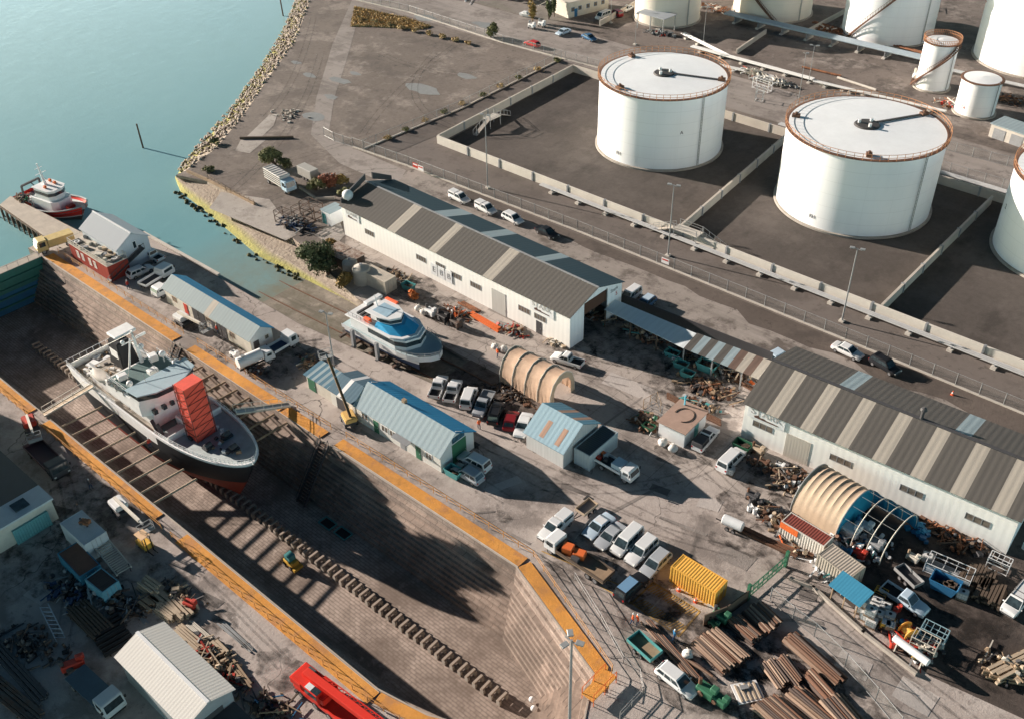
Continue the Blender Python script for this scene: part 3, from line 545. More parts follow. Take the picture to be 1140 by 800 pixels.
# stair crossing over the bund
def crossover(label, c, rz_, pl=5.0):
    t = thing('bund_crossover', label, 'walkway', (*c, 0), rz_); mb = MB(); mb.box((0, 0, 2.0), (pl, 2.2, .12)); mb.build('platform', m_conc_pale, t)
    for sx in (-1, 1):
        mb = MB(); mb.bar((sx*pl/2, sx*.5, 2.0), (sx*(pl/2+4.5), sx*.9, .1), 1.0, .1)
        mb.build('ramp', m_conc, t); mb = MB()
        for yy in (-.5, .5):
            for k in range(5):
                f = k/4; x = sx*(pl/2+4.5*f); z = 2.0-1.9*f; mb.bar((x, yy+sx*(.5+.4*f), z), (x, yy+sx*(.5+.4*f), z+1.1), .06)
            mb.bar((sx*pl/2, yy+sx*.5, 3.1), (sx*(pl/2+4.5), yy+sx*.9, 1.2), .06)
        mb.build('handrail', m_steel, t, norm=False)
    mb = MB()
    for x in (-pl/2+.2, pl/2-.2):
        for y in (-1, 1): mb.bar((x, y, 0), (x, y, 3.1), .1)
    for y in (-1.05, 1.05): mb.bar((-pl/2, y, 3.1), (pl/2, y, 3.1), .06); mb.bar((-pl/2, y, 2.6), (pl/2, y, 2.6), .05)
    mb.build('frame', m_steel, t, norm=False); return t
crossover('stepped crossing with railings over the pale bund wall in front of the middle tank bay', P(765, 268), 0)
crossover('stepped crossing over the left bund wall near its front corner', P(548, 140), radians(88), 3.5)
# lamp posts
def lamp(name, label, c, h, heads=2, r=.13, grp=None, rz_=0):
    t = thing(name, label, 'lamp post', (*c, 0), rz_, grp); mb = MB(); mb.tube((0, 0, 0), (0, 0, h), r, r*.55, 10); mb.build('pole', m_steel, t, smooth=True)
    mb = MB(); mb.box((0, 0, .15), (.8, .8, .3)); mb.build('base', m_conc_pale, t, bevel=.03); mb = MB(); mb.bar((-.7, 0, h-.1), (.7, 0, h-.1), .09); mb.build('arm', m_steel, t)
    for k in range(heads):
        a = 2*pi*k/heads+.3; d = .75 if heads > 1 else .3; mb = MB(); mb.box((d*cos(a), d*sin(a), h), (.7, .5, .16), a); mb.box((d*cos(a), d*sin(a), h-.1), (.5, .36, .05), a, 1); mb.build('lamp_head', [m_steel, m_light], t, bevel=.02)
    return t
lamp('lamp_post', 'tall lamp post by the left bund corner with a double head', P(543, 209.5), 15.1, grp=None)
lamp('lamp_post', 'tall lamp post beside the bund crossing, between fence and pale wall', P(743.5, 285), 13.6)
lamp('lamp_post', 'tall lamp post above the white saloon on the fence road', P(937, 358), 13.2, 2)
lamp('lamp_post', 'lamp post standing between the dock and the yacht slipway', P(373, 413), 10.5, 2)
lamp('floodlight_mast', 'tall floodlight mast with three heads at the head of the dry dock', (-31.4, 41.4), 21.7, 3, .2)
lamp('lamp_post', 'slim lamp post in the pump yard, second tank row', P(900, 93), 9, 2, .09); lamp('lamp_post', 'slim pole beside the rim of the middle tank', P(888, 118), 12, 1, .09)
lamp('lamp_post', 'slim lamp post next to the white van on the upper road', P(680, 26), 8, 1, .08); lamp('lamp_post', 'slim lamp post at the near edge of the upper road, left of the shelter', P(707, 50), 8, 1, .08)
lamp('lamp_post', 'slim lamp post right of the pump shelter', P(783, 47), 9, 1, .08)
# ================================================================ FENCES
m_mesh, t_, b_ = newmat('chain_link', .6)
t_.links.new(mix(t_, .5, (.3, .29, .27), (.2, .19, .18)), b_.inputs['Base Color']); b_.inputs['Alpha'].default_value = .2
def fence(label, pts, h=2.2, step=3.4, kerb=True, cat='fence', mesh=True, pm=None, grp=None, name='chain_link_fence'):
    a = pts[0]; t = thing(name, label, cat, (a[0], a[1], 0), 0, grp); first = None; mb2 = MB(); mb3 = MB(); mk = MB(); cnt = 0
    for p, q in zip(pts[:-1], pts[1:]):
        P0 = Vector((p[0]-a[0], p[1]-a[1], 0)); P1 = Vector((q[0]-a[0], q[1]-a[1], 0)); L = (P1-P0).length; d = (P1-P0).normalized(); n = max(1, round(L/step))
        for k in range(n+1):
            c = P0+d*L*k/n
            if cnt >= 98: continue
            cnt += 1
            if first is None: mb = MB(); mb.tube((0, 0, 0), (0, 0, h+.1), .055, None, 6); first = mb.build('post', pm or m_steel, t, loc=c)
            else: o = first.copy(); COL.objects.link(o); o.location = c
        for z in (.08, h): mb2.tube(P0+Vector((0, 0, z)), P1+Vector((0, 0, z)), .03, None, 5)
        mb3.add([P0+Vector((0, 0, .05)), P1+Vector((0, 0, .05)), P1+Vector((0, 0, h)), P0+Vector((0, 0, h))], [(0, 1, 2, 3)])
        mk.bar(P0+Vector((0, 0, .12)), P1+Vector((0, 0, .12)), .3, .26)
    mb2.build('rail', pm or m_steel, t, norm=False)
    if mesh: mb3.build('mesh_panel', m_mesh, t, norm=False)
    if kerb: mk.build('kerb', m_conc_pale, t)
    return t
fence('long chain link fence on a pale kerb separating the shipyard lane from the tank farm', [P(393, 164), P(455, 185.5), (-96, 125), (-44, 124.7), (150, 121.5)])
fence('chain link fence between the bare dirt field and the sealed strip left of the bund', [P(405, 166), P(512, 122), P(625, 66)], 2.0)
fence('chain link fence on a pale kerb along the near side of the upper road', [P(395, 0), P(455, 14), P(560, 48), P(666, 76)], 2.0)
fence('short chain link fence by the field entrance', [P(361, 151), P(372, 157), P(393, 164)], 1.9, kerb=False)
fence('chain link fence behind the middle tank beside the upper pipeline', [(-84, 189), (-30, 188)], 2.2, kerb=False)
fence('fence along the service strip right of the middle tank', [P(1045, 165), P(1140, 190)], 2.0, kerb=False)
fence('chain link fence along the edge of the timber pile yard', [P(857, 668), P(882, 690), P(906, 708), P(940, 742), P(974, 780), P(1000, 812)], 2.2, 3.5, kerb=False)
fence('wooden post fence on top of the small retaining wall above the slipway bank', [P(232, 200), P(252, 213), P(283, 228)], 1.0, 1.4, False, mesh=False, pm=m_timber)
mb = MB()
for a in ((-141, 124.8),): pass
for (x, y, c) in ((463, 191, 'r'), (469, 194, 'w'), (740, 298, 'w')):
    o = thing('fence_sign', {463: 'red and white warning sign on the fence near the shed end', 469: 'white warning sign on the fence right of the red one', 740: 'small white and red sign on the long fence below the bund crossing'}[x], 'sign', (*P(x, y), 0)); mb = MB(); mb.box((0, 0, 1.3), (1.5, .05, 1.0)); mb.build('board', m_white if c == 'w' else m_red, o); mb = MB(); mb.box((0, -.04, 1.5), (1.2, .02, .25)); mb.build('stripe', m_red if c == 'w' else m_white, o)
# ================================================================ SHEDS
def frame_of(pa, pb):
    a, b = Vector(P(*pa)), Vector(P(*pb)); d = b-a; return a, atan2(d.y, d.x), d.length
m_wallmetal = corr((.84, .83, .79), .9, 0, .07, 'white_wall_sheet', rust=.06); m_wallmetal_y = corr((.82, .85, .87), .9, 1, .08, 'white_gable_sheet', rust=.05)
m_roofd = corr((.12, .112, .103), .8, 0, .3, 'dark_roof_sheet'); m_roofs = corr((.41, .375, .325), .8, 0, .25, 'translucent_roof_panel'); m_roofdark = corr((.025, .055, .075), .8, 0, .2, 'dark_blue_roof_sheet')
m_roofg = corr((.28, .34, .355), .7, 0, .25, 'grey_roof_sheet'); m_roofb = corr((.02, .2, .38), .7, 0, .25, 'blue_roof_sheet', rust=.05); m_roofb2 = corr((.12, .27, .36), .7, 0, .35, 'faded_blue_roof_sheet')
m_roofw = corr((.6, .58, .54), .42, 0, .15, 'ribbed_white_roof_sheet'); m_roofl = corr((.3, .38, .41), .9, 0, .2, 'pale_roof_sheet', rust=.12)
def gable(t, L, W, he, hr, wall=m_wallmetal, wally=None, ends=(True, True), base=0.0, th=.12, yr=None):
    """walls of a gabled building, footprint 0..L by 0..W, ridge along X"""
    yr = W/2 if yr is None else yr
    for y in (0, W-th): mb = MB(); mb.bx(0, L, y, y+th, base, he); mb.build('wall', wall, t)
    for x, on in ((0, ends[0]), (L-th, ends[1])):
        if on: mb = MB(); mb.extx([(th, base), (W-th, base), (W-th, he-.02), (yr, hr-.04), (th, he-.02)], x, x+th); mb.build('gable_wall', wally or m_wallmetal_y, t)
def roof(t, L, W, he, hr, bands, mats, side=0, ov=.35, ovx=.3, th=.08, yr=None, name='roof'):
    """one sloping roof sheet; bands = [(x0, x1, material index)]"""
    yr = W/2 if yr is None else yr
    if side == 0: y0, z0, y1, z1 = -ov, he-ov*(hr-he)/yr, yr, hr
    else: y0, z0, y1, z1 = W+ov, he-ov*(hr-he)/(W-yr), yr, hr
    mb = MB(); bands = bands or [(-ovx, L+ovx, 0)]
    for a, b, mi in bands:
        mb.add([(a, y0, z0), (b, y0, z0), (b, y1, z1), (a, y1, z1), (a, y0, z0+th), (b, y0, z0+th), (b, y1, z1+th), (a, y1, z1+th)], [(3, 2, 1, 0), (4, 5, 6, 7), (0, 1, 5, 4), (1, 2, 6, 5), (2, 3, 7, 6), (3, 0, 4, 7)], mi)
    return mb.build(name, mats, t)
def stripes(L, x0, step, w_, ov=.3):
    out = []; x = -ov; k = 0
    while x < L+ov:
        a = x0+k*step; b = a+w_
        if a >= L+ov: out.append((x, L+ov, 0)); break
        if a > x: out.append((x, a, 0))
        out.append((max(a, x), min(b, L+ov), 1)); x = b; k += 1
    return out
def window(t, x, z, w_, h, y=-.0, n=3, fr=m_grey, axis='x', name='window', gl=None):
    """framed window set proud of a wall plane (y fixed, or x fixed when axis is 'y')"""
    f = MB(); g = MB(); d = .05
    def B(mb, a0, a1, z0, z1, dd, mi=0):
        if axis == 'x': mb.bx(a0, a1, y-dd, y+.02, z0, z1, mi)
        else: mb.bx(y-.02, y+dd, a0, a1, z0, z1, mi)
    B(f, x, x+w_, z, z+.08, d); B(f, x, x+w_, z+h-.08, z+h, d)
    for k in range(n+1): a = x+(w_-.08)*k/n; B(f, a, a+.08, z+.08, z+h-.08, d)
    o = f.build(name, fr, t); B(g, x+.04, x+w_-.04, z+.04, z+h-.04, .025); g.build('pane', gl or glass((.1, .085, .07), .2), o); return o
def door(t, x, w_, h, y=0.0, m=m_grey, axis='x', name='door', z=0, handle=True):
    mb = MB()
    if axis == 'x': mb.bx(x, x+w_, y-.06, y+.02, z, z+h)
    else: mb.bx(y-.02, y+.06, x, x+w_, z, z+h)
    o = mb.build(name, m, t); mb = MB()
    if handle:
        if axis == 'x': mb.bx(x+w_-.2, x+w_-.1, y-.12, y-.06, z+1, z+1.15)
        else: mb.bx(y+.06, y+.12, x+w_-.2, x+w_-.1, z+1, z+1.15)
        mb.build('handle', m_steel, o)
    return o
def signboard(t, x0, z0, w_, h, y, txt, size):
    mb = MB(); mb.bx(x0, x0+w_, y-.12, y-.04, z0, z0+h); s = mb.build('signboard', m_white, t)
    text(txt, size, paint((.45, .43, .41), .6, 0, .1, 'grey_letter'), s, (x0+w_*.5, y-.14, z0+h*.66), (pi/2, 0, 0), 'lettering', .02, sx=1.15)
    mb = MB(); z = z0+h*.16; mb.ext([(x0+w_*.18, z+.2), (x0+w_*.3, z+.5), (x0+w_*.34, z+.22), (x0+w_*.45, z+.3), (x0+w_*.5, z+.16), (x0+w_*.82, z+.12), (x0+w_*.84, z-.05), (x0+w_*.2, z-.05)], y-.15, y-.125); mb.build('ship_emblem', paint((.1, .06, .05), .6, 0, .1, 'emblem_brown'), s)
# long shed in the middle of the yard
a, rz_, L1 = frame_of((384.3, 261.4), (630.6, 387)); W1 = 12.6
S1 = thing('long_shed', 'long white metal shed with dark roof and open gable end in the middle', 'shed', (a.x, a.y, 0), rz_)
L1 += .6
gable(S1, L1, W1, 6.0, 8.1, ends=(True, False))
band = [(-.3, 12.6, 0), (12.6, 14.6, 1), (14.6, 22.9, 0), (22.9, 24.6, 1), (24.6, 35.2, 0), (35.2, 37.3, 1), (37.3, L1+.3, 0)]
roof(S1, L1, W1, 6.0, 8.1, band, [m_roofd, m_roofs]); roof(S1, L1, W1, 6.0, 8.1, [(-.3, 17, 0), (17, 20, 1), (20, 28, 0), (28, 30.5, 1), (30.5, 40, 0), (40, 42, 1), (42, L1+.3, 0)], [m_roofdark, m_roofl], side=1)
mb = MB(); mb.bar((-.3, W1/2, 8.2), (L1+.3, W1/2, 8.2), .3, .1); mb.build('ridge_cap', m_grey, S1)
mb = MB(); x0 = L1-.12     # open end: two wall panels, header and roller door
mb.extx([(.12, 0), (3.3, 0), (3.3, 6.9), (.12, 5.9)], x0, L1); mb.extx([(9.0, 0), (W1-.12, 0), (W1-.12, 5.9), (9.0, 7.15)], x0, L1); mb.extx([(3.3, 6.6), (9.0, 6.6), (9.0, 7.15), (6.3, 8.0), (3.3, 6.9)], x0, L1); mb.build('gable_wall', m_wallmetal_y, S1)
mb = MB(); mb.bx(L1-.4, L1-.3, 3.3, 9.0, 4.2, 6.6); mb.build('roller_door', corr((.1, .055, .04), .3, 2, .3, 'brown_roller_door'), S1)
for x in (6.0, 19.2, 27.5, 32.0, 42.5, 45.8): 
    if x < L1-3: window(S1, x, 2.6, 2.4, 1.0, 0, 4)
door(S1, 36.8, 3.0, 4.2, m=corr((.5, .49, .46), .4, 0, .3, 'sliding_door_sheet'), name='sliding_door'); door(S1, 46.2, 1.1, 2.3, m=m_dgrey); window(S1, 24, 3, 2.2, 1.0, 0, 4)
signboard(S1, 45.0, 4.0, 4.8, 1.9, 0, 'STARK', 1.15); signboard(S1, 1.0, 4.1, 3.8, 1.7, 0, 'STARK', .9)
for k, ch in enumerate('EBB'): 
    x = 23.0+k*1.75-.6
    mb = MB(); mb.bx(x+.4, x+1.9, -.14, -.05, 1.2, 3.4); s = mb.build('letter_panel', m_white, S1); text(ch, 1.5, paint((.3, .3, .3), .6, 0, .1, 'grey_letter'), s, (x+1.15, -.16, 2.3), (pi/2, 0, 0), 'lettering', .02)
text('Stark', .9, m_grey, S1, (L1+.05, 10.6, 5.6), (pi/2, 0, pi/2)); text('S', 1.0, m_red, S1, (L1+.05, 11.2, 4.6), (pi/2, 0, pi/2))
mb = MB(); mb.bx(.5, 1.2, W1*.1, W1*.9, 8.2, 8.9); 
mb = MB(); mb.extx([(0.3, 6.1), (0.3, 7.0), (W1/2, 9.6), (W1/2, 8.5)], -.5, -.25); mb.build('parapet', m_dgrey, S1); mb = MB(); mb.extx([(W1-.3, 6.1), (W1-.3, 7.0), (W1/2+1.6, 9.3), (W1/2+1.6, 8.0)], -.5, -.25); mb.build('parapet', m_dgrey, S1)
mb = MB(); mb.blob((.4, 1.4, 7.6), 1.0, 2, 0, .02); mb.tube((.4, 1.4, 6), (.4, 1.4, 7), .2); mb.build('dome', m_white, S1, smooth=True)
mb = MB(); mb.bx(L1-6, L1+.0, .5, 1, 0, .3)
# shed on the right
a, rz_, L2 = frame_of((824.4, 485), (1118.5, 619)); W2 = 15.0; L2r = L2
S2 = thing('big_shed', 'large white metal shed with many pale roof stripes at the right side of the yard', 'shed', (a.x, a.y, 0), rz_+radians(.6))
gable(S2, L2, W2, 5.9, 8.2); roof(S2, L2, W2, 5.9, 8.2, stripes(L2, 3.1, 4.75, 1.7), [m_roofd, m_roofs]); roof(S2, L2, W2, 5.9, 8.2, [(-.3, 9, 0), (9, 11, 1), (11, 24, 0), (24, 26, 1), (26, L2+.3, 0)], [m_roofd, m_roofl], side=1)
mb = MB(); mb.bar((-.3, W2/2, 8.3), (L2+.3, W2/2, 8.3), .5, .12); mb.build('ridge_cap', m_dgrey, S2)
for x in (1.4, 12.2, 21.3, 29.2): window(S2, x, 2.7, 2.9, 1.0, 0, 3)
door(S2, 6.2, 3.4, 3.9, m=corr((.5, .46, .4), .4, 0, .2, 'beige_roller_door'), name='roller_door'); signboard(S2, .5, 4.02, 5.3, 1.8, 0, 'STARK', 1.3)
mb = MB(); mb.tube((20, W2/2, 8), (20, W2/2, 9.6), .22, None, 10); mb.lathe([(.22, 9.5), (.45, 9.7), (.3, 10.0), (.01, 10.1)], (20, W2/2, 0), 10); mb.build('roof_vent', m_dgrey, S2)
# lean-to canopy between the two sheds
CN = thing('long_canopy', 'long low open canopy with grey sheets and a striped section joining the two sheds', 'shed', (*P(673, 343, 3.4), 0), 0)
ox, oy = P(673, 343, 3.4); cv = lambda x, y, z: (P(x, y, z)[0]-ox, P(x, y, z)[1]-oy, z)
mb = MB(); q = [cv(673, 345, 3.3), cv(685, 334, 3.6), cv(776, 372, 3.6), cv(761, 388, 3.3)]
mb.add(q+[(a_, b_2, c_+.08) for a_, b_2, c_ in q], [(3, 2, 1, 0), (4, 5, 6, 7), (0, 1, 5, 4), (1, 2, 6, 5), (2, 3, 7, 6), (3, 0, 4, 7)]); mb.build('roof', corr((.74, .8, .82), 1.1, 0, .2, 'grey_canopy_sheet', rust=.1), CN)
mb = MB(); A0, A1, B0, B1 = [Vector(cv(*v)) for v in ((761, 388, 3.45), (776, 371, 3.75), (844, 422, 3.45), (859, 402, 3.75))]; n = 10
for k in range(n):
    q = [A0.lerp(B0, k/n), A0.lerp(B0, (k+1)/n), A1.lerp(B1, (k+1)/n), A1.lerp(B1, k/n)]
    mb.add([tuple(v) for v in q]+[(v.x, v.y, v.z+.08) for v in q], [(3, 2, 1, 0), (4, 5, 6, 7), (0, 1, 5, 4), (1, 2, 6, 5), (2, 3, 7, 6), (3, 0, 4, 7)], (0 if k % 2 == 0 else 1) if k < 6 else (2 if k % 2 == 0 else 3))
mb.build('striped_roof', [m_roofd, m_roofl, corr((.16, .11, .09), .8, 0, .3, 'brown_roof_sheet'), m_roofs], CN)
mb = MB(); mb.bar(cv(685, 335, 1.6)[:2]+(1.7,), cv(859, 403, 1.7)[:2]+(1.7,), .1, 3.4); mb.build('back_wall', m_dgrey, CN)
for f in (0, .18, .36, .54, .72, .9):
    p = Vector(cv(673, 346, 3.2)).lerp(Vector(cv(844, 422, 3.4)), f); mb = MB(); mb.bar((p.x, p.y+.2, 0), (p.x, p.y+.2, 3.25), .18); mb.build('post', m_steel if f > .4 else m_timber_d, CN)
# workshop with the blue roof beside the ship
a, rz_, L3 = frame_of((184, 336), (277.5, 396)); rz_ = 0.0
x0, y0 = P(279, 395.3); xe, ye = P(303, 385.5); x0b = P(186, 334)[0]
S3 = thing('long_workshop', 'long low white workshop with grey and bright blue roof right of the docked ship', 'building', (-133.6, 64.2, 0), 0); L3, W3 = 22.8, 4.1
gable(S3, L3, W3, 3.0, 4.3, paint((.6, .57, .5), .7, 0, .35, 'old_white_render'), paint((.6, .62, .62), .7, 0, .25, 'white_gable_board'))
roof(S3, L3, W3, 3.0, 4.3, [(-.3, 11.4, 0), (11.4, 12.8, 1), (12.8, L3+.3, 0)], [m_roofg, m_roofs]); roof(S3, L3, W3, 3.0, 4.3, None, [m_roofb], side=1)
for x, w_, h, mm in ((5.2, 1.0, 2.1, m_red), (7.6, 1.6, 2.3, m_dgrey), (9.4, 1.5, 2.3, m_dgrey), (12.6, 1.0, 2.1, m_dgrey), (14.0, 1.2, 2.3, m_dgrey), (15.4, 1.2, 2.3, m_dgrey)): door(S3, x, w_, h, 0, mm)
for x in (2.0, 11.3, 17.5): window(S3, x, 1.2, 1.2, 1.0, 0, 2, m_timber)
door(S3, .5, 1.0, 2.2, L3, m_dgrey, 'y'); window(S3, 2.6, 1.5, .8, .8, L3, 1, m_cream, 'y')
# office building further along the dock
S4 = thing('office_building', 'white office building with pale front roof and blue rear roof beside the dock', 'building', (-87.0, 64.3, 0), 0); L4, W4 = 16.2, 6.3
gable(S4, L4, W4, 3.0, 5.1, paint((.66, .65, .6), .6, 0, .2, 'cream_render'), paint((.62, .64, .64), .6, 0, .2, 'white_gable_board'))
roof(S4, L4, W4, 3.0, 5.1, None, [m_roofl], yr=2.8); roof(S4, L4, W4, 3.0, 5.1, None, [m_roofb], side=1, yr=2.8)
for x in (1.0, 5.0, 6.6, 13.4): window(S4, x, 1.1, 1.3, 1.1, 0, 2, m_white)
for x, mm in ((3.4, m_green), (8.6, m_grey), (11.6, m_green)): door(S4, x, .95, 2.1, 0, mm)
mb = MB(); mb.bx(8.2, 11.2, -1.2, -.02, 2.5, 2.6); mb.build('porch', m_grey, S4)
door(S4, 2.2, 2.6, 3.2, L4, m_green, 'y', 'sliding_door'); mb = MB(); mb.bx(L4-.02, L4+.05, 2.3, 4.6, 3.4, 4.3); mb.build('gable_window', m_glassb, S4)
mb = MB(); mb.bx(6.5, 7.1, 2.7, 3.2, 5.0, 5.6); mb.build('chimney', m_timber, S4)
S4b = thing('small_workshop', 'small white outbuilding with two slate blue roofs, left of the office building', 'building', (-92.6, 64.4, 0), 0)
gable(S4b, 5.0, 5.0, 2.9, 3.9, paint((.66, .65, .6), .6, 0, .25, 'cream_render'), paint((.6, .6, .58), .6, 0, .2, 'white_gable_board'))
for s_, sd_ in ((0, 0), (0, 1)): roof(S4b, 5.0, 5.0, 2.9, 3.9, [(-.2, 1.9, 0), (1.9, 2.6, 1), (2.6, 5.2, 0)], [corr((.1, .17, .22), .6, 0, .3, 'slate_blue_sheet'), m_white], side=sd_)
door(S4b, 1.2, 2.4, 2.0, 0, m_dgrey, name='sliding_door')
S4c = thing('lean_to_shed', 'low lean-to with a striped blue grey corrugated roof next to the lamp post', 'shed', (-98.2, 64.6, 0), 0)
mb = MB(); mb.bx(0, 5.4, 0, .1, 0, 2.4); mb.bx(0, .1, .1, 3, 0, 2.4); mb.bx(5.3, 5.4, .1, 3, 0, 2.4); mb.bx(.1, 5.3, 2.9, 3, 0, 2.7); mb.build('wall', m_cream, S4c)
roof(S4c, 5.4, 3.2, 2.5, 3.0, stripes(5.4, .5, 1.1, .5), [corr((.1, .2, .27), .5, 0, .3, 'blue_grey_sheet'), m_roofl], yr=3.2, ov=.3); door(S4c, .3, 1.6, 2.1, 0, m_green)
# blue roofed store with container, parked row end
S5 = thing('pale_blue_store', 'small store with pale blue roof and two brown roof panels', 'shed', (-65.4, 75.1, 0), 0); L5, W5 = 6.3, 7.4
gable(S5, L5, W5, 3.0, 5.3, corr((.6, .6, .58), .5, 0, .3, 'white_wall_sheet_narrow'), corr((.55, .56, .56), .5, 1, .3, 'white_gable_sheet_narrow'))
m_pb = corr((.3, .43, .5), .7, 0, .25, 'pale_blue_sheet'); m_br = corr((.42, .27, .2), .7, 0, .2, 'brown_panel')
mb = MB(); sl = lambda y: 3.0+(5.3-3.0)*y/(W5/2)
roof(S5, L5, W5, 3.0, 5.3, [(-.3, 1.7, 0), (1.7, 2.5, 0), (2.5, L5+.3, 0)], [m_pb]); roof(S5, L5, W5, 3.0, 5.3, [(-.3, 2.2, 0), (2.2, 3, 1), (3, 4.6, 0), (4.6, 5.4, 1), (5.4, L5+.3, 0)], [m_roofb2, m_br], side=1)
for x in (2.0, 4.6):
    mb = MB(); y0_, y1_ = .15, 2.3; mb.add([(x, y0_, sl(y0_)+.1), (x+.75, y0_, sl(y0_)+.1), (x+.75, y1_, sl(y1_)+.1), (x, y1_, sl(y1_)+.1)], [(0, 1, 2, 3)]); mb.build('brown_panel', m_br, S5)
def container(name, label, loc, rz_, L=6.1, W=2.44, H=2.6, m=None, mr=None, doorend=1, grp=None, cat='container'):
    t = thing(name, label, cat, loc, rz_, grp); mb = MB(); n = int(L/.34); z0, z1 = .18, H-.12
    for y, sg in ((-W/2, -1), (W/2, 1)):       # corrugated long sides
        pts = []
        for k in range(n):
            x = -L/2+.1+(L-.2)*k/n; d = (L-.2)/n; pts += [(x, 0), (x+d*.35, 0), (x+d*.5, -.045*sg), (x+d*.85, -.045*sg)]
        pts.append((L/2-.1, 0)); mb.grid([[(a_, y+b_2, z) for a_, b_2 in pts] for z in (z0, z1)])
    mb.bx(-L/2+.05, -L/2+.1, -W/2+.05, W/2-.05, z0, z1); mb.build('side_panel', m, t, norm=False)
    mb = MB(); pts = [(-L/2+.1+(L-.2)*k/(n*2), (.03 if k % 2 else 0)) for k in range(n*2+1)]; mb.grid([[(a_, y, H-.06+b_2) for a_, b_2 in pts] for y in (-W/2+.08, W/2-.08)]); mb.build('roof_panel', mr or m, t, norm=False)
    mb = MB()
    for x in (-L/2+.07, L/2-.07):
        for y in (-W/2+.06, W/2-.06): mb.bar((x, y, 0), (x, y, H), .16)
    for z in (.1, H-.06):
        for y in (-W/2+.06, W/2-.06): mb.bar((-L/2+.15, y, z), (L/2-.15, y, z), .12)
        for x in (-L/2+.07, L/2-.07): mb.bar((x, -W/2+.14, z), (x, W/2-.14, z), .12)
    mb.build('frame', m, t, norm=True)
    for sy in (-1, 1):
        mb = MB(); xx = doorend*(L/2-.04); mb.bx(xx-.03, xx+.03, min(.02*sy, sy*(W/2-.15)), max(.02*sy, sy*(W/2-.15)), .17, H-.13); mb.bar((xx+doorend*.06, sy*.55, .2), (xx+doorend*.06, sy*.55, H-.2), .04, mi=1); mb.build('door', [m, m_steel], t)
    return t
container('shipping_container', 'grey container with open dark top stuck to the end of the pale blue roofed store', (-57.4, 79.9, 0), radians(90), 6.1, 2.5, 2.7, corr((.45, .52, .55), .4, 1, .3, 'pale_grey_container'), paint((.05, .07, .08), .5, 0, .6, 'dark_container_top'))
container('shipping_container', 'yellow site container with open storage beside the hatched bays', (*P(776, 654.5), 0), atan2(P(791, 671)[1]-P(748.8, 645)[1], P(791, 671)[0]-P(748.8, 645)[0]), 6.0, 2.44, 2.6, paint((.8, .43, .08), .5, 0, .3, 'container_yellow'))
# white hut with the brown flat roof
a, rz_, Lh = frame_of((734, 485), (760, 496)); 
S6 = thing('flat_roof_hut', 'small white hut with a flat pinkish brown roof in the middle of the yard', 'hut', (-53.3, 88.4, 0), radians(2)); 
mb = MB(); mb.bx(0, 4.0, 0, .12, 0, 2.5); mb.bx(0, 4.0, 5.5, 5.62, 0, 2.5); mb.bx(0, .12, .12, 5.5, 0, 2.5); mb.bx(3.88, 4.0, .12, 5.5, 0, 2.5); mb.build('wall', m_white, S6)
mb = MB(); mb.bx(-.25, 4.25, -.25, 5.85, 2.5, 2.66); mb.build('roof', paint((.42, .29, .23), .85, 0, .35, 'brown_membrane'), S6, bevel=.02); mb = MB(); mb.path([(2+1.3*cos(a_), 3+1.5*sin(a_), 2.72) for a_ in [x*.25 for x in range(-5, 14)]], .05, 6); mb.build('hose', m_timber_d, S6)
door(S6, 2.6, 1.0, 2.0, 4.0, m_teal, 'y'); mb = MB(); mb.tube((.9, 5.0, 2.66), (.9, 5.0, 4.2), .12); mb.build('flue', paint((.15, .55, .7), .5, 0, .1, 'light_blue_pipe'), S6)
fence('small timber and mesh enclosure behind the flat roofed hut', [P(716, 455), P(731, 447), P(735, 459)], 1.8, 1.6, False, pm=m_timber, name='yard_fence')
# big ribbed shed at the bottom left
S7 = thing('ribbed_shed', 'shed with a white ribbed gable roof at the bottom left, among timber stacks', 'shed', (-73.9, 20.1, 0), radians(-.5)); L7, W7 = 12.2, 5.3
gable(S7, L7, W7, 4.3, 5.3, paint((.3, .33, .34), .6, 0, .3, 'grey_wall_sheet'), paint((.32, .36, .38), .6, 0, .3, 'grey_gable_sheet'))
mw = corr((.62, .6, .56), .42, 0, .14, 'ribbed_white_roof_sheet'); roof(S7, L7, W7, 4.3, 5.3, None, [mw]); roof(S7, L7, W7, 4.3, 5.3, None, [mw], side=1); mb = MB(); mb.bar((-.3, W7/2, 5.4), (L7+.3, W7/2, 5.4), .35, .08); mb.build('ridge_cap', m_white, S7)
door(S7, 1.4, 2.6, 3.2, L7, m_dgrey, 'y', 'sliding_door'); mb = MB(); mb.bx(L7+.1, L7+6, 1.0, 5.2, 2.4, 2.5); mb.build('awning', m_dgrey, S7)
# jetty house, red deckhouse, lane of quay
S8 = thing('gabled_boathouse', 'white gabled boathouse with grey roof on the quay by the red tug', 'building', (-159.2, 64.6, 0), 0); L8, W8 = 11.6, 6.0
gable(S8, L8, W8, 4.6, 6.4, paint((.45, .5, .54), .6, 0, .2, 'blue_white_board'), corr((.5, .55, .6), .35, 1, .15, 'weatherboard')); roof(S8, L8, W8, 4.6, 6.4, None, [corr((.3, .33, .36), .5, 0, .2, 'grey_tile_sheet')]); roof(S8, L8, W8, 4.6, 6.4, None, [corr((.33, .39, .44), .5, 0, .2, 'blue_grey_tile_sheet')], side=1)
mb = MB(); mb.bar((-.3, 3.0, 6.55), (L8+.3, 3.0, 6.55), .25, .15); mb.build('ridge_cap', m_white, S8); window(S8, 2.9, 3.3, .7, 1.4, L8, 1, m_white, 'y', gl=m_glass); window(S8, 3.7, 2.9, .7, .8, L8, 1, m_white, 'y', gl=m_glass)
mb = MB(); mb.bar((L8+.9, 4.2, 3.4), (L8+.9, -3.5, .2), 1.1, .14)
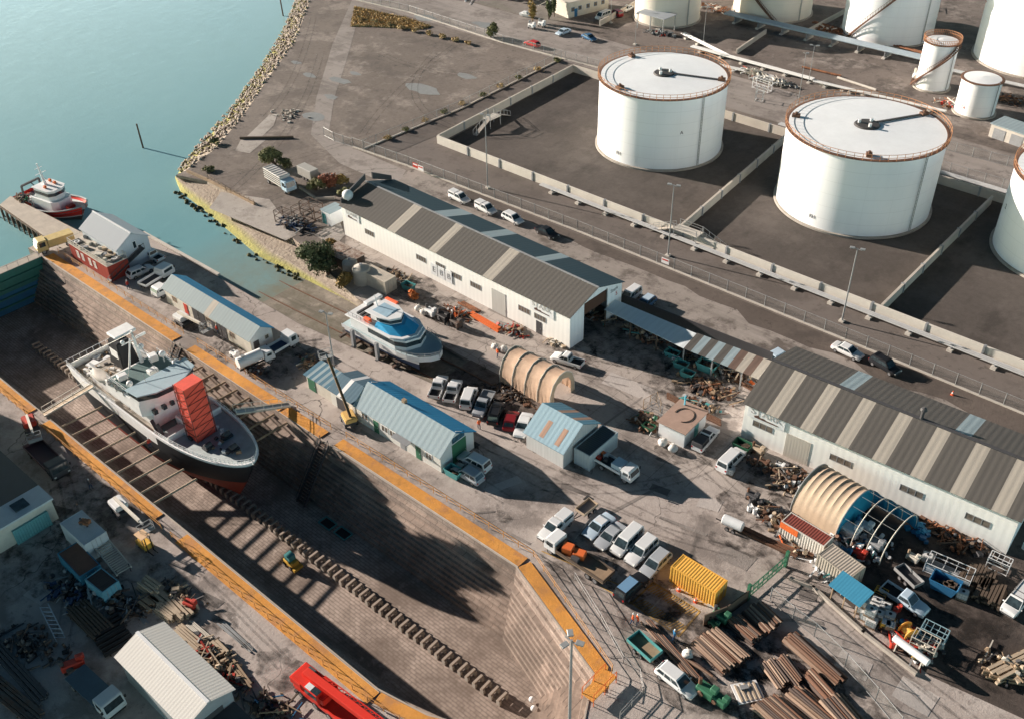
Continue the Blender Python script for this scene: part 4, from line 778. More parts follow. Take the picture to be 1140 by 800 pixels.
for k in range(10): f = k/9; mb.bar((L8+1.4, 4.2-7.7*f, 3.4-3.2*f), (L8+1.4, 4.2-7.7*f, 4.4-3.2*f), .06)
mb.bar((L8+1.4, 4.2, 4.4), (L8+1.4, -3.5, 1.2), .07); mb.build('outside_stair', m_dgrey, S8)
S9 = thing('red_wheelhouse', 'dark red deck building with a pale cluttered roof deck beside the quay head', 'building', (-159.0, 61.6, 0), 0)
m_dred = corr((.3, .05, .035), 1.2, 0, .3, 'dark_red_boards'); mb = MB(); mb.bx(0, 12.6, 0, .1, 0, 3.0); mb.bx(0, 12.6, 3.7, 3.8, 0, 3.0); mb.bx(0, .1, .1, 3.7, 0, 3.0); mb.bx(12.5, 12.6, .1, 3.7, 0, 3.0); mb.build('wall', m_dred, S9)
mb = MB(); mb.bx(-.1, 12.7, -.1, 3.9, 3.0, 3.12); mb.build('roof_deck', paint((.55, .5, .43), .8, 0, .35, 'pale_deck'), S9)
mb = MB()
for x in range(0, 13, 1):
    for y in (0, 3.8): mb.bar((x*1.04, y, 3.1), (x*1.04, y, 4.0), .07)
for y in (0, 3.8): mb.bar((0, y, 4.0), (12.6, y, 4.0), .08); mb.bar((0, y, 3.55), (12.6, y, 3.55), .06)
for x in (0, 12.6): mb.bar((x, 0, 4.0), (x, 3.8, 4.0), .08)
mb.build('railing', m_cream, S9, norm=False)
for x, y in ((1.2, 1.0), (11.4, 2.2)):
    mb = MB(); mb.box((x, y, 3.22), (1.7, 1.7, .12)); o = mb.build('black_panel', m_black, S9); mb = MB(); mb.lathe([(.28, 3.3), (.5, 3.3)], (x, y, 0), 20); mb.build('white_ring', m_white, o, norm=False)
mb = MB(); random.seed(3)
for k in range(16): mb.box((random.uniform(1, 12), random.uniform(.6, 3.2), 3.35), (random.uniform(.4, 1.5), random.uniform(.3, .9), random.uniform(.2, .6)), random.random(), k % 3)
mb.build('roof_equipment', [m_cream, m_grey, m_timber_p], S9)
for x in (2.2, 3.8, 6.2, 7.8): window(S9, x, 1.0, .8, 1.4, 0, 1, m_white, gl=paint((.6, .55, .5), .5, 0, .3, 'white_blind'))
# caisson gate
CG = thing('dock_gate', 'green and blue steel caisson gate closing the dry dock mouth', 'gate', (-164.6, 47.3, 0), 0)
mb = MB(); mb.bx(-1, 1, -10.8, 10.8, -3.8, .1, 0); mb.bx(-1.002, 1.002, -10.8, 10.8, -7.5, -3.8, 1); mb.build('gate_body', [paint((.05, .2, .16), .5, 0, .45, 'sea_green_paint'), paint((.03, .16, .3), .5, 0, .45, 'blue_hull_paint')], CG)
mb = MB(); mb.bx(-1.1, 1.1, -10.8, 10.8, .1, .2); mb.build('gate_deck', m_conc, CG); mb = MB()
for k in range(12): mb.bar((1.0, -10.5+k*1.9, .2), (1.0, -10.5+k*1.9, 1.2), .06)
mb.bar((1, -10.6, 1.2), (1, 10.6, 1.2), .06); mb.build('railing', m_steel, CG, norm=False); mb = MB()
for z in (-1.4, -3.0, -4.6, -6.2): mb.bx(1.0, 1.35, -10.8, 10.8, z-.12, z+.12)
mb.build('rib', paint((.05, .2, .16), .5, 0, .5, 'sea_green_rib'), CG)
# jetty
JT = thing('wooden_jetty', 'timber and concrete jetty on piles with the red tug moored beside it', 'jetty', (-160, 62.2, 0), 0)
mb = MB(); mb.prism([(0.5, -.3), (.5, 5.4), (-30.2, 3.6), (-28.4, .6)], -.5, .05); mb.build('deck', paint((.52, .46, .39), .9, 0, .45, 'pale_jetty_deck', s=.5), JT)
pl = None
for k in range(14):
    for y in (.35, 2.6, 4.4):
        x = -1.2-k*2.05
        if pl is None: mb = MB(); mb.tube((0, 0, -9), (0, 0, -.4), .22, None, 8); pl = mb.build('pile', m_timber_d, JT, loc=(x, y, 0))
        else: o = pl.copy(); COL.objects.link(o); o.location = (x, y, 0)
mb = MB(); mb.bar((-.5, -.35, -.35), (-28.4, .5, -.35), .3, .4); mb.bar((0, 5.5, -.35), (-30, 3.7, -.35), .3, .4)
for k in range(15): mb.bar((-k*2, -.4, -2.6), (-k*2, -.4, .1), .22)
mb.build('fender', m_timber_d, JT)
for i, (x, y) in enumerate(((315, 18), (159, 165))):
    a = P(x, y, -2.2); t = thing('mooring_pile', ('dark leaning timber pile standing in the water off the rock shore', 'dark timber pile leaning in open water between the tug and the shore')[i], 'pile', (*a, 0)); mb = MB(); mb.tube((.3, 0, -6), (-.4, .2, 3.2), .22, .18, 8); mb.build('pile_shaft', m_timber_d, t)
# quay edge timbers, white kerb rail
for q0, q1, lb in (((-157, 74.4), (-134, 74.6), 'pale concrete edge beam along the quay above the slipway'),):
    t = thing('quay_kerb', lb, 'kerb', (*q0, 0)); mb = MB(); mb.bar((0, 0, .1), (q1[0]-q0[0], q1[1]-q0[1], .1), .55, .4); mb.build('beam', m_conc_pale, t)
# arch shelters
def arch_pts(w_, h, n=14): return [(w_/2-w_/2*cos(pi*i/n), h*sin(pi*i/n)**.85) for i in range(n+1)]
AX, AY = P(885, 590); 
S10 = thing('arched_fabric_shelter', 'beige arched fabric shelter with blue end wall beside the big striped shed', 'shelter', (-32.7, 87.0, 0), -.1); ap = arch_pts(8.2, 4.2)
mb = MB(); N = 7; rows = []
for k in range(N*4+1):
    x = 6.3*k/(N*4); sag = .0 if k % 4 == 0 else -.09; rows.append([(x, y, max(0, z+sag)+.35) for y, z in ap])
mb.grid(rows); mb.build('fabric_cover', paint((.55, .42, .3), .8, 0, .25, 'beige_canvas'), S10, smooth=30, norm=False)
mb = MB()
for k in (0, N): 
    x = 6.3*k/N; mb.path([(x, y, z+.37) for y, z in ap], .08)
mb.build('hoop', m_steel, S10)
mb = MB(); mb.add([(6.36, y, z+.4) for y, z in ap]+[(6.36, 8.2, .02), (6.36, 0, .02)], [tuple(range(len(ap)+2))]); mb.add([(6.32, y, z+.4) for y, z in ap]+[(6.32, 8.2, .02), (6.32, 0, .02)], [tuple(range(len(ap)+1, -1, -1))]); mb.build('end_wall', paint((.02, .3, .48), .6, 0, .2, 'bright_blue_tarp'), S10, norm=False)
S11 = thing('hoop_frame', 'bare white steel hoops of an uncovered arch shelter hung with blue tarpaulin', 'shelter', (-26.35, 86.37, 0), -.1)
for x in (2.0, 3.9, 5.8):
    mb = MB(); mb.path([(x, y, z+.35) for y, z in ap], .07, 8); mb.build('hoop', m_cream, S11)
mb = MB()
for y, z in (ap[3], ap[5], ap[7], ap[9], ap[11]): mb.bar((.2, y, z+.35), (5.8, y, z+.35), .035)
mb.build('purlin', m_steel, S11, norm=False)
mb = MB(); mb.grid([[(x, y+.05+.15*sin(x*3), z+.4) for y, z in ap[10:]] for x in [i*.5 for i in range(13)]]); mb.build('tarpaulin', paint((.02, .2, .34), .6, 0, .3, 'blue_tarp'), S11, norm=False)
container('shipping_container', 'white container with an orange band and dark red ribbed roof', (-28.9, 83.5, 0), -.08, 5.8, 2.1, 2.5, paint((.66, .62, .56), .5, 0, .4, 'container_white'), paint((.24, .06, .045), .6, 0, .4, 'container_red'))
mb = MB(); mb.box((*P(885, 603, 1.9), 1.85), (2.2, .08, 1.0), 0); t = thing('orange_banner', 'orange board fixed to the white container with the dark red roof', 'board', (-30.7, 82.5, 0), -.08); mb = MB(); mb.box((0, 0, 2.0), (2.4, .06, .9)); mb.build('board', m_orange, t)
container('shipping_container', 'beige ribbed container beside the blue roofed lean-to', (-23.6, 81.6, 0), -.2, 4.6, 2.7, 2.5, paint((.4, .36, .3), .6, 0, .4, 'container_beige'), paint((.44, .39, .33), .6, 0, .35, 'container_beige_roof'))
S12 = thing('blue_lean_to', 'small open lean-to with a bright blue ribbed roof behind the white tanks', 'shed', (-22.7, 77.6, 0), -.17); roof(S12, 3.5, 2.1, 2.6, 3.1, None, [corr((.05, .24, .38), .35, 0, .2, 'bright_blue_sheet')], yr=2.1)
for x in (.1, 1.7, 3.3):
    for y in (.1, 1.9): mb = MB(); mb.bar((x, y, 0), (x, y, 2.6), .12); mb.build('post', m_timber, S12)
# upper left small things by the long shed
S13 = thing('small_white_shed', 'tiny flat roofed white shed at the left end of the long shed', 'shed', (*P(372, 246), 0), radians(0)); mb = MB(); mb.box((0, 0, 1.3), (2.6, 3.4, 2.6)); mb.build('wall', m_white, S13); mb = MB(); mb.box((0, 0, 2.66), (2.8, 3.6, .12)); mb.build('roof', m_roofl, S13); door(S13, -1.0, .9, 2, -1.7, m_teal)
S14 = thing('rusty_flat_shed', 'low shed with rust streaked flat roof sheets between the trees and the long shed', 'shed', (*P(385, 294), 0), 0)
mb = MB(); mb.bx(-3.6, 3.2, -1.7, 1.7, 0, 2.2); mb.build('wall', m_rust2, S14)
for k in range(4): mb = MB(); mb.box((-2.8+k*1.75, 0, 2.3+.04*(k % 2)), (1.8, 3.9, .06)); mb.build('roof_sheet', rusty((.5, .43, .37), .35+.1*(k % 2), 'rusty_white_sheet'), S14)
container('shipping_container', 'cream container lying in front of the long shed, behind the yacht', (*P(422, 318), 0), 0, 6.1, 2.44, 2.5, paint((.6, .54, .45), .6, 0, .35, 'container_cream'))
m_skip = paint((.5, .46, .4), .8, 0, .4, 'plastic_tank')
for i, (x, y, r, h, lb) in enumerate(((404, 314, 1.5, 3.4, 'round beige water tank left of the cream container'), (391, 305, 1.3, 2.9, 'smaller pale round tank behind the beige one'))):
    t = thing('water_tank', lb, 'tank', (*P(x, y), 0)); mb = MB(); mb.lathe([(r, 0), (r, h*.8), (r*.9, h*.86), (.3, h), (.01, h)], n=28); mb.build('tank_shell', m_skip, t, smooth=15, norm=False); mb = MB(); mb.lathe([(.3, h), (.3, h+.2), (.01, h+.22)], n=16); mb.build('lid', m_grey, t, norm=False)
# building at the left edge and the tall neighbours whose shadow covers the lower left yard
S15 = thing('site_office', 'site office with flat grey and white roof at the left edge', 'building', (*P(6, 604), 0), radians(0))
mb = MB(); mb.bx(-14, 1.2, -1.2, 6.4, 0, 3.3); mb.build('wall', m_cream, S15); mb = MB(); mb.bx(-14.2, -2.2, -1.4, 6.6, 3.3, 3.5); mb.build('roof', m_dgrey, S15); mb = MB(); mb.bx(-2.2, 1.4, -1.4, 6.6, 3.3, 3.55); o = mb.build('white_roof', paint((.55, .58, .6), .6, 0, .2, 'pale_roof_coat'), S15); mb = MB(); mb.bx(-1.4, .3, 2.4, 4.2, 3.56, 3.7); mb.build('skylight', m_glass, o)
container('shipping_container', 'teal container standing beside the site office at the left edge', (*P(35, 590), 0), radians(90), 4.5, 2.2, 2.3, paint((.16, .4, .42), .5, 0, .3, 'container_teal'))
for (x0, x1, y0, y1, h, lb) in ((-160, -130, -30, 8, 20.5, 'tallest grey fabrication hall left of the yard'), (-160, -130.5, 8.2, 20, 16.3, 'second grey hall beside the tallest one'), (-160, -136, 20.2, 25, 12.6, 'lower grey annex of the halls nearest the dock')):
    t = thing('fabrication_hall', lb, 'building', ((x0+x1)/2, (y0+y1)/2, 0)); hx, hy = (x1-x0)/2, (y1-y0)/2; mb = MB(); mb.bx(-hx, hx, -hy, hy, 0, h-.5); mb.build('wall', corr((.4, .43, .45), .6, 0, .3, 'grey_hall_sheet'), t); mb = MB(); mb.extx([(-hy, h-.5), (hy, h-.5), (hy, h), (0, h+.3), (-hy, h)], -hx-.1, hx+.1); mb.build('roof', m_roofg, t)
# yacht slip tent
S16 = thing('tarpaulin_tent', 'ribbed tunnel tent of tan tarpaulin over the slipway rails', 'tent', (-77.6, 83.4, 0), radians(0)); LT, WT, HT = 9.4, 5.6, 4.6
prof = [(0, 0), (.12, 2.0), (.75, 3.6), (2.0, 4.5), (2.8, 4.6), (3.6, 4.5), (4.85, 3.6), (5.48, 2.0), (5.6, 0)]
def ip(k, N=4):
    out = []
    for a_, b_2 in zip(prof[:-1], prof[1:]):
        for j in range(N): f = j/N; out.append((a_[0]+(b_2[0]-a_[0])*f, a_[1]+(b_2[1]-a_[1])*f))
    return out+[prof[-1]]
pp = ip(0); rows = []; NR = 40
for k in range(NR+1):
    x = LT*k/NR; ph = (k % 10)/10; sag = .26*sin(pi*ph); r = []
    for j, (y, z) in enumerate(pp):
        cy, cz = WT/2, 1.5; low = max(0, 1-z/2.6); wv = .1*low*sin(k*2.1+j*.9)+.06*noise.noise((x*2, y*2, z*2)); kk = 1-sag*.12*(1-low*.5)+wv*.25
        r.append((x+.05*sin(j+k), cy+(y-cy)*kk, max(0.02, z*(1-sag*.06)+wv*.3)))
    rows.append(r)
mb = MB(); mb.grid(rows); mb.build('tarpaulin', paint((.58, .4, .28), .75, 0, .35, 'tan_tarpaulin'), S16, smooth=60, norm=False)
for x in (0, LT/4, LT/2, 3*LT/4, LT): mb = MB(); mb.path([(x, y, z+.03) for y, z in prof], .07, 6); mb.build('hoop', m_cream, S16)
mb = MB(); mb.extx([(0, 0), (.9, 0), (.9, 2.2), (1.5, 3.2), (2.8, 3.7), (4.1, 3.2), (4.7, 2.2), (4.7, 0), (5.6, 0), (5.48, 2), (4.85, 3.6), (3.6, 4.5), (2.8, 4.6), (2, 4.5), (.75, 3.6), (.12, 2)], LT, LT+.06); mb.build('end_flap', paint((.55, .42, .3), .8, 0, .3, 'tan_canvas'), S16)
mb = MB(); mb.bx(.02, .08, .3, 5.3, 0, 3.4)
# ================================================================ VEHICLES
random.seed(11)
def carpaint(c): return paint(c, .28, .1, .06, 'car_paint')
CW = carpaint((.74, .75, .75)); CS = carpaint((.4, .43, .46)); CB = carpaint((.02, .022, .026)); CR_ = carpaint((.22, .02, .025)); CBL = carpaint((.18, .33, .5)); CBD = carpaint((.04, .12, .24)); CRR = carpaint((.5, .03, .03)); CPB = carpaint((.5, .62, .72))
m_tyre = m_black; m_wrim = paint((.35, .35, .36), .35, .5, .1, 'wheel_rim')
def wheelmb(): 
    mb = MB(); mb.lathe([(.01, -.0), (.2, 0), (.22, .03), (.33, .03), (.35, .0), (.35, -.16), (.33, -.2), (.01, -.2)], n=18); 
    return mb
_W = {}
def add_wheel(t, x, y, side, r=.34, name='wheel', w_=.22):
    key = (round(r, 2), side, w_)
    if key not in _W:
        mb = MB(); mb.tube((0, -w_/2, 0), (0, w_/2, 0), r, None, 18); o = mb.build(name, m_tyre, t, bevel=.02)
        mb = MB(); mb.tube((0, side*(w_/2), 0), (0, side*(w_/2+.015), 0), r*.62, None, 14); h = mb.build('rim', m_wrim, o); _W[key] = (o, h)
    else:
        a_, b_2 = _W[key]; o = a_.copy(); COL.objects.link(o); h = b_2.copy(); COL.objects.link(h); h.parent = o
    o.parent = t; o.location = (x, y, r); return o
def car(kind, label, loc, rz_, col=CW, L=4.7, Wd=1.82, group=None, name='parked_car', cat='car', topcol=None, rack=False):
    """front towards +x"""
    H = {'sedan': 1.45, 'wagon': 1.58, 'suv': 1.75, 'van': 1.95, 'ute': 1.72, 'utecan': 1.78, 'hatch': 1.5, 'utetray': 1.72}[kind]
    bz = {'van': 1.05, 'suv': 1.02, 'ute': 1.02, 'utecan': 1.02, 'utetray': 1.02}.get(kind, .92); h = L/2; w2 = Wd/2
    t = thing(name, label, cat, (loc[0], loc[1], .015), rz_, group)
    # roofline stations: rear foot, rear roof, front roof, windscreen foot
    xr, xrr, xfr, xf = {'sedan': (-h+.75, -h+1.35, .35, 1.15), 'wagon': (-h+.08, -h+.5, .4, 1.2), 'suv': (-h+.08, -h+.35, .5, 1.2), 'van': (-h+.06, -h+.2, h-1.55, h-.75),
        'ute': (-.55, -.4, .55, 1.25), 'utecan': (-.55, -.4, .55, 1.25), 'utetray': (-.3, -.2, .6, 1.25), 'hatch': (-h+.1, -h+.6, .35, 1.15)}[kind]
    hz = bz-.12 if kind != 'van' else bz-.02     # bonnet height at nose
    mb = MB(); st = []
    def sec(x, zt, wk, zb=.3): return [(x, -w2*wk*.9, zb), (x, -w2*wk, zb+.16), (x, -w2*wk, zt-.16), (x, -w2*wk*.93, zt-.02), (x, -w2*wk*.6, zt+.02), (x, w2*wk*.6, zt+.02), (x, w2*wk*.93, zt-.02), (x, w2*wk, zt-.16), (x, w2*wk, zb+.16), (x, w2*wk*.9, zb)]
    bed = kind in ('ute', 'utetray'); rearz = bz if kind != 'sedan' else bz+.04
    xs = [(-h, rearz-.12, .86), (-h+.12, rearz, .95), (-h+.6, rearz, 1), (xf-.3, bz, 1), (xf, bz, 1), (h-.55, hz+.04, .98), (h-.15, hz-.08, .92), (h, hz-.28, .82)]
    if bed: xs = [(xr-.02, bz, 1), (xr+.2, bz, 1), (xf, bz, 1), (h-.55, hz+.04, .98), (h-.15, hz-.08, .92), (h, hz-.28, .82)]
    rows = [sec(*a) for a in xs]; mb.grid(rows, close=True); n = 10
    mb.add(rows[0], [tuple(range(n))]); mb.add(rows[-1], [tuple(range(n-1, -1, -1))])
    # greenhouse
    k = .8; kb = .93; G = [[(xr, -w2*kb, bz), (xf, -w2*kb, bz), (xf, w2*kb, bz), (xr, w2*kb, bz)], [(xrr, -w2*k, H-.06), (xfr, -w2*k, H-.06), (xfr, w2*k, H-.06), (xrr, w2*k, H-.06)], [(xrr+.1, -w2*(k-.08), H), (xfr-.12, -w2*(k-.08), H), (xfr-.12, w2*(k-.08), H), (xrr+.1, w2*(k-.08), H)]]
    mb.grid(G, close=True); mb.add(G[2], [(0, 1, 2, 3)])
    body = mb.build('body', col, t, smooth=35)
    if topcol: mb = MB(); mb.box(((xrr+xfr)/2, 0, H+.01), (xfr-xrr-.3, Wd*.7, .03)); mb.build('roof_panel', topcol, t)
    def pane(nm, quad, inset=(.08, .12), off=.02, mi=m_glass):
        q = [Vector(p) for p in quad]; nr = (q[1]-q[0]).cross(q[3]-q[0]).normalized(); c = sum(q, Vector())/4
        if nr.dot(c-Vector((0, 0, .8))) < 0: nr = -nr
        def lp(u, v): return q[0].lerp(q[1], u).lerp(q[3].lerp(q[2], u), v)
        u, v = inset; mb = MB(); mb.add([lp(u, v)+nr*off, lp(1-u, v)+nr*off, lp(1-u, 1-v)+nr*off, lp(u, 1-v)+nr*off], [(0, 1, 2, 3)]); return mb.build(nm, mi, t, norm=False)
    B, T = G[0], G[1]
    pane('windscreen', (B[1], B[2], T[2], T[1]), (.05, .06)); pane('rear_window', (B[3], B[0], T[0], T[3]), (.08, .12))
    nwin = {'sedan': 2, 'wagon': 3, 'suv': 3, 'van': 3, 'hatch': 2, 'ute': 2, 'utecan': 2, 'utetray': 1}[kind]
    for a_, b_2, c_, d_ in ((B[0], B[1], T[1], T[0]), (B[3], B[2], T[2], T[3])):
        a_, b_2, c_, d_ = map(Vector, (a_, b_2, c_, d_))
        for i in range(nwin):
            u0, u1 = .06+i*.9/nwin, .06+(i+1)*.9/nwin-.04; pane('side_window', (a_.lerp(b_2, u0), a_.lerp(b_2, u1), d_.lerp(c_, u1), d_.lerp(c_, u0)), (.0, .14))
    for x in (-h+.85, h-.88):
        for s in (-1, 1): add_wheel(t, x, s*(w2-.1), s)
    for s in (-1, 1):
        mb = MB(); mb.box((h-.1, s*w2*.68, hz-.22), (.16, .34, .14), -s*.35); mb.build('headlight', m_light, t)
        if not bed: mb = MB(); mb.box((-h+.02, s*w2*.76, rearz-.22), (.1, .2, .22)); mb.build('tail_light', m_tail, t)
        mb = MB(); mb.box((xf-.25, s*(w2+.08), bz+.08), (.1, .2, .14)); mb.build('mirror', m_black if col != CW else col, t)
    mb = MB(); mb.box((h-.02, 0, .42), (.1, Wd*.78, .16)); mb.build('bumper', m_dgrey, t)
    if kind in ('ute',):     # open well body
        mb = MB(); x0, x1 = -h, xr-.04; mb.bx(x0, x1, -w2, w2, .42, .55); mb.bx(x0, x1, -w2, -w2+.1, .55, bz-.04); mb.bx(x0, x1, w2-.1, w2, .55, bz-.04); mb.bx(x0, x0+.07, -w2+.1, w2-.1, .55, bz-.06); mb.bx(x1-.06, x1, -w2+.1, w2-.1, .55, bz-.04); mb.build('tray', col, t, bevel=.02)
        mb = MB(); mb.bx(x0+.08, x1-.08, -w2+.12, w2-.12, .56, .6); mb.build('tray_liner', m_black, t)
        for s in (-1, 1): mb = MB(); mb.box((-h-.01, s*w2*.86, .8), (.06, .16, .25)); mb.build('tail_light', m_tail, t)
    if kind == 'utecan':
        mb = MB(); mb.box((-h/2-.35, 0, bz+.34), (h-.55, Wd*.92, .72), top=(.94, .86)); mb.build('canopy', col if not topcol else topcol, t, bevel=.05)
        for s in (-1, 1): mb = MB(); mb.box((-h/2-.35, s*Wd*.455, bz+.36), (h-1.0, .02, .3)); mb.build('canopy_window', m_glass, t)
    if kind == 'utetray':
        mb = MB(); x0, x1 = -h, xr-.05; mb.bx(x0, x1, -w2, w2, .86, .96); mb.build('tray', m_steel, t); mb = MB()
        for s in (-1, 1): mb.bx(x0, x1, s*w2-.03, s*w2+.03, .96, 1.2)
        mb.bx(x0-.03, x0+.03, -w2+.04, w2-.04, .96, 1.2); mb.build('tray_side', col, t); mb = MB(); mb.bar((x1, -w2+.1, .97), (x1, -w2+.1, 1.8), .06); mb.bar((x1, w2-.1, .97), (x1, w2-.1, 1.8), .06); mb.bar((x1, -w2+.1, 1.8), (x1, w2-.1, 1.8), .06); mb.build('headboard', m_black, t); mb = MB(); mb.bx(x0, x1, -.5, .5, .5, .86); mb.build('chassis', m_black, t)
    if rack:
        mb = MB()
        for x in (xrr+.3, 0, xfr-.2): mb.bar((x, -w2*.75, H+.08), (x, w2*.75, H+.08), .05)
        for s in (-1, 1): mb.bar((xrr+.2, s*w2*.74, H+.06), (xfr-.1, s*w2*.74, H+.06), .05)
        mb.build('roof_rack', m_black, t)
    return t
def V(kind, label, rear, front, col=CW, L=4.7, z=.7, **k):
    a_, b_2 = Vector(P(*rear, z)), Vector(P(*front, z)); c = (a_+b_2)/2; d = b_2-a_; return car(kind, label, (c.x, c.y), atan2(d.y, d.x), col, L, **k)
g_l = 'cars parked along the lane fence'
V('utecan', 'white utility with canopy, first of the cars along the lane fence', (500, 214.5), (523, 225.5), group=g_l)
V('utecan', 'white utility with canopy, second car along the lane fence', (529, 226), (553, 238), group=g_l)
V('wagon', 'white estate car, third along the lane fence and just before the black one', (560, 237), (582, 248.5), group=g_l)
V('sedan', 'black saloon at the end of the four cars along the lane fence', (597, 252), (621, 264), CB, group=g_l)
V('sedan', 'white saloon parked by the fence behind the big striped shed', (929, 383), (959, 397), L=4.8)
V('suv', 'black off-roader parked behind the big striped shed, next to the white saloon', (970, 397), (1001, 415), CB, rack=True)
V('van', 'white van parked behind the long canopy at the gable of the long shed', (710, 323.5), (693, 336), L=4.6)
V('wagon', 'blue grey estate car behind the long canopy beside the white van', (727, 331), (709, 345), CBD, topcol=CPB)
V('hatch', 'pale blue hatchback half hidden behind the left end of the big striped shed', (870, 393), (851, 403), CPB)
V('hatch', 'red hatchback driving on the upper road beside the kerb fence', (600, 51), (585, 46), CRR)
V('sedan', 'pale silver saloon on the upper road with a long shadow', (634, 33), (620, 38), CPB)
V('sedan', 'blue saloon on the upper road', (648, 38), (664, 45), CBD)
V('van', 'white van parked on the far side of the upper road', (678, 15), (664, 21), L=5.2)
V('ute', 'white double cab pickup with open black tray in the sunlit middle of the yard', (644.5, 404), (619, 396), L=5.1)
g_s = 'cars parked side by side along the slipway rails'
V('ute', 'white pickup with black tray, first of the row parked along the slipway', (483, 440.5), (493, 419), L=5.1, group=g_s)
V('ute', 'white pickup with brown tray load, second of the row along the slipway', (500, 444.5), (508.5, 424), L=5.0, group=g_s)
V('van', 'small white van, third of the row along the slipway', (518, 453), (526, 431.5), L=4.5, group=g_s)
V('utetray', 'silver grey flatbed utility facing the dock, fourth of the row', (545, 437), (531, 462), CS, L=5.2, group=g_s)
V('suv', 'black off-roader with a roof rack in the slipway row', (548, 471), (556, 447), CB, rack=True, group=g_s)
V('hatch', 'dark red hatchback between the black off-roader and the white saloon', (566, 477), (572, 457), CR_, L=4.0, group=g_s)
V('sedan', 'white saloon utility at the end of the slipway row, beside the pale blue store', (587.5, 460.5), (577.5, 485), L=4.9, group=g_s)
V('suv', 'white estate car parked beside the green gable door of the office building', (541, 520), (514.5, 506), L=4.9)
V('wagon', 'silver estate car parked just below the white one by the office gable', (533, 533.5), (508.5, 519), CS, L=4.7)
V('utecan', 'white utility with a dark grey canopy beside the flat roofed hut', (776.5, 498), (795, 477), topcol=m_dgrey, L=5.2)
V('van', 'long white estate van beside the big shed front corner', (803, 522), (825, 501), L=5.0)
g_p = 'cars in the painted bays near the yellow container'
V('utecan', 'white utility with a canopy, leftmost of the painted bays', (633, 573), (603, 599), L=5.2, group=g_p)
V('sedan', 'pale blue and white saloon in the painted bays next to the orange machine', (681, 573), (652, 597), CPB, topcol=CW, group=g_p)
V('sedan', 'silver grey saloon in the painted bays', (692, 585), (667, 607), CS, group=g_p)
V('van', 'white minivan in the painted bays, left of the other white one', (712, 588), (684, 616), L=5.0, group=g_p)
V('suv', 'white station wagon between the minivan and the silver estate', (728, 599), (700, 626), L=5.0, group=g_p)
V('wagon', 'silver estate at the right end of the painted bays, nearest the yellow container', (743, 613), (716, 640), CS, L=4.8, group=g_p)
V('suv', 'dark estate car with a blue roof, parked alone by the hatched bays', (689, 665), (717, 640), CB, topcol=CBL, L=4.8)
V('wagon', 'white four wheel drive wagon beside the long steel rails near the dock head', (738, 744), (770, 769), L=4.9)
V('ute', 'pale blue double cab pickup with an empty black tray in the dirt lot', (989, 654.5), (1026, 678), CPB, L=5.4)
V('van', 'white van with roof bars at the right edge of the dirt lot', (1145, 653), (1121, 682), rack=True, L=5.2)
V('wagon', 'white estate car on the quay beside the boathouse stair', (146, 306), (166, 297), L=4.7)
V('ute', 'white pickup with a dark tray in front of the boathouse', (178, 288), (161, 280), L=5.0)
V('suv', 'small red car far away at the top near the cream tank', (693, 18), (680, 12), CR_, L=4.3)
V('sedan', 'pale car beside the long wall near the first cream tank', (703, 7), (694, 12), CW, L=4.5)
# ---------------------------------------------------------------- trucks
def truck(label, rear, front, L, col, bed, name='truck', cat='truck', Wd=2.3, cabh=2.6, cabl=1.9, z=.9, group=None, axles=None):
    a_, b_2 = Vector(P(*rear, z)), Vector(P(*front, z)); c = (a_+b_2)/2; d = b_2-a_; t = thing(name, label, cat, (c.x, c.y, .015), atan2(d.y, d.x), group); h = L/2; w2 = Wd/2
    mb = MB(); prof = [(h-cabl, .6), (h, .6), (h, 1.35), (h-.28, cabh-.1), (h-.45, cabh), (h-cabl, cabh)]; mb.ext(prof, -w2, w2); mb.build('cab', col, t, bevel=.06, seg=2)
    f = MB(); f.add([(h+.02, -w2*.85, 1.42), (h+.02, w2*.85, 1.42), (h-.24, w2*.82, cabh-.2), (h-.24, -w2*.82, cabh-.2)], [(0, 1, 2, 3)]); f.build('windscreen', m_glass, t, norm=False)
    for s in (-1, 1):
        mb = MB(); mb.bx(h-cabl+.35, h-.5, s*w2-.015 if s > 0 else s*w2-.012, s*w2+.012, 1.45, cabh-.3); mb.build('side_window', m_glass, t); mb = MB(); mb.box((h+.01, s*w2*.75, .9), (.08, .3, .18)); mb.build('headlight', m_light, t); mb = MB(); mb.box((h-.15, s*(w2+.15), 1.8), (.08, .22, .4)); mb.build('mirror', m_black, t)
    mb = MB(); mb.bar((-h, -.4, .7), (h-cabl, -.4, .7), .14, .24); mb.bar((-h, .4, .7), (h-cabl, .4, .7), .14, .24); mb.bx(h-cabl, h, -w2*.8, w2*.8, .4, .6); mb.build('chassis', m_black, t)
    for x in (axles or (h-1.0, -h+1.3)):
        for s in (-1, 1): add_wheel(t, x, s*(w2-.16), s, .45, w_=.3)
    bed(t, -h, h-cabl-.1, w2); return t
def bed_flat(col=m_timber_d, side=None, load=None):
    def f(t, x0, x1, w2):
        mb = MB(); mb.bx(x0, x1, -w2, w2, .9, 1.05); mb.build('deck', col, t)
        if side:
            mb = MB()
            for s in (-1, 1): mb.bx(x0, x1, s*w2-.04, s*w2+.04, 1.05, 1.45)
            mb.bx(x0-.02, x0+.06, -w2+.05, w2-.05, 1.05, 1.45); mb.bx(x1-.06, x1, -w2+.05, w2-.05, 1.05, 1.9); mb.build('deck_side', side, t)
        if load: load(t, x0, x1, w2)
    return f
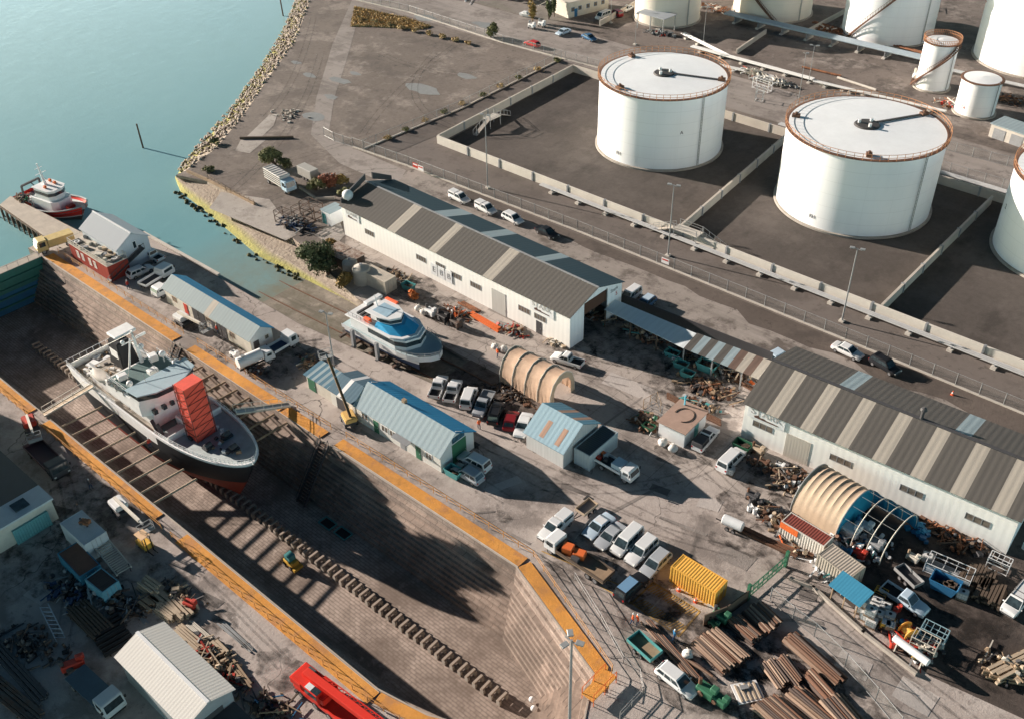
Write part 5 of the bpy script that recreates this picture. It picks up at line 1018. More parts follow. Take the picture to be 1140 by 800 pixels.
def bed_box(col, h=3.0, slats=False):
    def f(t, x0, x1, w2):
        mb = MB(); mb.bx(x0, x1, -w2, w2, .95, h); mb.build('cargo_box', col, t, bevel=.03)
        if slats:
            mb = MB()
            for k in range(4):
                z = 1.3+k*.45
                for s in (-1, 1): mb.bx(x0+.05, x1-.05, s*w2-.03, s*w2+.03, z, z+.18)
            mb.build('slat_opening', m_dgrey, t); mb = MB()
            for k in range(7): x = x0+.3+(x1-x0-.6)*k/6; mb.bx(x-.05, x+.05, -w2, w2, h, h+.08)
            mb.build('roof_bow', m_steel, t)
    return f
truck('white livestock truck with slatted box and pale blue cab by the shrubs', (297, 194), (328, 213), 8.2, paint((.45, .6, .7), .4, 0, .15, 'pale_blue_cab'), bed_box(paint((.62, .6, .56), .5, 0, .3, 'stock_crate'), 3.1, True))
def load_service(t, x0, x1, w2):
    mb = MB(); mb.bx(x1-1.6, x1-.1, -w2+.15, w2-.15, 1.05, 2.1); mb.build('tool_locker', paint((.5, .6, .66), .4, 0, .2, 'pale_blue_locker'), t, bevel=.04)
    for k, (x, y, mm) in enumerate(((x0+.5, -.5, m_red), (x0+.9, .4, m_white), (x0+1.4, -.2, m_dgrey), (x0+.5, .5, m_orange))): mb = MB(); mb.box((x, y, 1.35), (.6, .5, .6), k); mb.build('cargo', mm, t)
truck('white service truck with lockers and tools on its deck, leaving the pale blue store', (667, 509), (706, 531), 6.0, m_white, bed_flat(m_dgrey, m_white, load_service), Wd=2.0, cabh=2.2, cabl=1.6)
def load_orange(t, x0, x1, w2):
    mb = MB()
    for (x, y, z, a_, b_2, c_) in ((x1-1.1, .1, 1.6, 1.3, 1.2, 1.1), (x1-2.6, -.2, 1.5, 1.4, 1.1, .9)): mb.box((x, y, z), (a_, b_2, c_), .3)
    mb.bar((x1-.9, .2, 2), (x1-2.4, -.3, 1.7), .35); mb.build('machine_load', m_orange, t, bevel=.08); mb = MB(); mb.box((x1-2.6, .6, 1.4), (1, .5, .6)); mb.build('engine', m_dgrey, t)
truck('white cab flatbed truck carrying an orange machine', (672, 640), (617, 604), 9.0, m_white, bed_flat(m_timber, m_timber_d, load_orange), Wd=2.2, cabh=2.4, cabl=1.8, axles=(3.5, -2.2, -3.3))
truck('yellow and white truck with a grey tilt at the quay corner above the dock gate', (76, 266), (46, 276), 6.6, paint((.65, .5, .22), .5, 0, .3, 'mustard_yellow'), bed_box(paint((.62, .47, .2), .5, 0, .35, 'mustard_box'), 2.3), Wd=2.2)
truck('white crew cab truck parked nose to the end of the long workshop', (163, 316), (186, 302), 6.4, m_white, bed_flat(m_dgrey, m_white), Wd=2.0, cabh=2.3, cabl=2.6)
truck('small white flat deck truck at the near corner of the long workshop', (199, 314), (176, 326), 5.6, m_white, bed_flat(m_dgrey, m_white), Wd=1.9, cabh=2.1, cabl=2.0)
def bed_tank(t, x0, x1, w2):
    mb = MB(); mb.tube((x0, 0, 1.75), (x1, 0, 1.75), .85, None, 18); o = mb.build('vacuum_tank', m_white, t, smooth=35, bevel=.05); mb = MB(); mb.tube((x0+1, 0, 2.5), (x0+1, 0, 2.75), .3, None, 12); mb.build('manhole', m_steel, t)
truck('white tanker truck with a rounded tank at the end of the long workshop', (272, 407), (297, 396), 5.6, m_white, bed_tank, Wd=2.0, cabh=2.2, cabl=1.6)
truck('white truck with a blue deck at the gable of the long workshop', (296, 395), (325, 378), 6.2, m_white, bed_flat(m_navy, m_white), Wd=2.1, cabh=2.5, cabl=1.7)
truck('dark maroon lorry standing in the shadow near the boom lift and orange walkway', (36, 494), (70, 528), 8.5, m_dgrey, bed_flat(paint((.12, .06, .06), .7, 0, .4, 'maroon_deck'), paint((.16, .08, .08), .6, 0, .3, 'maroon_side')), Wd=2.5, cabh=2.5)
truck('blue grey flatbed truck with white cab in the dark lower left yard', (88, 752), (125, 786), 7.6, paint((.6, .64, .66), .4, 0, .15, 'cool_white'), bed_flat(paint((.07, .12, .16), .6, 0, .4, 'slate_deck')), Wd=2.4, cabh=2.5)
truck('grey tray truck with low white cab half shown at the left edge of the yard', (-6, 560), (12, 540), 6.0, paint((.45, .52, .56), .4, 0, .15, 'cool_grey'), bed_flat(m_dgrey), Wd=2.2)
# red mobile crane beside the dock
a_, b_2 = Vector(P(352, 765, 1.5)), Vector(P(416, 815, 1.5)); d = b_2-a_; MC = thing('mobile_crane', 'bright red mobile crane with its long boom lowered, beside the orange walkway at the bottom', 'crane', (a_.x, a_.y, .015), atan2(d.y, d.x))
mcr = paint((.66, .035, .02), .4, 0, .15, 'crane_red')
mb = MB(); mb.bx(-2.4, 9.5, -1.3, 1.3, .75, 1.35); mb.bx(-2.4, 1.8, -1.38, 1.38, 1.35, 1.7); mb.build('carrier', mcr, MC, bevel=.06)
for x in (-1.4, 1.0, 3.2, 5.0, 7.2, 8.7):
    for s in (-1, 1): add_wheel(MC, x, s*1.15, s, .52, w_=.4)
mb = MB(); mb.bx(-2.6, 2.6, -1.25, 1.25, 1.75, 2.9); mb.build('superstructure', mcr, MC, bevel=.12, seg=2); mb = MB(); mb.bx(-2.9, -1.0, -1.35, 1.35, 1.7, 2.7); mb.build('counterweight', mcr, MC, bevel=.1)
mb = MB(); mb.bx(-.2, 1.9, -1.5, -.55, 1.9, 3.3); o = mb.build('operator_cab', mcr, MC, bevel=.08); mb = MB(); mb.bx(-.1, .8, -1.4, -.65, 3.3, 3.36); mb.build('roof_hatch', m_white, o); mb = MB(); mb.bx(.9, 1.85, -1.42, -.62, 3.31, 3.34); mb.bx(-.1, 1.8, -1.53, -1.49, 2.4, 3.1); mb.build('cab_window', m_glass, o)
mb = MB(); mb.bar((-1.6, .15, 3.0), (11.5, .15, 3.5), .95, .9); mb.build('boom', mcr, MC, bevel=.06); mb = MB(); mb.bar((9, .15, 3.4), (12.4, .15, 3.5), .7, .65); mb.build('boom_section', mcr, MC)
mb = MB()
for k in range(12): mb.bar((.5+k*.85, .75, 3.15+k*.03), (.9+k*.85, 1.15, 3.15+k*.03), .08); mb.bar((.9+k*.85, 1.15, 3.15+k*.03), (1.35+k*.85, .75, 3.15+k*.03), .08)
for y in (.75, 1.15): mb.bar((.5, y, 3.1), (10.8, y, 3.5), .1)
mb.build('lattice_jib', mcr, MC, norm=False); mb = MB(); mb.box((-1.2, .5, 3.05), (1.0, 1.0, .4)); mb.build('winch', m_dgrey, MC); mb = MB(); mb.bx(6.8, 9.4, -1.25, 1.25, 1.4, 2.1); mb.build('front_deck', mcr, MC, bevel=.1)
for x in (-2.0, 6.2):
    mb = MB(); mb.bx(x-.2, x+.2, -1.6, 1.6, .7, .95); mb.build('outrigger', m_dgrey, MC)
# boom lifts and forklifts
def boomlift(label, loc, rz_, col, reach=(6, 1.8), up=2.6, back=0.0, basecol=None):
    t = thing('boom_lift', label, 'boom lift', (*loc, .015), rz_); mb = MB(); mb.bx(-1.2, 1.2, -.9, .9, .35, .85); mb.build('chassis', m_dgrey, t, bevel=.05)
    for x in (-.85, .85):
        for s in (-1, 1): add_wheel(t, x, s*.85, s, .4, w_=.25)
    mb = MB(); mb.bx(-1.5, .8, -.85, .85, .95, 1.75); mb.build('turret', col, t, bevel=.14, seg=2)
    mb = MB(); mb.bar((-1.0, 0, 1.9), (reach[0], 0, up), .34, .4); mb.build('boom', basecol or m_cream, t); mb = MB(); mb.bar((reach[0]*.6, 0, 1.9+(up-1.9)*.68), (reach[0]+.9, 0, up+.1), .22, .26); mb.build('boom_extension', m_steel, t)
    mb = MB(); x = reach[0]+1.0; z = up-.7
    for xx in (x, x+.8):
        for y in (-.9, .9): mb.bar((xx, y, z), (xx, y, z+1.1), .06)
    for zz in (z+.5, z+1.1):
        for y in (-.9, .9): mb.bar((x, y, zz), (x+.8, y, zz), .05)
        for xx in (x, x+.8): mb.bar((xx, -.9, zz), (xx, .9, zz), .05)
    mb.box((x+.4, 0, z), (.8, 1.8, .06)); mb.build('basket', m_steel, t, norm=False); return t
def dirpx(a, b, z=0): p, q = P(*a, z), P(*b, z); return atan2(q[1]-p[1], q[0]-p[0])
boomlift('white and red boom lift with its boom folded low beside the long workshop', P(205, 361), dirpx((205, 361), (232, 377)), m_white, (5.0, 0), 2.3)
boomlift('white boom lift in the shadowed left yard beside the lower orange walkway', P(136, 570), dirpx((136, 570), (170, 604)), m_white, (5.4, 0), 2.3)
boomlift('yellow boom lift with its raised boom leaning back over the lean-to roof', P(389, 470), dirpx((391, 470), (362, 420)), paint((.7, .45, .16), .5, 0, .3, 'dull_yellow'), (6.5, 0), 6.8, basecol=paint((.16, .1, .05), .6, 0, .3, 'dark_boom'))
boomlift('red boom lift near the gangway at the left edge of the dock', P(36, 478), dirpx((36, 478), (48, 512)), m_red, (3.2, 0), 2.2)
def forklift(label, loc, rz_, col):
    t = thing('forklift', label, 'forklift', (*loc, .015), rz_); mb = MB(); mb.bx(-1.1, .9, -.6, .6, .3, 1.1); mb.build('body', col, t, bevel=.1)
    for x in (-.8, .6):
        for s in (-1, 1): add_wheel(t, x, s*.5, s, .3, w_=.2)
    mb = MB(); [mb.bar((x, y, 1.0), (x, y, 2.15), .07) for x in (-.7, .6) for y in (-.5, .5)]; mb.build('cage', m_dgrey, t); mb = MB(); mb.bx(-.85, .75, -.6, .6, 2.15, 2.25); mb.build('overhead_guard', paint((.75, .5, .3), .5, 0, .2, 'tan_roof'), t)
    mb = MB(); [mb.bar((1.0, y, .1), (1.0, y, 2.4), .1) for y in (-.35, .35)]; [mb.bar((1.05, y, .15), (2.0, y, .15), .12, .05) for y in (-.3, .3)]; mb.build('mast', m_black, t); return t
forklift('tan roofed forklift in the shadow by the lower end of the first orange walkway', P(163, 609), dirpx((158, 604), (172, 615)), m_yellow)
# trailers
def trailer(name, label, rear, front, L, Wd, col, h=.5, floor=m_dgrey, cat='trailer', z=.5):
    a_, b_2 = Vector(P(*rear, z)), Vector(P(*front, z)); c = (a_+b_2)/2; d = b_2-a_; t = thing(name, label, cat, (c.x, c.y, .015), atan2(d.y, d.x)); mb = MB(); x, y = L/2, Wd/2; mb.bx(-x, x, -y, y, .5, .56); mb.build('floor', floor, t); mb = MB()
    mb.bx(-x, x, -y, -y+.06, .56, .56+h); mb.bx(-x, x, y-.06, y, .56, .56+h); mb.bx(-x, -x+.06, -y+.06, y-.06, .56, .56+h); mb.bx(x-.06, x, -y+.06, y-.06, .56, .56+h); mb.build('side_board', col, t)
    for s in (-1, 1):
        for dx in (-.45, .45): add_wheel(t, dx, s*(y+.08), s, .3, w_=.18)
    mb = MB(); mb.bar((x, .3, .5), (x+1.5, 0, .5), .09); mb.bar((x, -.3, .5), (x+1.5, 0, .5), .09); mb.build('drawbar', m_black, t, norm=False); return t
trailer('box_trailer', 'teal sided tipping trailer with a brown floor near the two workers', (708, 712), (727, 729), 3.6, 1.9, m_teal, .5, m_timber)
trailer('box_trailer', 'small loaded trailer of coloured junk beside the leftmost utility of the bays', (660, 560), (646, 571), 2.6, 1.6, m_timber_p, .4, m_grey)
trailer('box_trailer', 'grey metal trough trailer in the shaded dirt lot', (1003, 634), (1020, 650), 3.2, 1.5, m_steel, .45)
t = thing('tank_trailer', 'small white tank trailer parked by the yard gate rails', 'trailer', (*P(815, 588), .015), dirpx((806, 584), (824, 592))); mb = MB(); mb.tube((-1.3, 0, 1.0), (1.3, 0, 1.0), .65, None, 16); mb.build('tank', m_white, t, smooth=35, bevel=.08)
for x in (-.4, .4):
    for s in (-1, 1): add_wheel(t, x, s*.7, s, .3, w_=.18)
mb = MB(); mb.bar((-2.2, 0, .5), (1.4, 0, .5), .1); mb.build('drawbar', m_black, t)
t = thing('box_trailer', 'small grey box trailer parked between the shrubs on the turnaround', 'trailer', (*P(344, 199), .015), dirpx((337, 196), (351, 203))); mb = MB(); mb.bx(-2.2, 2.2, -1, 1, .6, 2.5); mb.build('box', paint((.4, .39, .36), .6, 0, .3, 'weathered_grey'), t, bevel=.05); [add_wheel(t, x, s*.9, s, .35) for x in (-.5, .5) for s in (-1, 1)]

MC.scale = (.92, .88, .9)
# ================================================================ SHIPS
random.seed(21)
def hull(t, L, B, stations, zs, mats, rows_mat, name='hull', x0=0, rake=0):
    """stations: list (x, half-breadth factor at deck, at chine, z_sheer); rows from keel to rail"""
    rows = []
    for x, kd, kc, kk, zr in stations:
        pts = []
        for f, kind in zs:
            z = f*zr; u = f; hb = B/2*(kk+(kc-kk)*min(1, u/.35)**.7) if u < .35 else B/2*(kc+(kd-kc)*((u-.35)/.65)**.8); pts.append((hb, z))
        rows.append((x, pts))
    mb = MB()
    for s in (-1, 1):
        g = [[(x-rake*(1-zs[i][0])**1.2*max(0, ((x-rows[0][0])/(rows[-1][0]-rows[0][0])-.55)/.45)**1.3, s*p[0], p[1]) for i, p in enumerate(pts)] for q, (x, pts) in enumerate(rows)]; mb.grid(g, (lambda j, i: 1 if (mats[0] is m_hr and j > 17 and i in (8, 9, 10)) else rows_mat[i]))
    tr = rows[0]; mb.add([(tr[0], -p[0], p[1]) for p in tr[1]]+[(tr[0], p[0], p[1]) for p in tr[1][::-1]], [tuple(range(2*len(tr[1])))], rows_mat[-2])
    g = [[(x-rake*max(0, ((x-rows[0][0])/(rows[-1][0]-rows[0][0])-.55)/.45)**1.3, -pts[0][0], pts[0][1]), (x-rake*max(0, ((x-rows[0][0])/(rows[-1][0]-rows[0][0])-.55)/.45)**1.3, pts[0][0], pts[0][1])] for q, (x, pts) in enumerate(rows)]; mb.grid(g, 0)
    return mb.build(name, mats, t, smooth=50)
def deck(t, pts, z, m, name='deck', zf=None):
    n = len(pts); mb = MB(); r = [[(x, -hb, (zf(x) if zf else z)), (x, hb, (zf(x) if zf else z))] for x, hb in pts]; mb.grid(r); return mb.build(name, m, t)
# ---- the docked ship. Keel at z=-6.2 on blocks, stern at x=-127.4, bow at x=-88.6
SH = thing('docked_ship', 'white and black survey ship with red lower hull standing in the dry dock', 'ship', (-127.6, 47.9, -6.2), 0)
LS, BS, ZR = 39.2, 9.5, 8.4
hb = lambda u: 1 if u < .5 else max(.0004, (1-((u-.5)/.5)**2.7))**.56
hb2 = lambda u: (.9+.1*min(1, u*6)) if u < .5 else hb(u)
st = []
for k in range(41):
    u = 1-(1-k/40)**1.55; x = u*LS; kd = hb2(u); kc = (1 if u < .5 else max(.0, 1-((u-.5)/.5)**2.0))*min(1, .75+u*1.6); kc = max(.01, kc); kk = (.55*min(1, .4+u*2) if u < .5 else .55*max(0, 1-(u-.5)/.5)**1.1); zr = ZR+(0 if u < .55 else .9*((u-.55)/.45)**1.5)
    st.append((x, kd, kc, max(.004, kk), zr))
for i in range(len(st)):     # raked stem
    pass
zs = [(f, 0) for f in (0, .06, .16, .28, .42, .5, .6, .7, .765, .775, .85, .93, 1.0)]
m_hr = paint((.36, .055, .03), .7, 0, .4, 'antifouling_red'); m_hb = paint((.012, .015, .02), .62, 0, .35, 'hull_black'); m_hw = paint((.84, .84, .82), .45, 0, .22, 'hull_white')
hull(SH, LS, BS, st, zs, [m_hr, m_hb, m_hw], [0, 0, 0, 0, 1, 1, 1, 1, 2, 2, 2, 2], rake=5.5)
m_dk = paint((.44, .5, .5), .8, 0, .45, 'worn_grey_deck'); m_dkc = paint((.47, .42, .36), .8, 0, .5, 'worn_buff_deck'); m_dkg = paint((.1, .17, .17), .7, 0, .35, 'dark_teal_deck')
pts = [(s[0], BS/2*s[1]*.97) for s in st]
isp = next(i for i, q in enumerate(st) if q[0] > LS*.6); deck(SH, pts[:isp+1], ZR-1.15, m_dkc, 'main_deck'); fz = lambda x: ZR-.5+.0*x+.9*max(0, (x/LS-.55)/.45)**1.5
deck(SH, pts[isp:], 0, m_dk, 'foredeck', fz)
for s in (-1, 1):
    mb = MB()
    for a_, b_2 in zip(range(0, 40), range(1, 41)):
        A, Bp = st[a_], st[b_2]; mb.bar((A[0], s*BS/2*A[1], A[4]+.02), (Bp[0], s*BS/2*Bp[1], Bp[4]+.02), .28, .1)
    mb.build('bulwark_cap', m_white, SH, norm=False)
mb = MB()
for s in (-1, 1):
    for k in range(0, 41):
        if 9 < k < 18: continue
        A = st[k]; mb.bar((A[0], s*(BS/2*A[1]-.08), A[4]), (A[0], s*(BS/2*A[1]-.08), A[4]+.75), .05)
        if k < 40: Bp = st[k+1]; [mb.bar((A[0], s*(BS/2*A[1]-.08), A[4]+z), (Bp[0], s*(BS/2*Bp[1]-.08), Bp[4]+z), .045) for z in (.4, .75)]
for k in range(9): y = -4.3+k*1.08; mb.bar((.15, y, ZR), (.15, y, ZR+.9), .05)
mb.bar((.15, -4.5, ZR+.9), (.15, 4.5, ZR+.9), .05); mb.build('railing', m_white, SH, norm=False)
# superstructure: long deckhouse with bridge block forward
zM = ZR-1.15
mb = MB(); mb.bx(5.0, 21.5, -3.3, 3.3, zM, ZR+1.1); mb.build('deckhouse', m_hw, SH, bevel=.06)
mb = MB(); mb.bx(5.2, 12.5, -3.25, 3.25, ZR+1.1, ZR+1.16); mb.build('house_deck', m_dkc, SH)
mb = MB(); mb.prism([(12.0, -4.3), (20.6, -4.3), (21.6, -2.6), (22.0, 0), (21.6, 2.6), (20.6, 4.3), (12.0, 4.3)], ZR+1.1, ZR+3.3); mb.build('bridge_block', m_hw, SH, bevel=.05)
mb = MB(); mb.prism([(12.4, -4.0), (18.6, -4.0), (18.6, 4.0), (12.4, 4.0)], ZR+3.3, ZR+3.36); mb.build('top_deck', m_dkg, SH)
# curved bridge with windows band and blue roof brow
brd = lambda k, e: [(18.7+e*0-1.2*0, -4.4-e), (21.0+e, -4.3-e*.6), (22.2+e, -2.2), (22.5+e, 0), (22.2+e, 2.2), (21.0+e, 4.3+e*.6), (18.7, 4.4+e)]
mb = MB(); mb.prism(brd(0, 0), ZR+3.3, ZR+5.0); mb.build('wheelhouse', m_hw, SH, bevel=.03); mb = MB(); mb.prism(brd(0, .03), ZR+4.05, ZR+4.75); mb.build('bridge_window', m_glass, SH)
mb = MB(); mb.prism(brd(0, .35), ZR+5.0, ZR+5.15); mb.build('bridge_roof', paint((.38, .5, .55), .5, 0, .2, 'pale_blue_roof'), SH, bevel=.03)
for y in (-3, -1.6, -.4, 1.2, 2.6): mb = MB(); mb.box((22.0, y, ZR+2.0), (.7, .55, .6)); mb.build('porthole_window', m_glass, SH)
for k in range(6):
    for s in (-1, 1): mb = MB(); mb.box((6.6+k*2.1, s*3.3, ZR+.3), (.6, .04, .5)); mb.build('side_window', m_glass, SH)
mb = MB(); mb.bx(21.5, 24.3, -3.4, 3.4, zM+.0, zM+.04); mb.build('well_deck', m_dkg, SH)
mb = MB(); mb.bx(22.6, 25.8, -.8, 3.0, zM, ZR+.2); mb.build('hatch_house', m_hw, SH, bevel=.04); mb = MB(); mb.bx(22.8, 25.6, -.6, 2.8, ZR+.2, ZR+.26); mb.build('hatch_cover', m_dk, SH)
# funnel
mb = MB(); mb.box((7.8, 1.0, ZR+3.2), (3.8, 2.8, 4.4), top=(.66, .75)); fn = mb.build('funnel', m_hb, SH, bevel=.15, seg=2); mb = MB(); mb.box((7.8, -.22, ZR+3.2), (2.0, .08, 1.8)); mb.build('white_emblem', m_hw, fn); mb = MB(); mb.box((6.6, 2.2, ZR+5.4), (2.4, 3.4, .5)); mb.build('funnel_cap', m_hw, SH, bevel=.1)
mb = MB()
for k in range(14): z = ZR+1.2+k*.3; mb.bar((9.15-.03*k, .8, z), (9.15-.03*k, 1.4, z), .06)
for y in (.8, 1.4): mb.bar((9.2, y, ZR+1.1), (8.8, y, ZR+5.2), .08)
mb.build('funnel_ladder', m_timber_p, fn)
# masts and deck gear
mb = MB(); mb.tube((12.6, 1.3, ZR+3), (12.0, 1.3, ZR+8.4), .3, .16, 10); mb.tube((12.6, -.8, ZR+3), (12.0, .8, ZR+7.4), .16, .1, 8); mb.bar((12.1, -.6, ZR+7), (12.1, 3.2, ZR+7), .12); mb.bar((11.2, 1.3, ZR+6), (14.2, 1.3, ZR+6.2), .12); mb.blob((13.6, 1.3, ZR+6.5), .45, 2, 0, 0); mb.blob((11.9, -.3, ZR+7.3), .3, 2, 0, 0); mb.box((12.1, 2.4, ZR+7.25), (.25, 1.5, .2)); mb.build('mast', m_hw, SH, norm=False)
for x, y, r in ((17.4, -3.3, .45), (15.0, 3.4, .5), (18.2, 3.5, .55)): mb = MB(); mb.tube((x, y, ZR+3.3), (x, y, ZR+4.3), .1); mb.blob((x, y, ZR+4.7), r, 2, 0, 0); mb.build('radome', m_hw, SH, smooth=60)
for x, y, a_, b_2, c_ in ((14.0, -2.6, 1.3, 1.0, .8), (16.0, .9, 1.4, 1.0, .7), (13.5, 2.6, 1.2, 1.2, 1.0), (3.0, 2.8, 2.0, 1.6, 1.2), (2.2, -1.5, 1.4, 1.6, .9), (2.6, .8, 1.5, 1.0, .7)): mb = MB(); z = ZR+3.36 if x > 12 else zM; mb.box((x, y, z+c_/2), (a_, b_2, c_), .1*x); mb.build('deck_locker', m_hw, SH, bevel=.08)
mb = MB(); mb.bar((9.5, -2.9, ZR+1.2), (13.5, -3.4, ZR+3.6), .18); mb.bar((9.5, -2.9, ZR+1.2), (5.2, -3.0, ZR+1.9), .3, .5); mb.bar((5, 3.3, ZR+1.2), (5, -3.3, ZR+1.2), .25); mb.build('crane_boom', m_hw, SH)
mb = MB()      # lifeboat under loose cover
rows = []
for k in range(9):
    u = k/8; w_ = .95*sin(pi*min(.98, max(.04, u)))**.5; rows.append([(7.0+4.4*u, -3.4-.0+w_*cos(a2), ZR+1.9+.55*sin(a2)+random.uniform(-.08, .08)) for a2 in [2*pi*q/12 for q in range(12)]])
mb.grid(rows, close=True); mb.build('lifeboat', paint((.55, .5, .44), .7, 0, .4, 'canvas_cover'), SH, smooth=50)
mb = MB(); rows = []
for k in range(12):
    rows.append([(12.3+k*.42+.1*sin(j*2), -4.5+.25*sin(k*1.3+j)+j*.12, ZR+3.9-j*.36+.3*sin(k*1.9)*sin(j*.8)) for j in range(11)])
mb.grid(rows); mb.build('loose_cover', paint((.5, .47, .43), .8, 0, .4, 'crumpled_white_cover'), SH, norm=False)
for k in range(5): mb = MB(); mb.box((5.8+k*1.3, 1.6*(-1)**k*.0-1.2, ZR+1.25), (1.15, 3.2, .12)); mb.build('deck_hatch', m_dkc, SH)
mb = MB(); random.seed(5)
for k in range(55):
    x = random.uniform(.8, 4.8); y = random.uniform(-4, 4); mb.box((x, y, zM+.25), (random.uniform(.2, .9), random.uniform(.2, .7), random.uniform(.3, .9)), random.random()*3, k % 3)
for k in range(26):
    x = random.uniform(26, 36); y = random.uniform(-2.5, 2.5)*(1-(x-26)/14); mb.box((x, y, fz(x)+.2), (random.uniform(.2, .8), random.uniform(.2, .6), random.uniform(.2, .7)), random.random()*3, k % 3)
for k in range(60):
    x = random.uniform(5.4, 12); y = random.uniform(-3.2, 3.2); mb.box((x, y, ZR+1.3), (random.uniform(.15, .6), random.uniform(.15, .5), random.uniform(.2, .7)), random.random()*3, k % 3)
tag(mb.build('deck_gear', [m_dgrey, m_hw, m_timber], SH), '', ''); 
o_ = bpy.data.objects['deck_gear']; del o_['label']; del o_['category']; o_['kind'] = 'stuff'
for k, (x, y) in enumerate(((31.5, -1.6), (31.5, 1.4), (34.5, .3))): mb = MB(); mb.tube((x, y-.5, fz(x)+.5), (x, y+.5, fz(x)+.5), .38, None, 12); mb.box((x, y, fz(x)+.2), (1.1, 1.3, .3)); mb.build('anchor_winch', m_dgrey, SH)
mb = MB(); mb.bx(26.2, 26.35, -4.2, 4.2, fz(26), fz(26)+1.0); mb.build('breakwater', m_hw, SH)
for k in range(2):
    mb = MB(); mb.bar((23.2+k*1.3, -3.8, zM), (21.9+k*1.3, -3.8, ZR+1.0), .5, .08); mb.build('side_ladder', m_dgrey, SH)
mb = MB()     # standing rigging and aerials
for a_, b_2 in (((12.1, 1.3, ZR+8.2), (24.5, 0, ZR+.4)), ((12.1, 1.3, ZR+8.2), (18.5, 4.2, ZR+5.1)), ((12.1, 1.3, ZR+8.2), (18.5, -4.2, ZR+5.1)), ((12.1, 1.3, ZR+8.2), (1.0, 3.8, ZR+.6)), ((12.1, 1.3, ZR+8.2), (1.0, -3.8, ZR+.6)), ((13.6, -4, ZR+3.4), (13.6, -4, ZR+5.6)), ((16.5, 3.8, ZR+3.4), (16.5, 3.8, ZR+6.2)), ((19.5, -2, ZR+5.1), (19.5, -2, ZR+6.8))): mb.tube(a_, b_2, .035, None, 5)
mb.build('rigging', m_steel, SH, norm=False)
mb = MB()
for x in [12.4+k*1.24 for k in range(6)]:
    for y in (-4.0, 4.0): mb.bar((x, y, ZR+3.3), (x, y, ZR+4.2), .05)
for y in (-4.0, 4.0): mb.bar((12.4, y, ZR+4.2), (18.6, y, ZR+4.2), .05); mb.bar((12.4, y, ZR+3.8), (18.6, y, ZR+3.8), .04)
mb.build('top_railing', m_white, SH, norm=False)
# red wrapped mast scaffold on the foredeck
mo = paint((.85, .11, .07), .75, 0, .3, 'scaffold_wrap_red'); SC = thing('wrapped_scaffold', 'tall leaning tower wrapped in bright red sheeting on the ship foredeck', 'scaffold', (-99.3, 47.7, ZR-.5-6.2), radians(2)); HH = 9.2
mb = MB(); lv = 7
def tw(z, e=0): k = z/HH; return [(-1.1-e, -1.65-e, z), (1.05+e, -1.65-e, z), (1.05+e, 1.3+e, z), (-1.1-e, 1.3+e, z)]
rows = []
for k in range(lv*4+1):
    z = .1+(HH-.1)*k/(lv*4); b_2 = 0 if k % 4 == 0 else -.012; q = tw(z, b_2); r = []
    for i in range(4):
        A, Bp = Vector(q[i]), Vector(q[(i+1) % 4])
        for j in range(6): c = A.lerp(Bp, j/6); nrm = Vector((Bp.y-A.y, A.x-Bp.x, 0)).normalized(); c += nrm*(random.uniform(-.025, .025) if 0 < k < lv*4 and j else 0); r.append(tuple(c))
    rows.append(r)
mb.grid(rows, close=True); mb.add([p for p in rows[-1]], [tuple(range(24))]); mb.build('sheeting', mo, SC, norm=True, smooth=50)
mb = MB()
for k in range(1, lv): q = tw(HH*k/lv, .06); [mb.bar(q[i], q[(i+1) % 4], .06) for i in range(4)]
for i in range(4): mb.bar(tw(0, .08)[i], tw(HH+.0, .08)[i], .08)
for k in range(lv): q, r = tw(HH*k/lv, .07), tw(HH*(k+1)/lv, .07); mb.bar(q[1], r[2], .05); mb.bar(q[0], r[1], .05)
mb.build('scaffold_tube', rusty((.3, .05, .04), .3, 'dark_red_tube'), SC, norm=False)
# blocks, shores and gangways in the dock
m_block = paint((.4, .33, .27), .9, 0, .5, 'keel_block_timber', s=1.5); first = None
for k in range(88):
    x = -150+k*1.2
    if first is None:
        b_ = thing('keel_block', 'timber keel block in the line along the dock floor', 'keel block', (x, 47.6, -7.47), 0, 'keel blocks along the dock floor')
        for y in (-.72, .72): mb = MB(); mb.box((0, y, .36), (.5, .42, .72)); mb.build('leg', m_conc, b_)
        mb = MB(); mb.box((0, 0, .84), (.3, 1.75, .24)); mb.build('cap', m_block, b_); b_.scale = (1, .8, 1); first = b_
    else: dup(first, (x, 47.6+.05*sin(k*5), -7.47), radians(random.uniform(-2, 2)))
first = None
for k in range(9):
    x = -118.5+k*2.9
    for s in (-1, 1):
        y0, y1 = 47.9+s*4.72, (58.2 if s > 0 else 36.3); zt = -.9
        t = thing('dock_shore_beam', 'timber shore beam wedged between the ship side and the %s dock wall' % ('far' if s > 0 else 'near'), 'beam', (x, y0, 0), 0, 'shore beams on the %s side of the ship' % ('far' if s > 0 else 'near')); mb = MB(); mb.tube((0, 0, zt+.2), (0, (y1-y0) + (.1 if s > 0 else .2), zt if s > 0 else -.35), .15, None, 8); mb.build('timber', m_timber_p if s < 0 else m_timber, t)
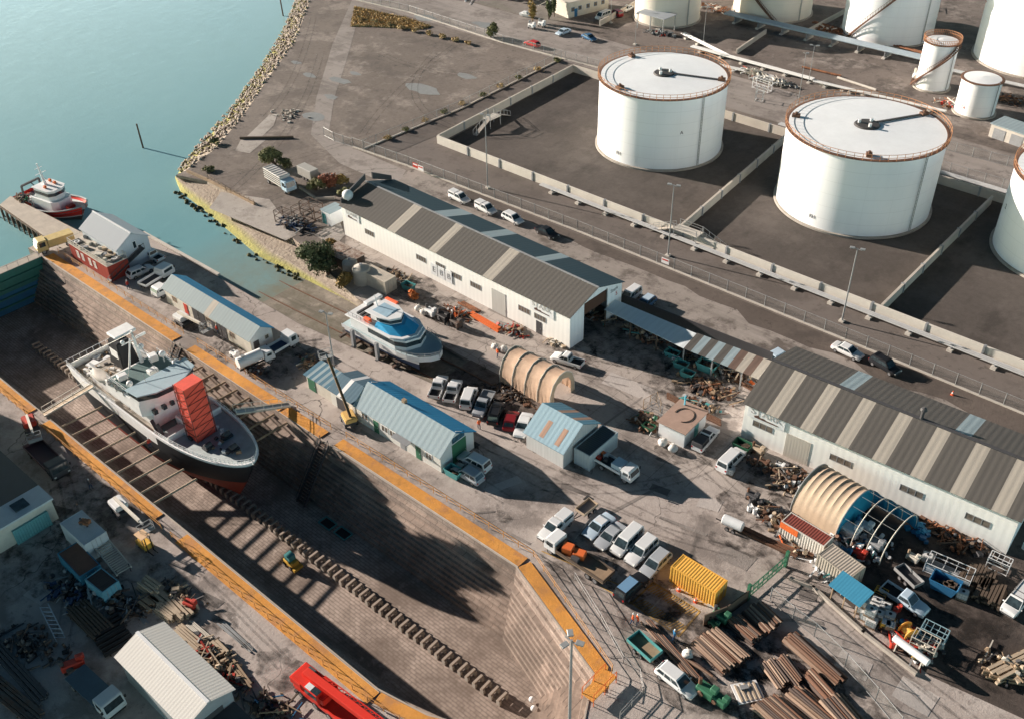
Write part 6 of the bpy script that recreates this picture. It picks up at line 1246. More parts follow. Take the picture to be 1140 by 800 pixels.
def gangway(label, a_, b_2, w_=1.0, m=m_timber_p, rail=True, name='gangway'):
    t = thing(name, label, 'gangway', a_, 0); A, Bp = Vector((0, 0, 0)), Vector(b_2)-Vector(a_); d = Bp.normalized(); sd_ = Vector((-d.y, d.x, 0)).normalized()*w_/2; mb = MB(); mb.bar(A, Bp, w_, .08); mb.build('deck', m, t); mb = MB(); n = int(Bp.length/1.3)
    for s in (-1, 1):
        for k in range(n+1): c = A.lerp(Bp, k/n)+sd_*s; mb.bar(c, c+Vector((0, 0, 1)), .05)
        mb.bar(A+sd_*s+Vector((0, 0, 1)), Bp+sd_*s+Vector((0, 0, 1)), .05); mb.bar(A+sd_*s, Bp+sd_*s, .09, .25)
    mb.build('handrail', m_cream, t, norm=False); return t
gangway('timber gangway from the left orange walkway up to the ship stern quarter', (-122.2, 36.4, .2), (-119.6, 43.3, 2.6)); gangway('long pale gangway from the right side of the dock to the ship bow', (-96.9, 60.2, .3), (-98.6, 52.6, 2.9), 1.0, m_steel)
def dstair(label, x, y0, dr):
    t = thing('dock_stair', label, 'stair', (x, y0, 0), 0); mb = MB(); n = 20
    for k in range(n): mb.box((dr[0]*(k+.5)*.45, dr[1]*(k+.5)*.45, -.2-k*.36), (1.3 if dr[1] else .46, .46 if dr[1] else 1.3, .1))
    mb.build('tread', m_rust2, t); mb = MB()
    for s in (-.7, .7):
        e = (dr[0]*n*.45+(s if dr[1] else 0), dr[1]*n*.45+(s if dr[0] else 0)); a_ = (s if dr[1] else 0, s if dr[0] else 0); mb.bar((*a_, -.1), (*e, -7.3), .1, .3); mb.bar((*a_, .9), (*e, -6.3), .06)
        for k in range(0, n, 3): f = k/n; mb.bar((a_[0]+(e[0]-a_[0])*f, a_[1]+(e[1]-a_[1])*f, -.1-7.2*f), (a_[0]+(e[0]-a_[0])*f, a_[1]+(e[1]-a_[1])*f, .9-7.2*f), .05)
    mb.build('stringer', m_dgrey, t, norm=False)
dstair('dark steel stair going down into the dock between the first and second orange walkway', -121.6, 58.0, (0, -1)) if False else None
t = thing('dock_stair', 'dark steel stair tower down the dock side between two orange walkways, beside the yellow boom lift', 'stair', (-87.0, 58.2, 0), 0)
for q, (lb, xx) in enumerate((('dark steel stair going down into the dock beside the yellow boom lift', -87.0), ('dark steel stair going down into the dock behind the ship stern', -121.6))):
    if q: t = thing('dock_stair', lb, 'stair', (xx, 58.2, 0), 0)
    t['label'] = lb; mb = MB(); n = 20; mt = MB()
    for k in range(n): mt.box((.0, -.2-k*.27, -.2-k*.36), (1.5, .3, .06))
    mt.build('tread', m_rust2, t)
    for s in (-.8, .8):
        mb.bar((s, 0, 0), (s, -5.5, -7.35), .12, .35); mb.bar((s, 0, 1), (s, -5.5, -6.3), .07)
        for k in range(0, 21, 2): f = k/20; mb.bar((s, -5.5*f, -7.35*f), (s, -5.5*f, 1-7.35*f), .06)
    mb.build('stringer', m_dgrey, t, norm=False)
# handrails along the dock
def rail(label, pts, h=1.05, step=2.4, m=None, grp='handrails around the dry dock'):
    a_ = pts[0]; t = thing('handrail', label, 'handrail', (*a_, .1), 0, grp); m = m or paint((.6, .3, .1), .5, 0, .2, 'orange_rail'); mb = MB(); first = None; cnt = 0
    for p, q in zip(pts[:-1], pts[1:]):
        A, Bp = Vector((p[0]-a_[0], p[1]-a_[1], 0)), Vector((q[0]-a_[0], q[1]-a_[1], 0)); n = max(1, round((Bp-A).length/step))
        for z in (.55, h): mb.tube(A+Vector((0, 0, z)), Bp+Vector((0, 0, z)), .035, None, 5)
        for k in range(n+1):
            c = A.lerp(Bp, k/n)
            if first is None: m2 = MB(); m2.bar((0, 0, 0), (0, 0, h), .07); first = m2.build('post', m, t, loc=c)
            else: o = first.copy(); COL.objects.link(o); o.location = c
    mb.build('rail', m, t, norm=False)
rail('handrail along the first orange walkway on the boathouse side', [(-162, 60.6), (-123.6, 60.6)]); rail('handrail along the orange walkway behind the ship bow', [(-119.8, 60.6), (-88.4, 60.6)]); rail('handrail along the orange walkway from the yellow boom lift round to the dock head', [(-85.5, 60.85), (-52.2, 60.95), (-35.6, 54.2), (-34.6, 52.2)])
rail('handrail along the left walkway opposite the ship stern', [(-163, 34.8), (-124.4, 34.8)]); rail('handrail along the left walkway opposite the ship bow', [(-120.4, 34.8), (-90.2, 34.8)]); rail('handrail along the lower left walkway by the red crane', [(-88, 34.8), (-52.5, 34.8), (-46.5, 35.9)])
mg = paint((.35, .34, .33), .5, .2, .2, 'grey_rail')
rail('grey tube barrier between the dock head walkway and the yard', [P(640, 645), P(668, 690), P(694, 738), P(712, 752)], 1.2, 2.2, mg); rail('grey tube barrier standing around the dock head platform', [P(712, 752), P(716, 772), P(690, 800)], 1.2, 2.2, mg)
t = thing('dock_head_platform', 'small raised orange platform with railings at the dock head', 'platform', (*P(667, 768), 0), dirpx((655, 780), (678, 756))); mb = MB(); mb.box((0, 0, .9), (4.0, 1.5, .12)); mb.build('deck', m_owalk, t); mb = MB()
for x in (-1.9, 0, 1.9):
    for y in (-.75, .75): mb.bar((x, y, 0), (x, y, 1.9), .07)
for y in (-.75, .75): mb.bar((-1.9, y, 1.9), (1.9, y, 1.9), .06)
mb.build('railing', m_orange, t, norm=False)
for i, (x, y, lb) in enumerate(((592, 778, 'white float ball lying at the dock head floor'), (594, 788, 'second white float ball at the foot of the dock head'))):
    t = thing('float_ball', lb, 'buoy', (*P(x, y, -7), -7.0), 0); mb = MB(); mb.blob((0, 0, 0), .35, 2, 0, 0); mb.build('ball', m_white, t, smooth=60)
# small machine on the dock floor and teal frames
t = thing('skid_loader', 'small yellow and teal machine standing on the dock floor beside the keel blocks', 'machine', (*P(325, 628, -7.4), -7.47), 0); mb = MB(); mb.box((0, 0, .7), (1.8, 1.2, .8)); mb.build('body', m_yellow, t, bevel=.08); mb = MB(); mb.box((-.1, 0, 1.5), (1, 1, .9)); mb.build('cab', m_teal, t); [add_wheel(t, x, s*.65, s, .32) for x in (-.6, .6) for s in (-1, 1)]; mb = MB(); mb.box((1.2, 0, .3), (.5, 1.4, .4)); mb.build('bucket', m_yellow, t)
for i, (x, y) in enumerate(((365, 583), (382, 594))):
    t = thing('floor_grating', ('teal open frame lying on the dock floor, left one of the pair', 'teal open frame lying on the dock floor, right one of the pair')[i], 'frame', (*P(x, y, -7.4), -7.47), 0); mb = MB(); [mb.bar((-1.1, y_, .25), (1.1, y_, .25), .14) for y_ in (-.7, .7)]; [mb.bar((x_, -.7, .25), (x_, .7, .25), .14) for x_ in (-1.1, 1.1)]; mb.build('frame_bar', m_teal, t, norm=False); mb = MB(); mb.box((0, 0, .05), (2.0, 1.3, .08)); mb.build('dark_cover', m_black, t)
# ---- red tug at the jetty
TG = thing('red_tug', 'red and white workboat with a tall white mast moored at the jetty', 'boat', (*P(36, 216, 0), -2.9), atan2(P(96, 237, 0)[1]-P(24, 212, 0)[1], P(96, 237, 0)[0]-P(24, 212, 0)[0])); LT_, BT_ = 18.5, 7.2; st2 = []
for k in range(25):
    u = k/24; kd = (.85+.15*min(1, u*5)) if u < .55 else max(.03, 1-((u-.55)/.45)**2.4)**.6; kc = (.9 if u < .5 else max(.01, .9*(1-((u-.5)/.46)**1.7))) if u < .96 else .01; st2.append((u*LT_-3, kd, max(.01, kc), .4*max(0.01, 1-u), 2.6+1.8*max(0, (u-.45)/.55)**1.4))
m_tr = paint((.6, .035, .025), .4, 0, .2, 'tug_red'); hull(TG, LT_, BT_, st2, [(f, 0) for f in (0, .15, .3, .42, .5, .7, .85, .93, 1)], [m_tr, m_white, m_dgrey], [2, 2, 2, 1, 0, 0, 0, 2], rake=2.5)
deck(TG, [(s[0], BT_/2*s[1]*.95) for s in st2], 0, m_dk, 'deck', lambda x: 1.9+1.8*max(0, ((x+3)/LT_-.45)/.55)**1.4)
mb = MB()
for s in (-1, 1):
    for A, Bp in zip(st2[:-1], st2[1:]): mb.tube((A[0], s*BT_/2*A[1], A[4]), (Bp[0], s*BT_/2*Bp[1], Bp[4]), .13, None, 6)
mb.build('fender_rail', m_grey, TG, norm=False)
mb = MB(); mb.prism([(3.2, -2.3), (8.8, -2.3), (9.8, -1.2), (9.8, 1.2), (8.8, 2.3), (3.2, 2.3)], 1.9, 4.2); mb.build('deckhouse', m_white, TG, bevel=.05); mb = MB(); mb.prism([(4.2, -1.9), (8.2, -1.9), (9.0, -1), (9.0, 1), (8.2, 1.9), (4.2, 1.9)], 4.2, 6.2); mb.build('wheelhouse', m_white, TG, bevel=.05); mb = MB(); mb.prism([(4.15, -1.95), (8.25, -1.95), (9.07, -1.03), (9.07, 1.03), (8.25, 1.95), (4.15, 1.95)], 5.1, 5.7); mb.build('bridge_window', m_glass, TG)
mb = MB(); mb.prism([(3.9, -2.1), (8.4, -2.1), (9.3, -1.1), (9.3, 1.1), (8.4, 2.1), (3.9, 2.1)], 6.2, 6.32); mb.build('bridge_roof', m_white, TG); mb = MB(); mb.tube((5.5, 0, 6.3), (4.8, 0, 10.5), .3, .14, 10); mb.bar((5.1, -1.2, 8.6), (5.1, 1.2, 8.6), .12); mb.bar((4.9, -.8, 9.6), (4.9, .8, 9.6), .1); mb.bar((5.6, 0, 7.6), (6.6, 0, 7.6), .12); mb.build('mast', m_white, TG)
for x, y in ((6.8, 1.1), (6.8, -1.1), (5.2, 1.3)): mb = MB(); mb.box((x, y, 6.6), (.6, .5, .5)); mb.build('life_raft', m_orange, TG, bevel=.1)
mb = MB(); [mb.bar((.2, y, 1.9), (.6, y, 5.6), .3) for y in (-2, 2)]; mb.bar((.6, -2, 5.6), (.6, 2, 5.6), .35); mb.bar((.6, 0, 5.6), (3.2, 0, 4.4), .15); mb.build('stern_gantry', m_dgrey, TG); mb = MB(); mb.box((11.3, 0, 3.0), (1.1, 1.6, .8)); mb.build('winch', m_red, TG, bevel=.1); 
for q_ in (((-1.5, -2.4, 2.3), (3, -2.9, 2.6)), ((-1.5, 2.2, 2.3), (2.5, 2.6, 2.3))): mb = MB(); mb.bar(*q_, .5, .4); mb.build('side_crane', m_red, TG)
mb = MB(); random.seed(8); [mb.box((random.uniform(-2.4, 2.6), random.uniform(-2.2, 2.2), 2.2), (random.uniform(.2, .8), random.uniform(.2, .8), random.uniform(.3, .8)), k, k % 4) for k in range(20)]; o = mb.build('deck_gear', [m_dgrey, m_white, m_timber, m_red], TG); o['kind'] = 'stuff'
# ---- catamaran on the slipway
YA = Vector(P(398, 372, 1.5)); YB = Vector(P(480, 392, 1.5)); YC = thing('ferry_catamaran', 'white catamaran ferry with a bright blue upper deck front, standing on the slipway cradle', 'boat', (-103.3, 79.5, .1), radians(1.0)); YC.scale = (1, .97, .86); LY, BY = 17.0, 6.9
for s in (-1, 1):
    hw = thing('h', 'x', 'x'); bpy.data.objects.remove(hw)
    rows = []
    for k in range(17):
        u = k/16; w_ = .72*(1 if u < .6 else max(.03, 1-((u-.6)/.4)**2)); x = u*(LY-1.6); z0 = .75+.5*max(0, u-.7); yc = s*(BY/2-.85)
        rows.append([(x, yc-w_*.25, z0), (x, yc-w_*.8, z0+.5), (x, yc-w_, z0+1.1), (x, yc-w_, 2.5), (x, yc+w_, 2.5), (x, yc+w_, z0+1.1), (x, yc+w_*.8, z0+.5), (x, yc+w_*.25, z0)])
    mb = MB(); mb.grid(rows, lambda j, i: 1 if i in (0, 1, 5, 6, 7) else 0, close=True); mb.add(rows[0], [tuple(range(8))], 0); mb.build('hull', [m_white, m_navy], YC, smooth=40)
dkp = [(-.4, BY/2), (0, BY/2), (11.5, BY/2), (13.5, BY/2*.93), (15.3, BY/2*.72), (16.6, BY/2*.36), (17.2, .02)]
mb = MB()
for s in (-1, 1): mb.grid([[(x, s*h_, 2.35) for x, h_ in dkp], [(x, s*(h_+.06), 3.15+.03*max(0, x-8)) for x, h_ in dkp]])
mb.grid([[(x, -h_, 2.35) for x, h_ in dkp], [(x, h_, 2.35) for x, h_ in dkp]]); mb.build('hull_side', m_white, YC, norm=False); mb = MB(); mb.grid([[(x, -h_, 2.9) for x, h_ in dkp], [(x, h_, 2.9) for x, h_ in dkp]]); mb.build('main_deck', paint((.4, .5, .52), .7, 0, .25, 'pale_teal_deck'), YC)
sup = lambda e, xs0, xs1, w_: [(xs0-e, -w_-e), (xs1-2.6+e, -w_-e), (xs1-.9+e, -w_*.72-e*.5), (xs1+e, 0), (xs1-.9+e, w_*.72+e*.5), (xs1-2.6+e, w_+e), (xs0-e, w_+e)]
mb = MB(); mb.prism(sup(0, 1.2, 13.4, 2.95), 2.9, 5.0); mb.build('main_cabin', m_white, YC, bevel=.05); mb = MB(); mb.prism(sup(.03, 5.2, 13.4, 2.95), 3.7, 4.6); mb.build('cabin_window', m_glass, YC)
m_fb = paint((.03, .32, .58), .4, 0, .12, 'ferry_blue'); mb = MB(); mb.prism(sup(.25, .6, 12.6, 2.95), 5.0, 5.2); mb.build('upper_deck', m_white, YC, bevel=.04); mb = MB(); q0 = sup(.1, 6.5, 12.2, 2.6); q1 = sup(0, 6.5, 10.2, 2.3); mb.grid([[(x, y, 5.21) for x, y in q0], [(x, y, 6.0) for x, y in q1]]); mb.add([(x, y, 6.0) for x, y in q1], [tuple(range(7))]); mb.build('blue_front', m_fb, YC)
mb = MB(); mb.prism(sup(0, 5.0, 9.6, 2.0), 6.0, 7.0); mb.build('wheelhouse', m_white, YC, bevel=.05); mb = MB(); mb.prism(sup(.03, 6.4, 9.6, 2.0), 6.2, 6.8); mb.build('bridge_window', m_glass, YC); mb = MB(); mb.prism(sup(.2, 4.2, 9.4, 2.0), 7.0, 7.15); mb.build('bridge_roof', m_white, YC, bevel=.04); mb = MB(); mb.bx(4.8, 7.8, -1.3, 1.3, 7.16, 7.2); mb.build('roof_panel', paint((.35, .5, .6), .4, 0, .3, 'sky_panel'), YC)
for s in (-1, 1): mb = MB(); mb.bx(4.0, 6.6 if s > 0 else 5.4, s*2.4-.3, s*2.4+.3, 5.3 if s < 0 else 7.1, 6.1 if s < 0 else 7.4); mb.build('life_raft', m_safety, YC, bevel=.1)
mb = MB(); mb.box((1.5, 1.9, 5.9), (1.1, 3.4, .6)); mb.build('liferaft_canister', m_white, YC, bevel=.15); mb = MB(); [mb.box((2.0+k*.75, -.3, 5.5), (.35, 3.4, .35)) for k in range(4)]; mb.build('bench', m_dgrey, YC); mb = MB()
for k in range(0, 30): 
    i = k/29*5.999; j = int(i); f = i-j; 
    for s in (-1, 1): x = dkp[j][0]+(dkp[j+1][0]-dkp[j][0])*f; y = s*(dkp[j][1]+(dkp[j+1][1]-dkp[j][1])*f); 
for s in (-1, 1):
    for A, Bp in zip(dkp[2:-1], dkp[3:]): 
        for z in (3.6, 4.0): mb.bar((A[0], s*A[1], z), (Bp[0], s*Bp[1], z), .05)
        for f in (0, .5, 1): c = Vector((A[0], s*A[1], 3.2)).lerp(Vector((Bp[0], s*Bp[1], 3.2)), f); mb.bar(c, c+Vector((0, 0, .8)), .05)
    for x in [1+q*.9 for q in range(6)]: mb.bar((x, s*2.9, 5.2), (x, s*2.9, 6.0), .05)
    mb.bar((.6, s*2.9, 6.0), (6, s*2.9, 6.0), .05)
mb.build('railing', m_steel, YC, norm=False); mb = MB(); mb.tube((4.6, 0, 7.1), (4.2, 0, 9.2), .1, .06); mb.bar((4.3, -.8, 8.4), (4.3, .8, 8.4), .07); mb.build('mast', m_white, YC)
for i, x in enumerate((4.2, 9.6)):
    for s in (-1, 1):
        t = thing('slip_cradle_post', 'tall grey cradle post beside the catamaran, %s pair' % ('stern' if i == 0 else 'bow'), 'cradle', (-105+x, 79.9+s*4.1, -.3), 0, 'cradle posts holding the catamaran'); mb = MB(); mb.box((0, 0, 1.6), (.6, .5, 3.4)); mb.build('post', m_grey, t, bevel=.04); mb = MB(); mb.bar((0, s*.2, .2), (0, s*1.0, .1), .5, .3); mb.build('foot', m_dgrey, t)
t = thing('slip_cradle', 'dark steel slipway cradle carrying the catamaran', 'cradle', (-98, 79.9, -.3), 0); mb = MB(); [mb.bar((-7, y, .4), (8, y, .4), .4, .5) for y in (-2.6, 2.6)]; [mb.bar((x, -4.2, .5), (x, 4.2, .5), .4, .4) for x in (-6, -2.8, .8, 3, 6)]; mb.build('beam', m_rust2, t, norm=False); 
for x in (-5, -1, 3):
    for y in (-2.6, 2.6): mb = MB(); mb.box((x, y, .85), (1.2, .8, .5)); mb.build('bilge_block', m_timber_d, t)
for i, y in enumerate((77.7, 82.1)):
    t = thing('slipway_rail', 'rusty rail track running down the slipway, %s one' % ('nearer the office building' if i == 0 else 'nearer the long shed'), 'rail', (-62, y, .03), 0); mb = MB(); mb.bar((0, 0, .06), (-22, 0, .06), .18, .14); mb.bar((-22, 0, .06), (-22-50, 0, .06-50*.054), .18, .14); mb.bar((-22-50, 0, .06-2.7), (-150, 0, -6.4), .18, .14); mb.build('track', m_rust, t, norm=False)
# ================================================================ PLANTS
random.seed(33)
def leafmat(c, n):
    m, t, b = newmat(n, .8); v = coords(t); t.links.new(mix(t, noi(t, v, 1.2, 4), sc(c, .55), sc(c, 1.6)), b.inputs['Base Color']); return m
m_lf = leafmat((.15, .15, .065), 'olive_leaves'); m_lf2 = leafmat((.26, .18, .06), 'ochre_leaves'); m_lf3 = leafmat((.24, .09, .05), 'russet_leaves'); m_lf4 = leafmat((.085, .1, .045), 'dark_leaves'); m_gr = leafmat((.42, .31, .16), 'dry_grass')
def plant(label, x, y, r, h, m, n=900, cat='shrub', name='shrub', trunk=True, lobes=6, ls=.22, grp=None):
    r *= 1.22; h *= 1.12; n = int(n*1.4)
    c = P(x, y); t = thing(name, label, cat, (*c, 0), 0, grp); mb = MB(); L = []
    for k in range(lobes): a = random.uniform(0, 6.28); d = r*random.uniform(.1, .62); L.append((d*cos(a), d*sin(a), h*random.uniform(.35, .78), r*random.uniform(.35, .55)))
    for k in range(n):
        lx, ly, lz, lr = random.choice(L); v = Vector((random.gauss(0, 1), random.gauss(0, 1), random.gauss(0, 1))).normalized()*lr*random.uniform(.55, 1.08); p = Vector((lx, ly, lz))+Vector((v.x, v.y, v.z*h/r*.6))
        if p.z < .05: p.z = random.uniform(.05, .4)
        a = Vector((random.gauss(0, 1), random.gauss(0, 1), random.gauss(0, 1))).normalized(); b_2 = a.cross(v.normalized()+Vector((.1, .2, .3))).normalized(); s = ls*random.uniform(.6, 1.5)
        mb.add([p-a*s, p-b_2*s*.6, p+a*s, p+b_2*s*.6], [(0, 1, 2, 3)])
    mb.build('crown' if cat == 'tree' else 'foliage', m, t, norm=False); mb = MB()
    for lx, ly, lz, lr in L: mb.tube((lx*.1, ly*.1, 0), (lx, ly, lz), .1*r/2+.03, .03, 6)
    mb.build('trunk' if cat == 'tree' else 'stem', m_timber_d, t); return t
plant('large olive green shrub behind the livestock truck on the turnaround', 307, 184, 2.6, 3.2, m_lf, 1500); plant('smaller olive shrub between the big one and the livestock truck', 318, 188, 1.6, 2.2, m_lf, 700)
plant('russet and green shrub right of the small grey box trailer', 352, 212, 1.9, 2.0, m_lf, 900); plant('russet topped shrub in the middle of the planter', 366, 207, 2.0, 2.2, m_lf3, 900); plant('russet shrub nearest the long shed end', 379, 206, 1.6, 2.0, m_lf2, 700); plant('low pale shrub beside the dome of the long shed', 388, 218, 1.5, 1.4, m_lf, 500)
plant('big dark tree on the slipway bank between the rusty shed and the dock side', 352, 300, 3.3, 5.2, m_lf4, 2600, 'tree', 'tree', lobes=9); plant('dark round bush right of the big dark tree', 366, 306, 2.0, 2.8, m_lf4, 1000); plant('ochre bush in front of the round water tanks', 384, 318, 1.7, 2.2, m_lf2, 1000); plant('small yellowish bush behind the big dark tree', 370, 268+10, 1.2, 1.8, m_lf2, 500); plant('orange leaved bush behind the catamaran', 461, 334, .8, 1.8, leafmat((.5, .17, .05), 'orange_leaves'), 350)
plant('small round tree on the verge beside the upper road fence', 546, 42, 2.0, 3.6, m_lf, 900, 'tree', 'tree'); plant('slender brown tree at the far side of the upper road', 593, 25, 1.4, 6, m_lf2, 700, 'tree', 'tree')
for i, (x, y) in enumerate(((611, 22), (617, 19))): plant('dark columnar cypress by the beige depot building, %s one' % ('left' if i == 0 else 'right'), x, y, .9, 5.5, m_lf4, 700, 'tree', 'tree')
plant('tall tree at the top edge left of the beige depot', 628, 12, 2.2, 6, m_lf2, 900, 'tree', 'tree')
for i in range(9): plant('low dry bush on the field verge along the fence by the upper road', 402+i*15, 22+i*3.4, 1.1, .9, m_gr, 160, grp='dry bushes on the field verge')
for i in range(10): plant('low weeds growing along the field fence above the sealed strip', 620-i*21, 69+i*9.6, 1.0, .8, m_gr if i % 2 else m_lf, 150, grp='weeds along the field fence')
plant('small green bush above the rock shore corner', 238, 160, 1.0, 1.0, m_lf4, 300); plant('small green bush lower down the rock shore near the corner', 232, 190, 1.2, .7, m_lf, 250)
mb = MB(); q = [P(*p) for p in ((395, 8), (452, 20), (480, 30), (470, 33), (408, 30), (390, 30))]
cx_, cy_ = sum(p[0] for p in q)/6, sum(p[1] for p in q)/6
for k in range(5200):
    i = random.randrange(6); u, v = random.random()**.5, random.random(); x = cx_+((q[i][0]*(1-v)+q[(i+1) % 6][0]*v)-cx_)*u; y = cy_+((q[i][1]*(1-v)+q[(i+1) % 6][1]*v)-cy_)*u; s = random.uniform(.15, .45); a = random.random()*6.28
    mb.add([(x-s*cos(a), y-s*sin(a), 0), (x+s*cos(a), y+s*sin(a), 0), (x, y, s*1.3)], [(0, 1, 2)])
tag(mb.build('dry_grass', m_gr, norm=False), 'patch of tall dry yellow grass in the field corner by the upper road', 'grass', kind='stuff')
# ================================================================ PEOPLE
def person(label, x, y, rz_, top, legs=m_navy, step=.12):
    c = P(x, y); t = thing('person', label, 'person', (*c, .02), rz_)
    J = [((0, 0, .95), .15), ((0, 0, 1.2), .15), ((0, 0, 1.42), .17), ((0, 0, 1.55), .06), ((.01, 0, 1.66), .095), ((.01, 0, 1.76), .075), ((0, .1, .9), .1), ((step, .11, .5), .07), ((step-.05, .11, .08), .05), ((step+.12, .11, .04), .04), ((0, -.1, .9), .1), ((-step, -.11, .5), .07), ((-step-.1, -.11, .08), .05), ((-step+.06, -.11, .04), .04),
         ((0, .21, 1.4), .06), ((-.04, .26, 1.12), .05), ((.08, .25, .88), .035), ((0, -.21, 1.4), .06), ((.04, -.26, 1.12), .05), ((.14, -.24, .9), .035)]
    E = [(0, 1), (1, 2), (2, 3), (3, 4), (4, 5), (0, 6), (6, 7), (7, 8), (8, 9), (0, 10), (10, 11), (11, 12), (12, 13), (2, 14), (14, 15), (15, 16), (2, 17), (17, 18), (18, 19)]
    me = bpy.data.meshes.new('body'); me.from_pydata([j[0] for j in J], E, []); o = bpy.data.objects.new('body', me); COL.objects.link(o); md = o.modifiers.new('skin', 'SKIN'); me.skin_vertices  # created by the modifier below
    if not me.skin_vertices: pass
    sv = me.skin_vertices[0].data if me.skin_vertices else None
    if sv:
        for k, j in enumerate(J): sv[k].radius = (j[1], j[1])
        sv[0].use_root = True
    sb = o.modifiers.new('sub', 'SUBSURF'); sb.levels = 1; sb.render_levels = 1
    dg = bpy.context.evaluated_depsgraph_get(); m2 = bpy.data.meshes.new_from_object(o.evaluated_get(dg)); bpy.data.objects.remove(o); o = bpy.data.objects.new('body', m2); COL.objects.link(o); o.parent = t
    skin = paint((.45, .27, .19), .6, 0, .05, 'skin'); m2.materials.clear(); [m2.materials.append(m) for m in (top, legs, skin, m_black)]
    for p in m2.polygons: z = p.center.z; p.material_index = 2 if z > 1.52 else (0 if z > .93 or abs(p.center.y) > .2 else (1 if z > .1 else 3)); p.use_smooth = True
    mb = MB(); mb.lathe([(.1, 0), (.105, .05), (.09, .12), (.01, .15)], (.01, 0, 1.68), 14); mb.build('hard_hat', m_white, t, norm=False); return t
try:
    bpy.data.meshes.new('x')
    hv = paint((.95, .16, .04), .7, 0, .05, 'hi_vis_orange')
    for a in (('worker in orange jacket standing left of another by the long steel rails', 704, 694, .5, hv), ('worker in orange jacket standing right of another by the long steel rails', 709.5, 695, -2.2, hv), ('worker in blue overalls bending near the corner of the hatched bays', 750, 712, 1, m_blue), ('worker in an orange jacket walking below the slipway row of cars', 533.5, 477, 2.6, hv), ('worker in dark red jacket on the quay near the red deck building', 143.5, 322, .3, m_red), ('worker in an orange helmet and dark clothes in the shaded left yard', 102, 544, .8, m_dgrey), ('worker in an orange top behind the tan tarpaulin tent', 554, 398, 1.4, hv), ('person in red by the doors of the long workshop', 243, 372, -1.5, m_red), ('worker in red near the rear of the docked ship scaffold gangway', 168, 498, 0, m_red)): person(*a[:4], a[4])
except Exception as ex: print('PERSON', ex)
# ================================================================ SMALL OBJECT KINDS
_K = {}
def kind(key, make, loc, rz_, label, cat, name, grp=None, scale=None, z=.02):
    if key not in _K: t = thing(name, label, cat, (loc[0], loc[1], z), rz_, grp); make(t); _K[key] = t
    else:
        t = dup(_K[key], (loc[0], loc[1], z), rz_, label)
        if grp: t['group'] = grp
        elif 'group' in t: del t['group']
    if scale: t.scale = scale
    return t
def mk_ibc(t):
    mb = MB(); mb.box((0, 0, .65), (1.12, .95, .95)); mb.build('tank', paint((.7, .7, .68), .4, 0, .2, 'white_plastic'), t, bevel=.08, seg=2); mb = MB(); mb.box((0, 0, .08), (1.2, 1.0, .14)); mb.build('pallet', m_timber, t); mb = MB(); mb.tube((0, 0, 1.1), (0, 0, 1.18), .18, None, 10); mb.build('cap', m_black, t); mb = MB()
    for k in range(5):
        for y in (-.5, .5): mb.bar((-.58+k*.29, y, .15), (-.58+k*.29, y, 1.12), .025)
    for z in (.4, .75, 1.12):
        for y in (-.5, .5): mb.bar((-.6, y, z), (.6, y, z), .025)
        for x in (-.6, .6): mb.bar((x, -.5, z), (x, .5, z), .025)
    mb.build('cage', m_steel, t, norm=False)
def mk_drum(c):
    def f(t):
        mb = MB(); mb.lathe([(.01, 0), (.29, 0), (.29, .29), (.305, .3), (.29, .31), (.29, .58), (.305, .59), (.29, .6), (.29, .88), (.26, .86), (.01, .86)], n=18); mb.build('drum_shell', c, t, smooth=40, norm=False); mb = MB(); mb.tube((.15, 0, .86), (.15, 0, .9), .04); mb.build('bung', m_steel, t)
    return f
def mk_cone(t):
    mb = MB(); mb.lathe([(.2, .03), (.03, .7), (.01, .71)], n=14); mb.build('cone_body', m_safety, t, norm=False); mb = MB(); mb.box((0, 0, .02), (.42, .42, .04)); mb.build('base', m_safety, t); mb = MB(); mb.lathe([(.145, .28), (.1, .46)], n=14); mb.build('reflective_band', m_white, t, norm=False)
def mk_pallet(load, c):
    def f(t):
        mb = MB()
        for k in range(7): mb.box((-.54+k*.18, 0, .13), (.12, 1.2, .02))
        for y in (-.55, 0, .55): mb.box((0, y, .06), (1.2, .1, .1))
        mb.build('pallet', m_timber, t)
        if load == 'planks':
            mb = MB(); random.seed(4)
            for z in range(5):
                for k in range(7): mb.box((random.uniform(-.06, .06), -.52+k*.17, .22+z*.15), (2.4*random.uniform(.88, 1.1), .15, .12))
            mb.build('plank_pack', c, t)
        elif load == 'boxes':
            mb = MB(); mb.box((0, 0, .5), (1.1, 1.1, .7)); mb.build('wrapped_load', c, t, bevel=.08); mb = MB(); mb.box((0, 0, .87), (.9, .9, .08)); mb.build('top_sheet', m_white, t)
    return f
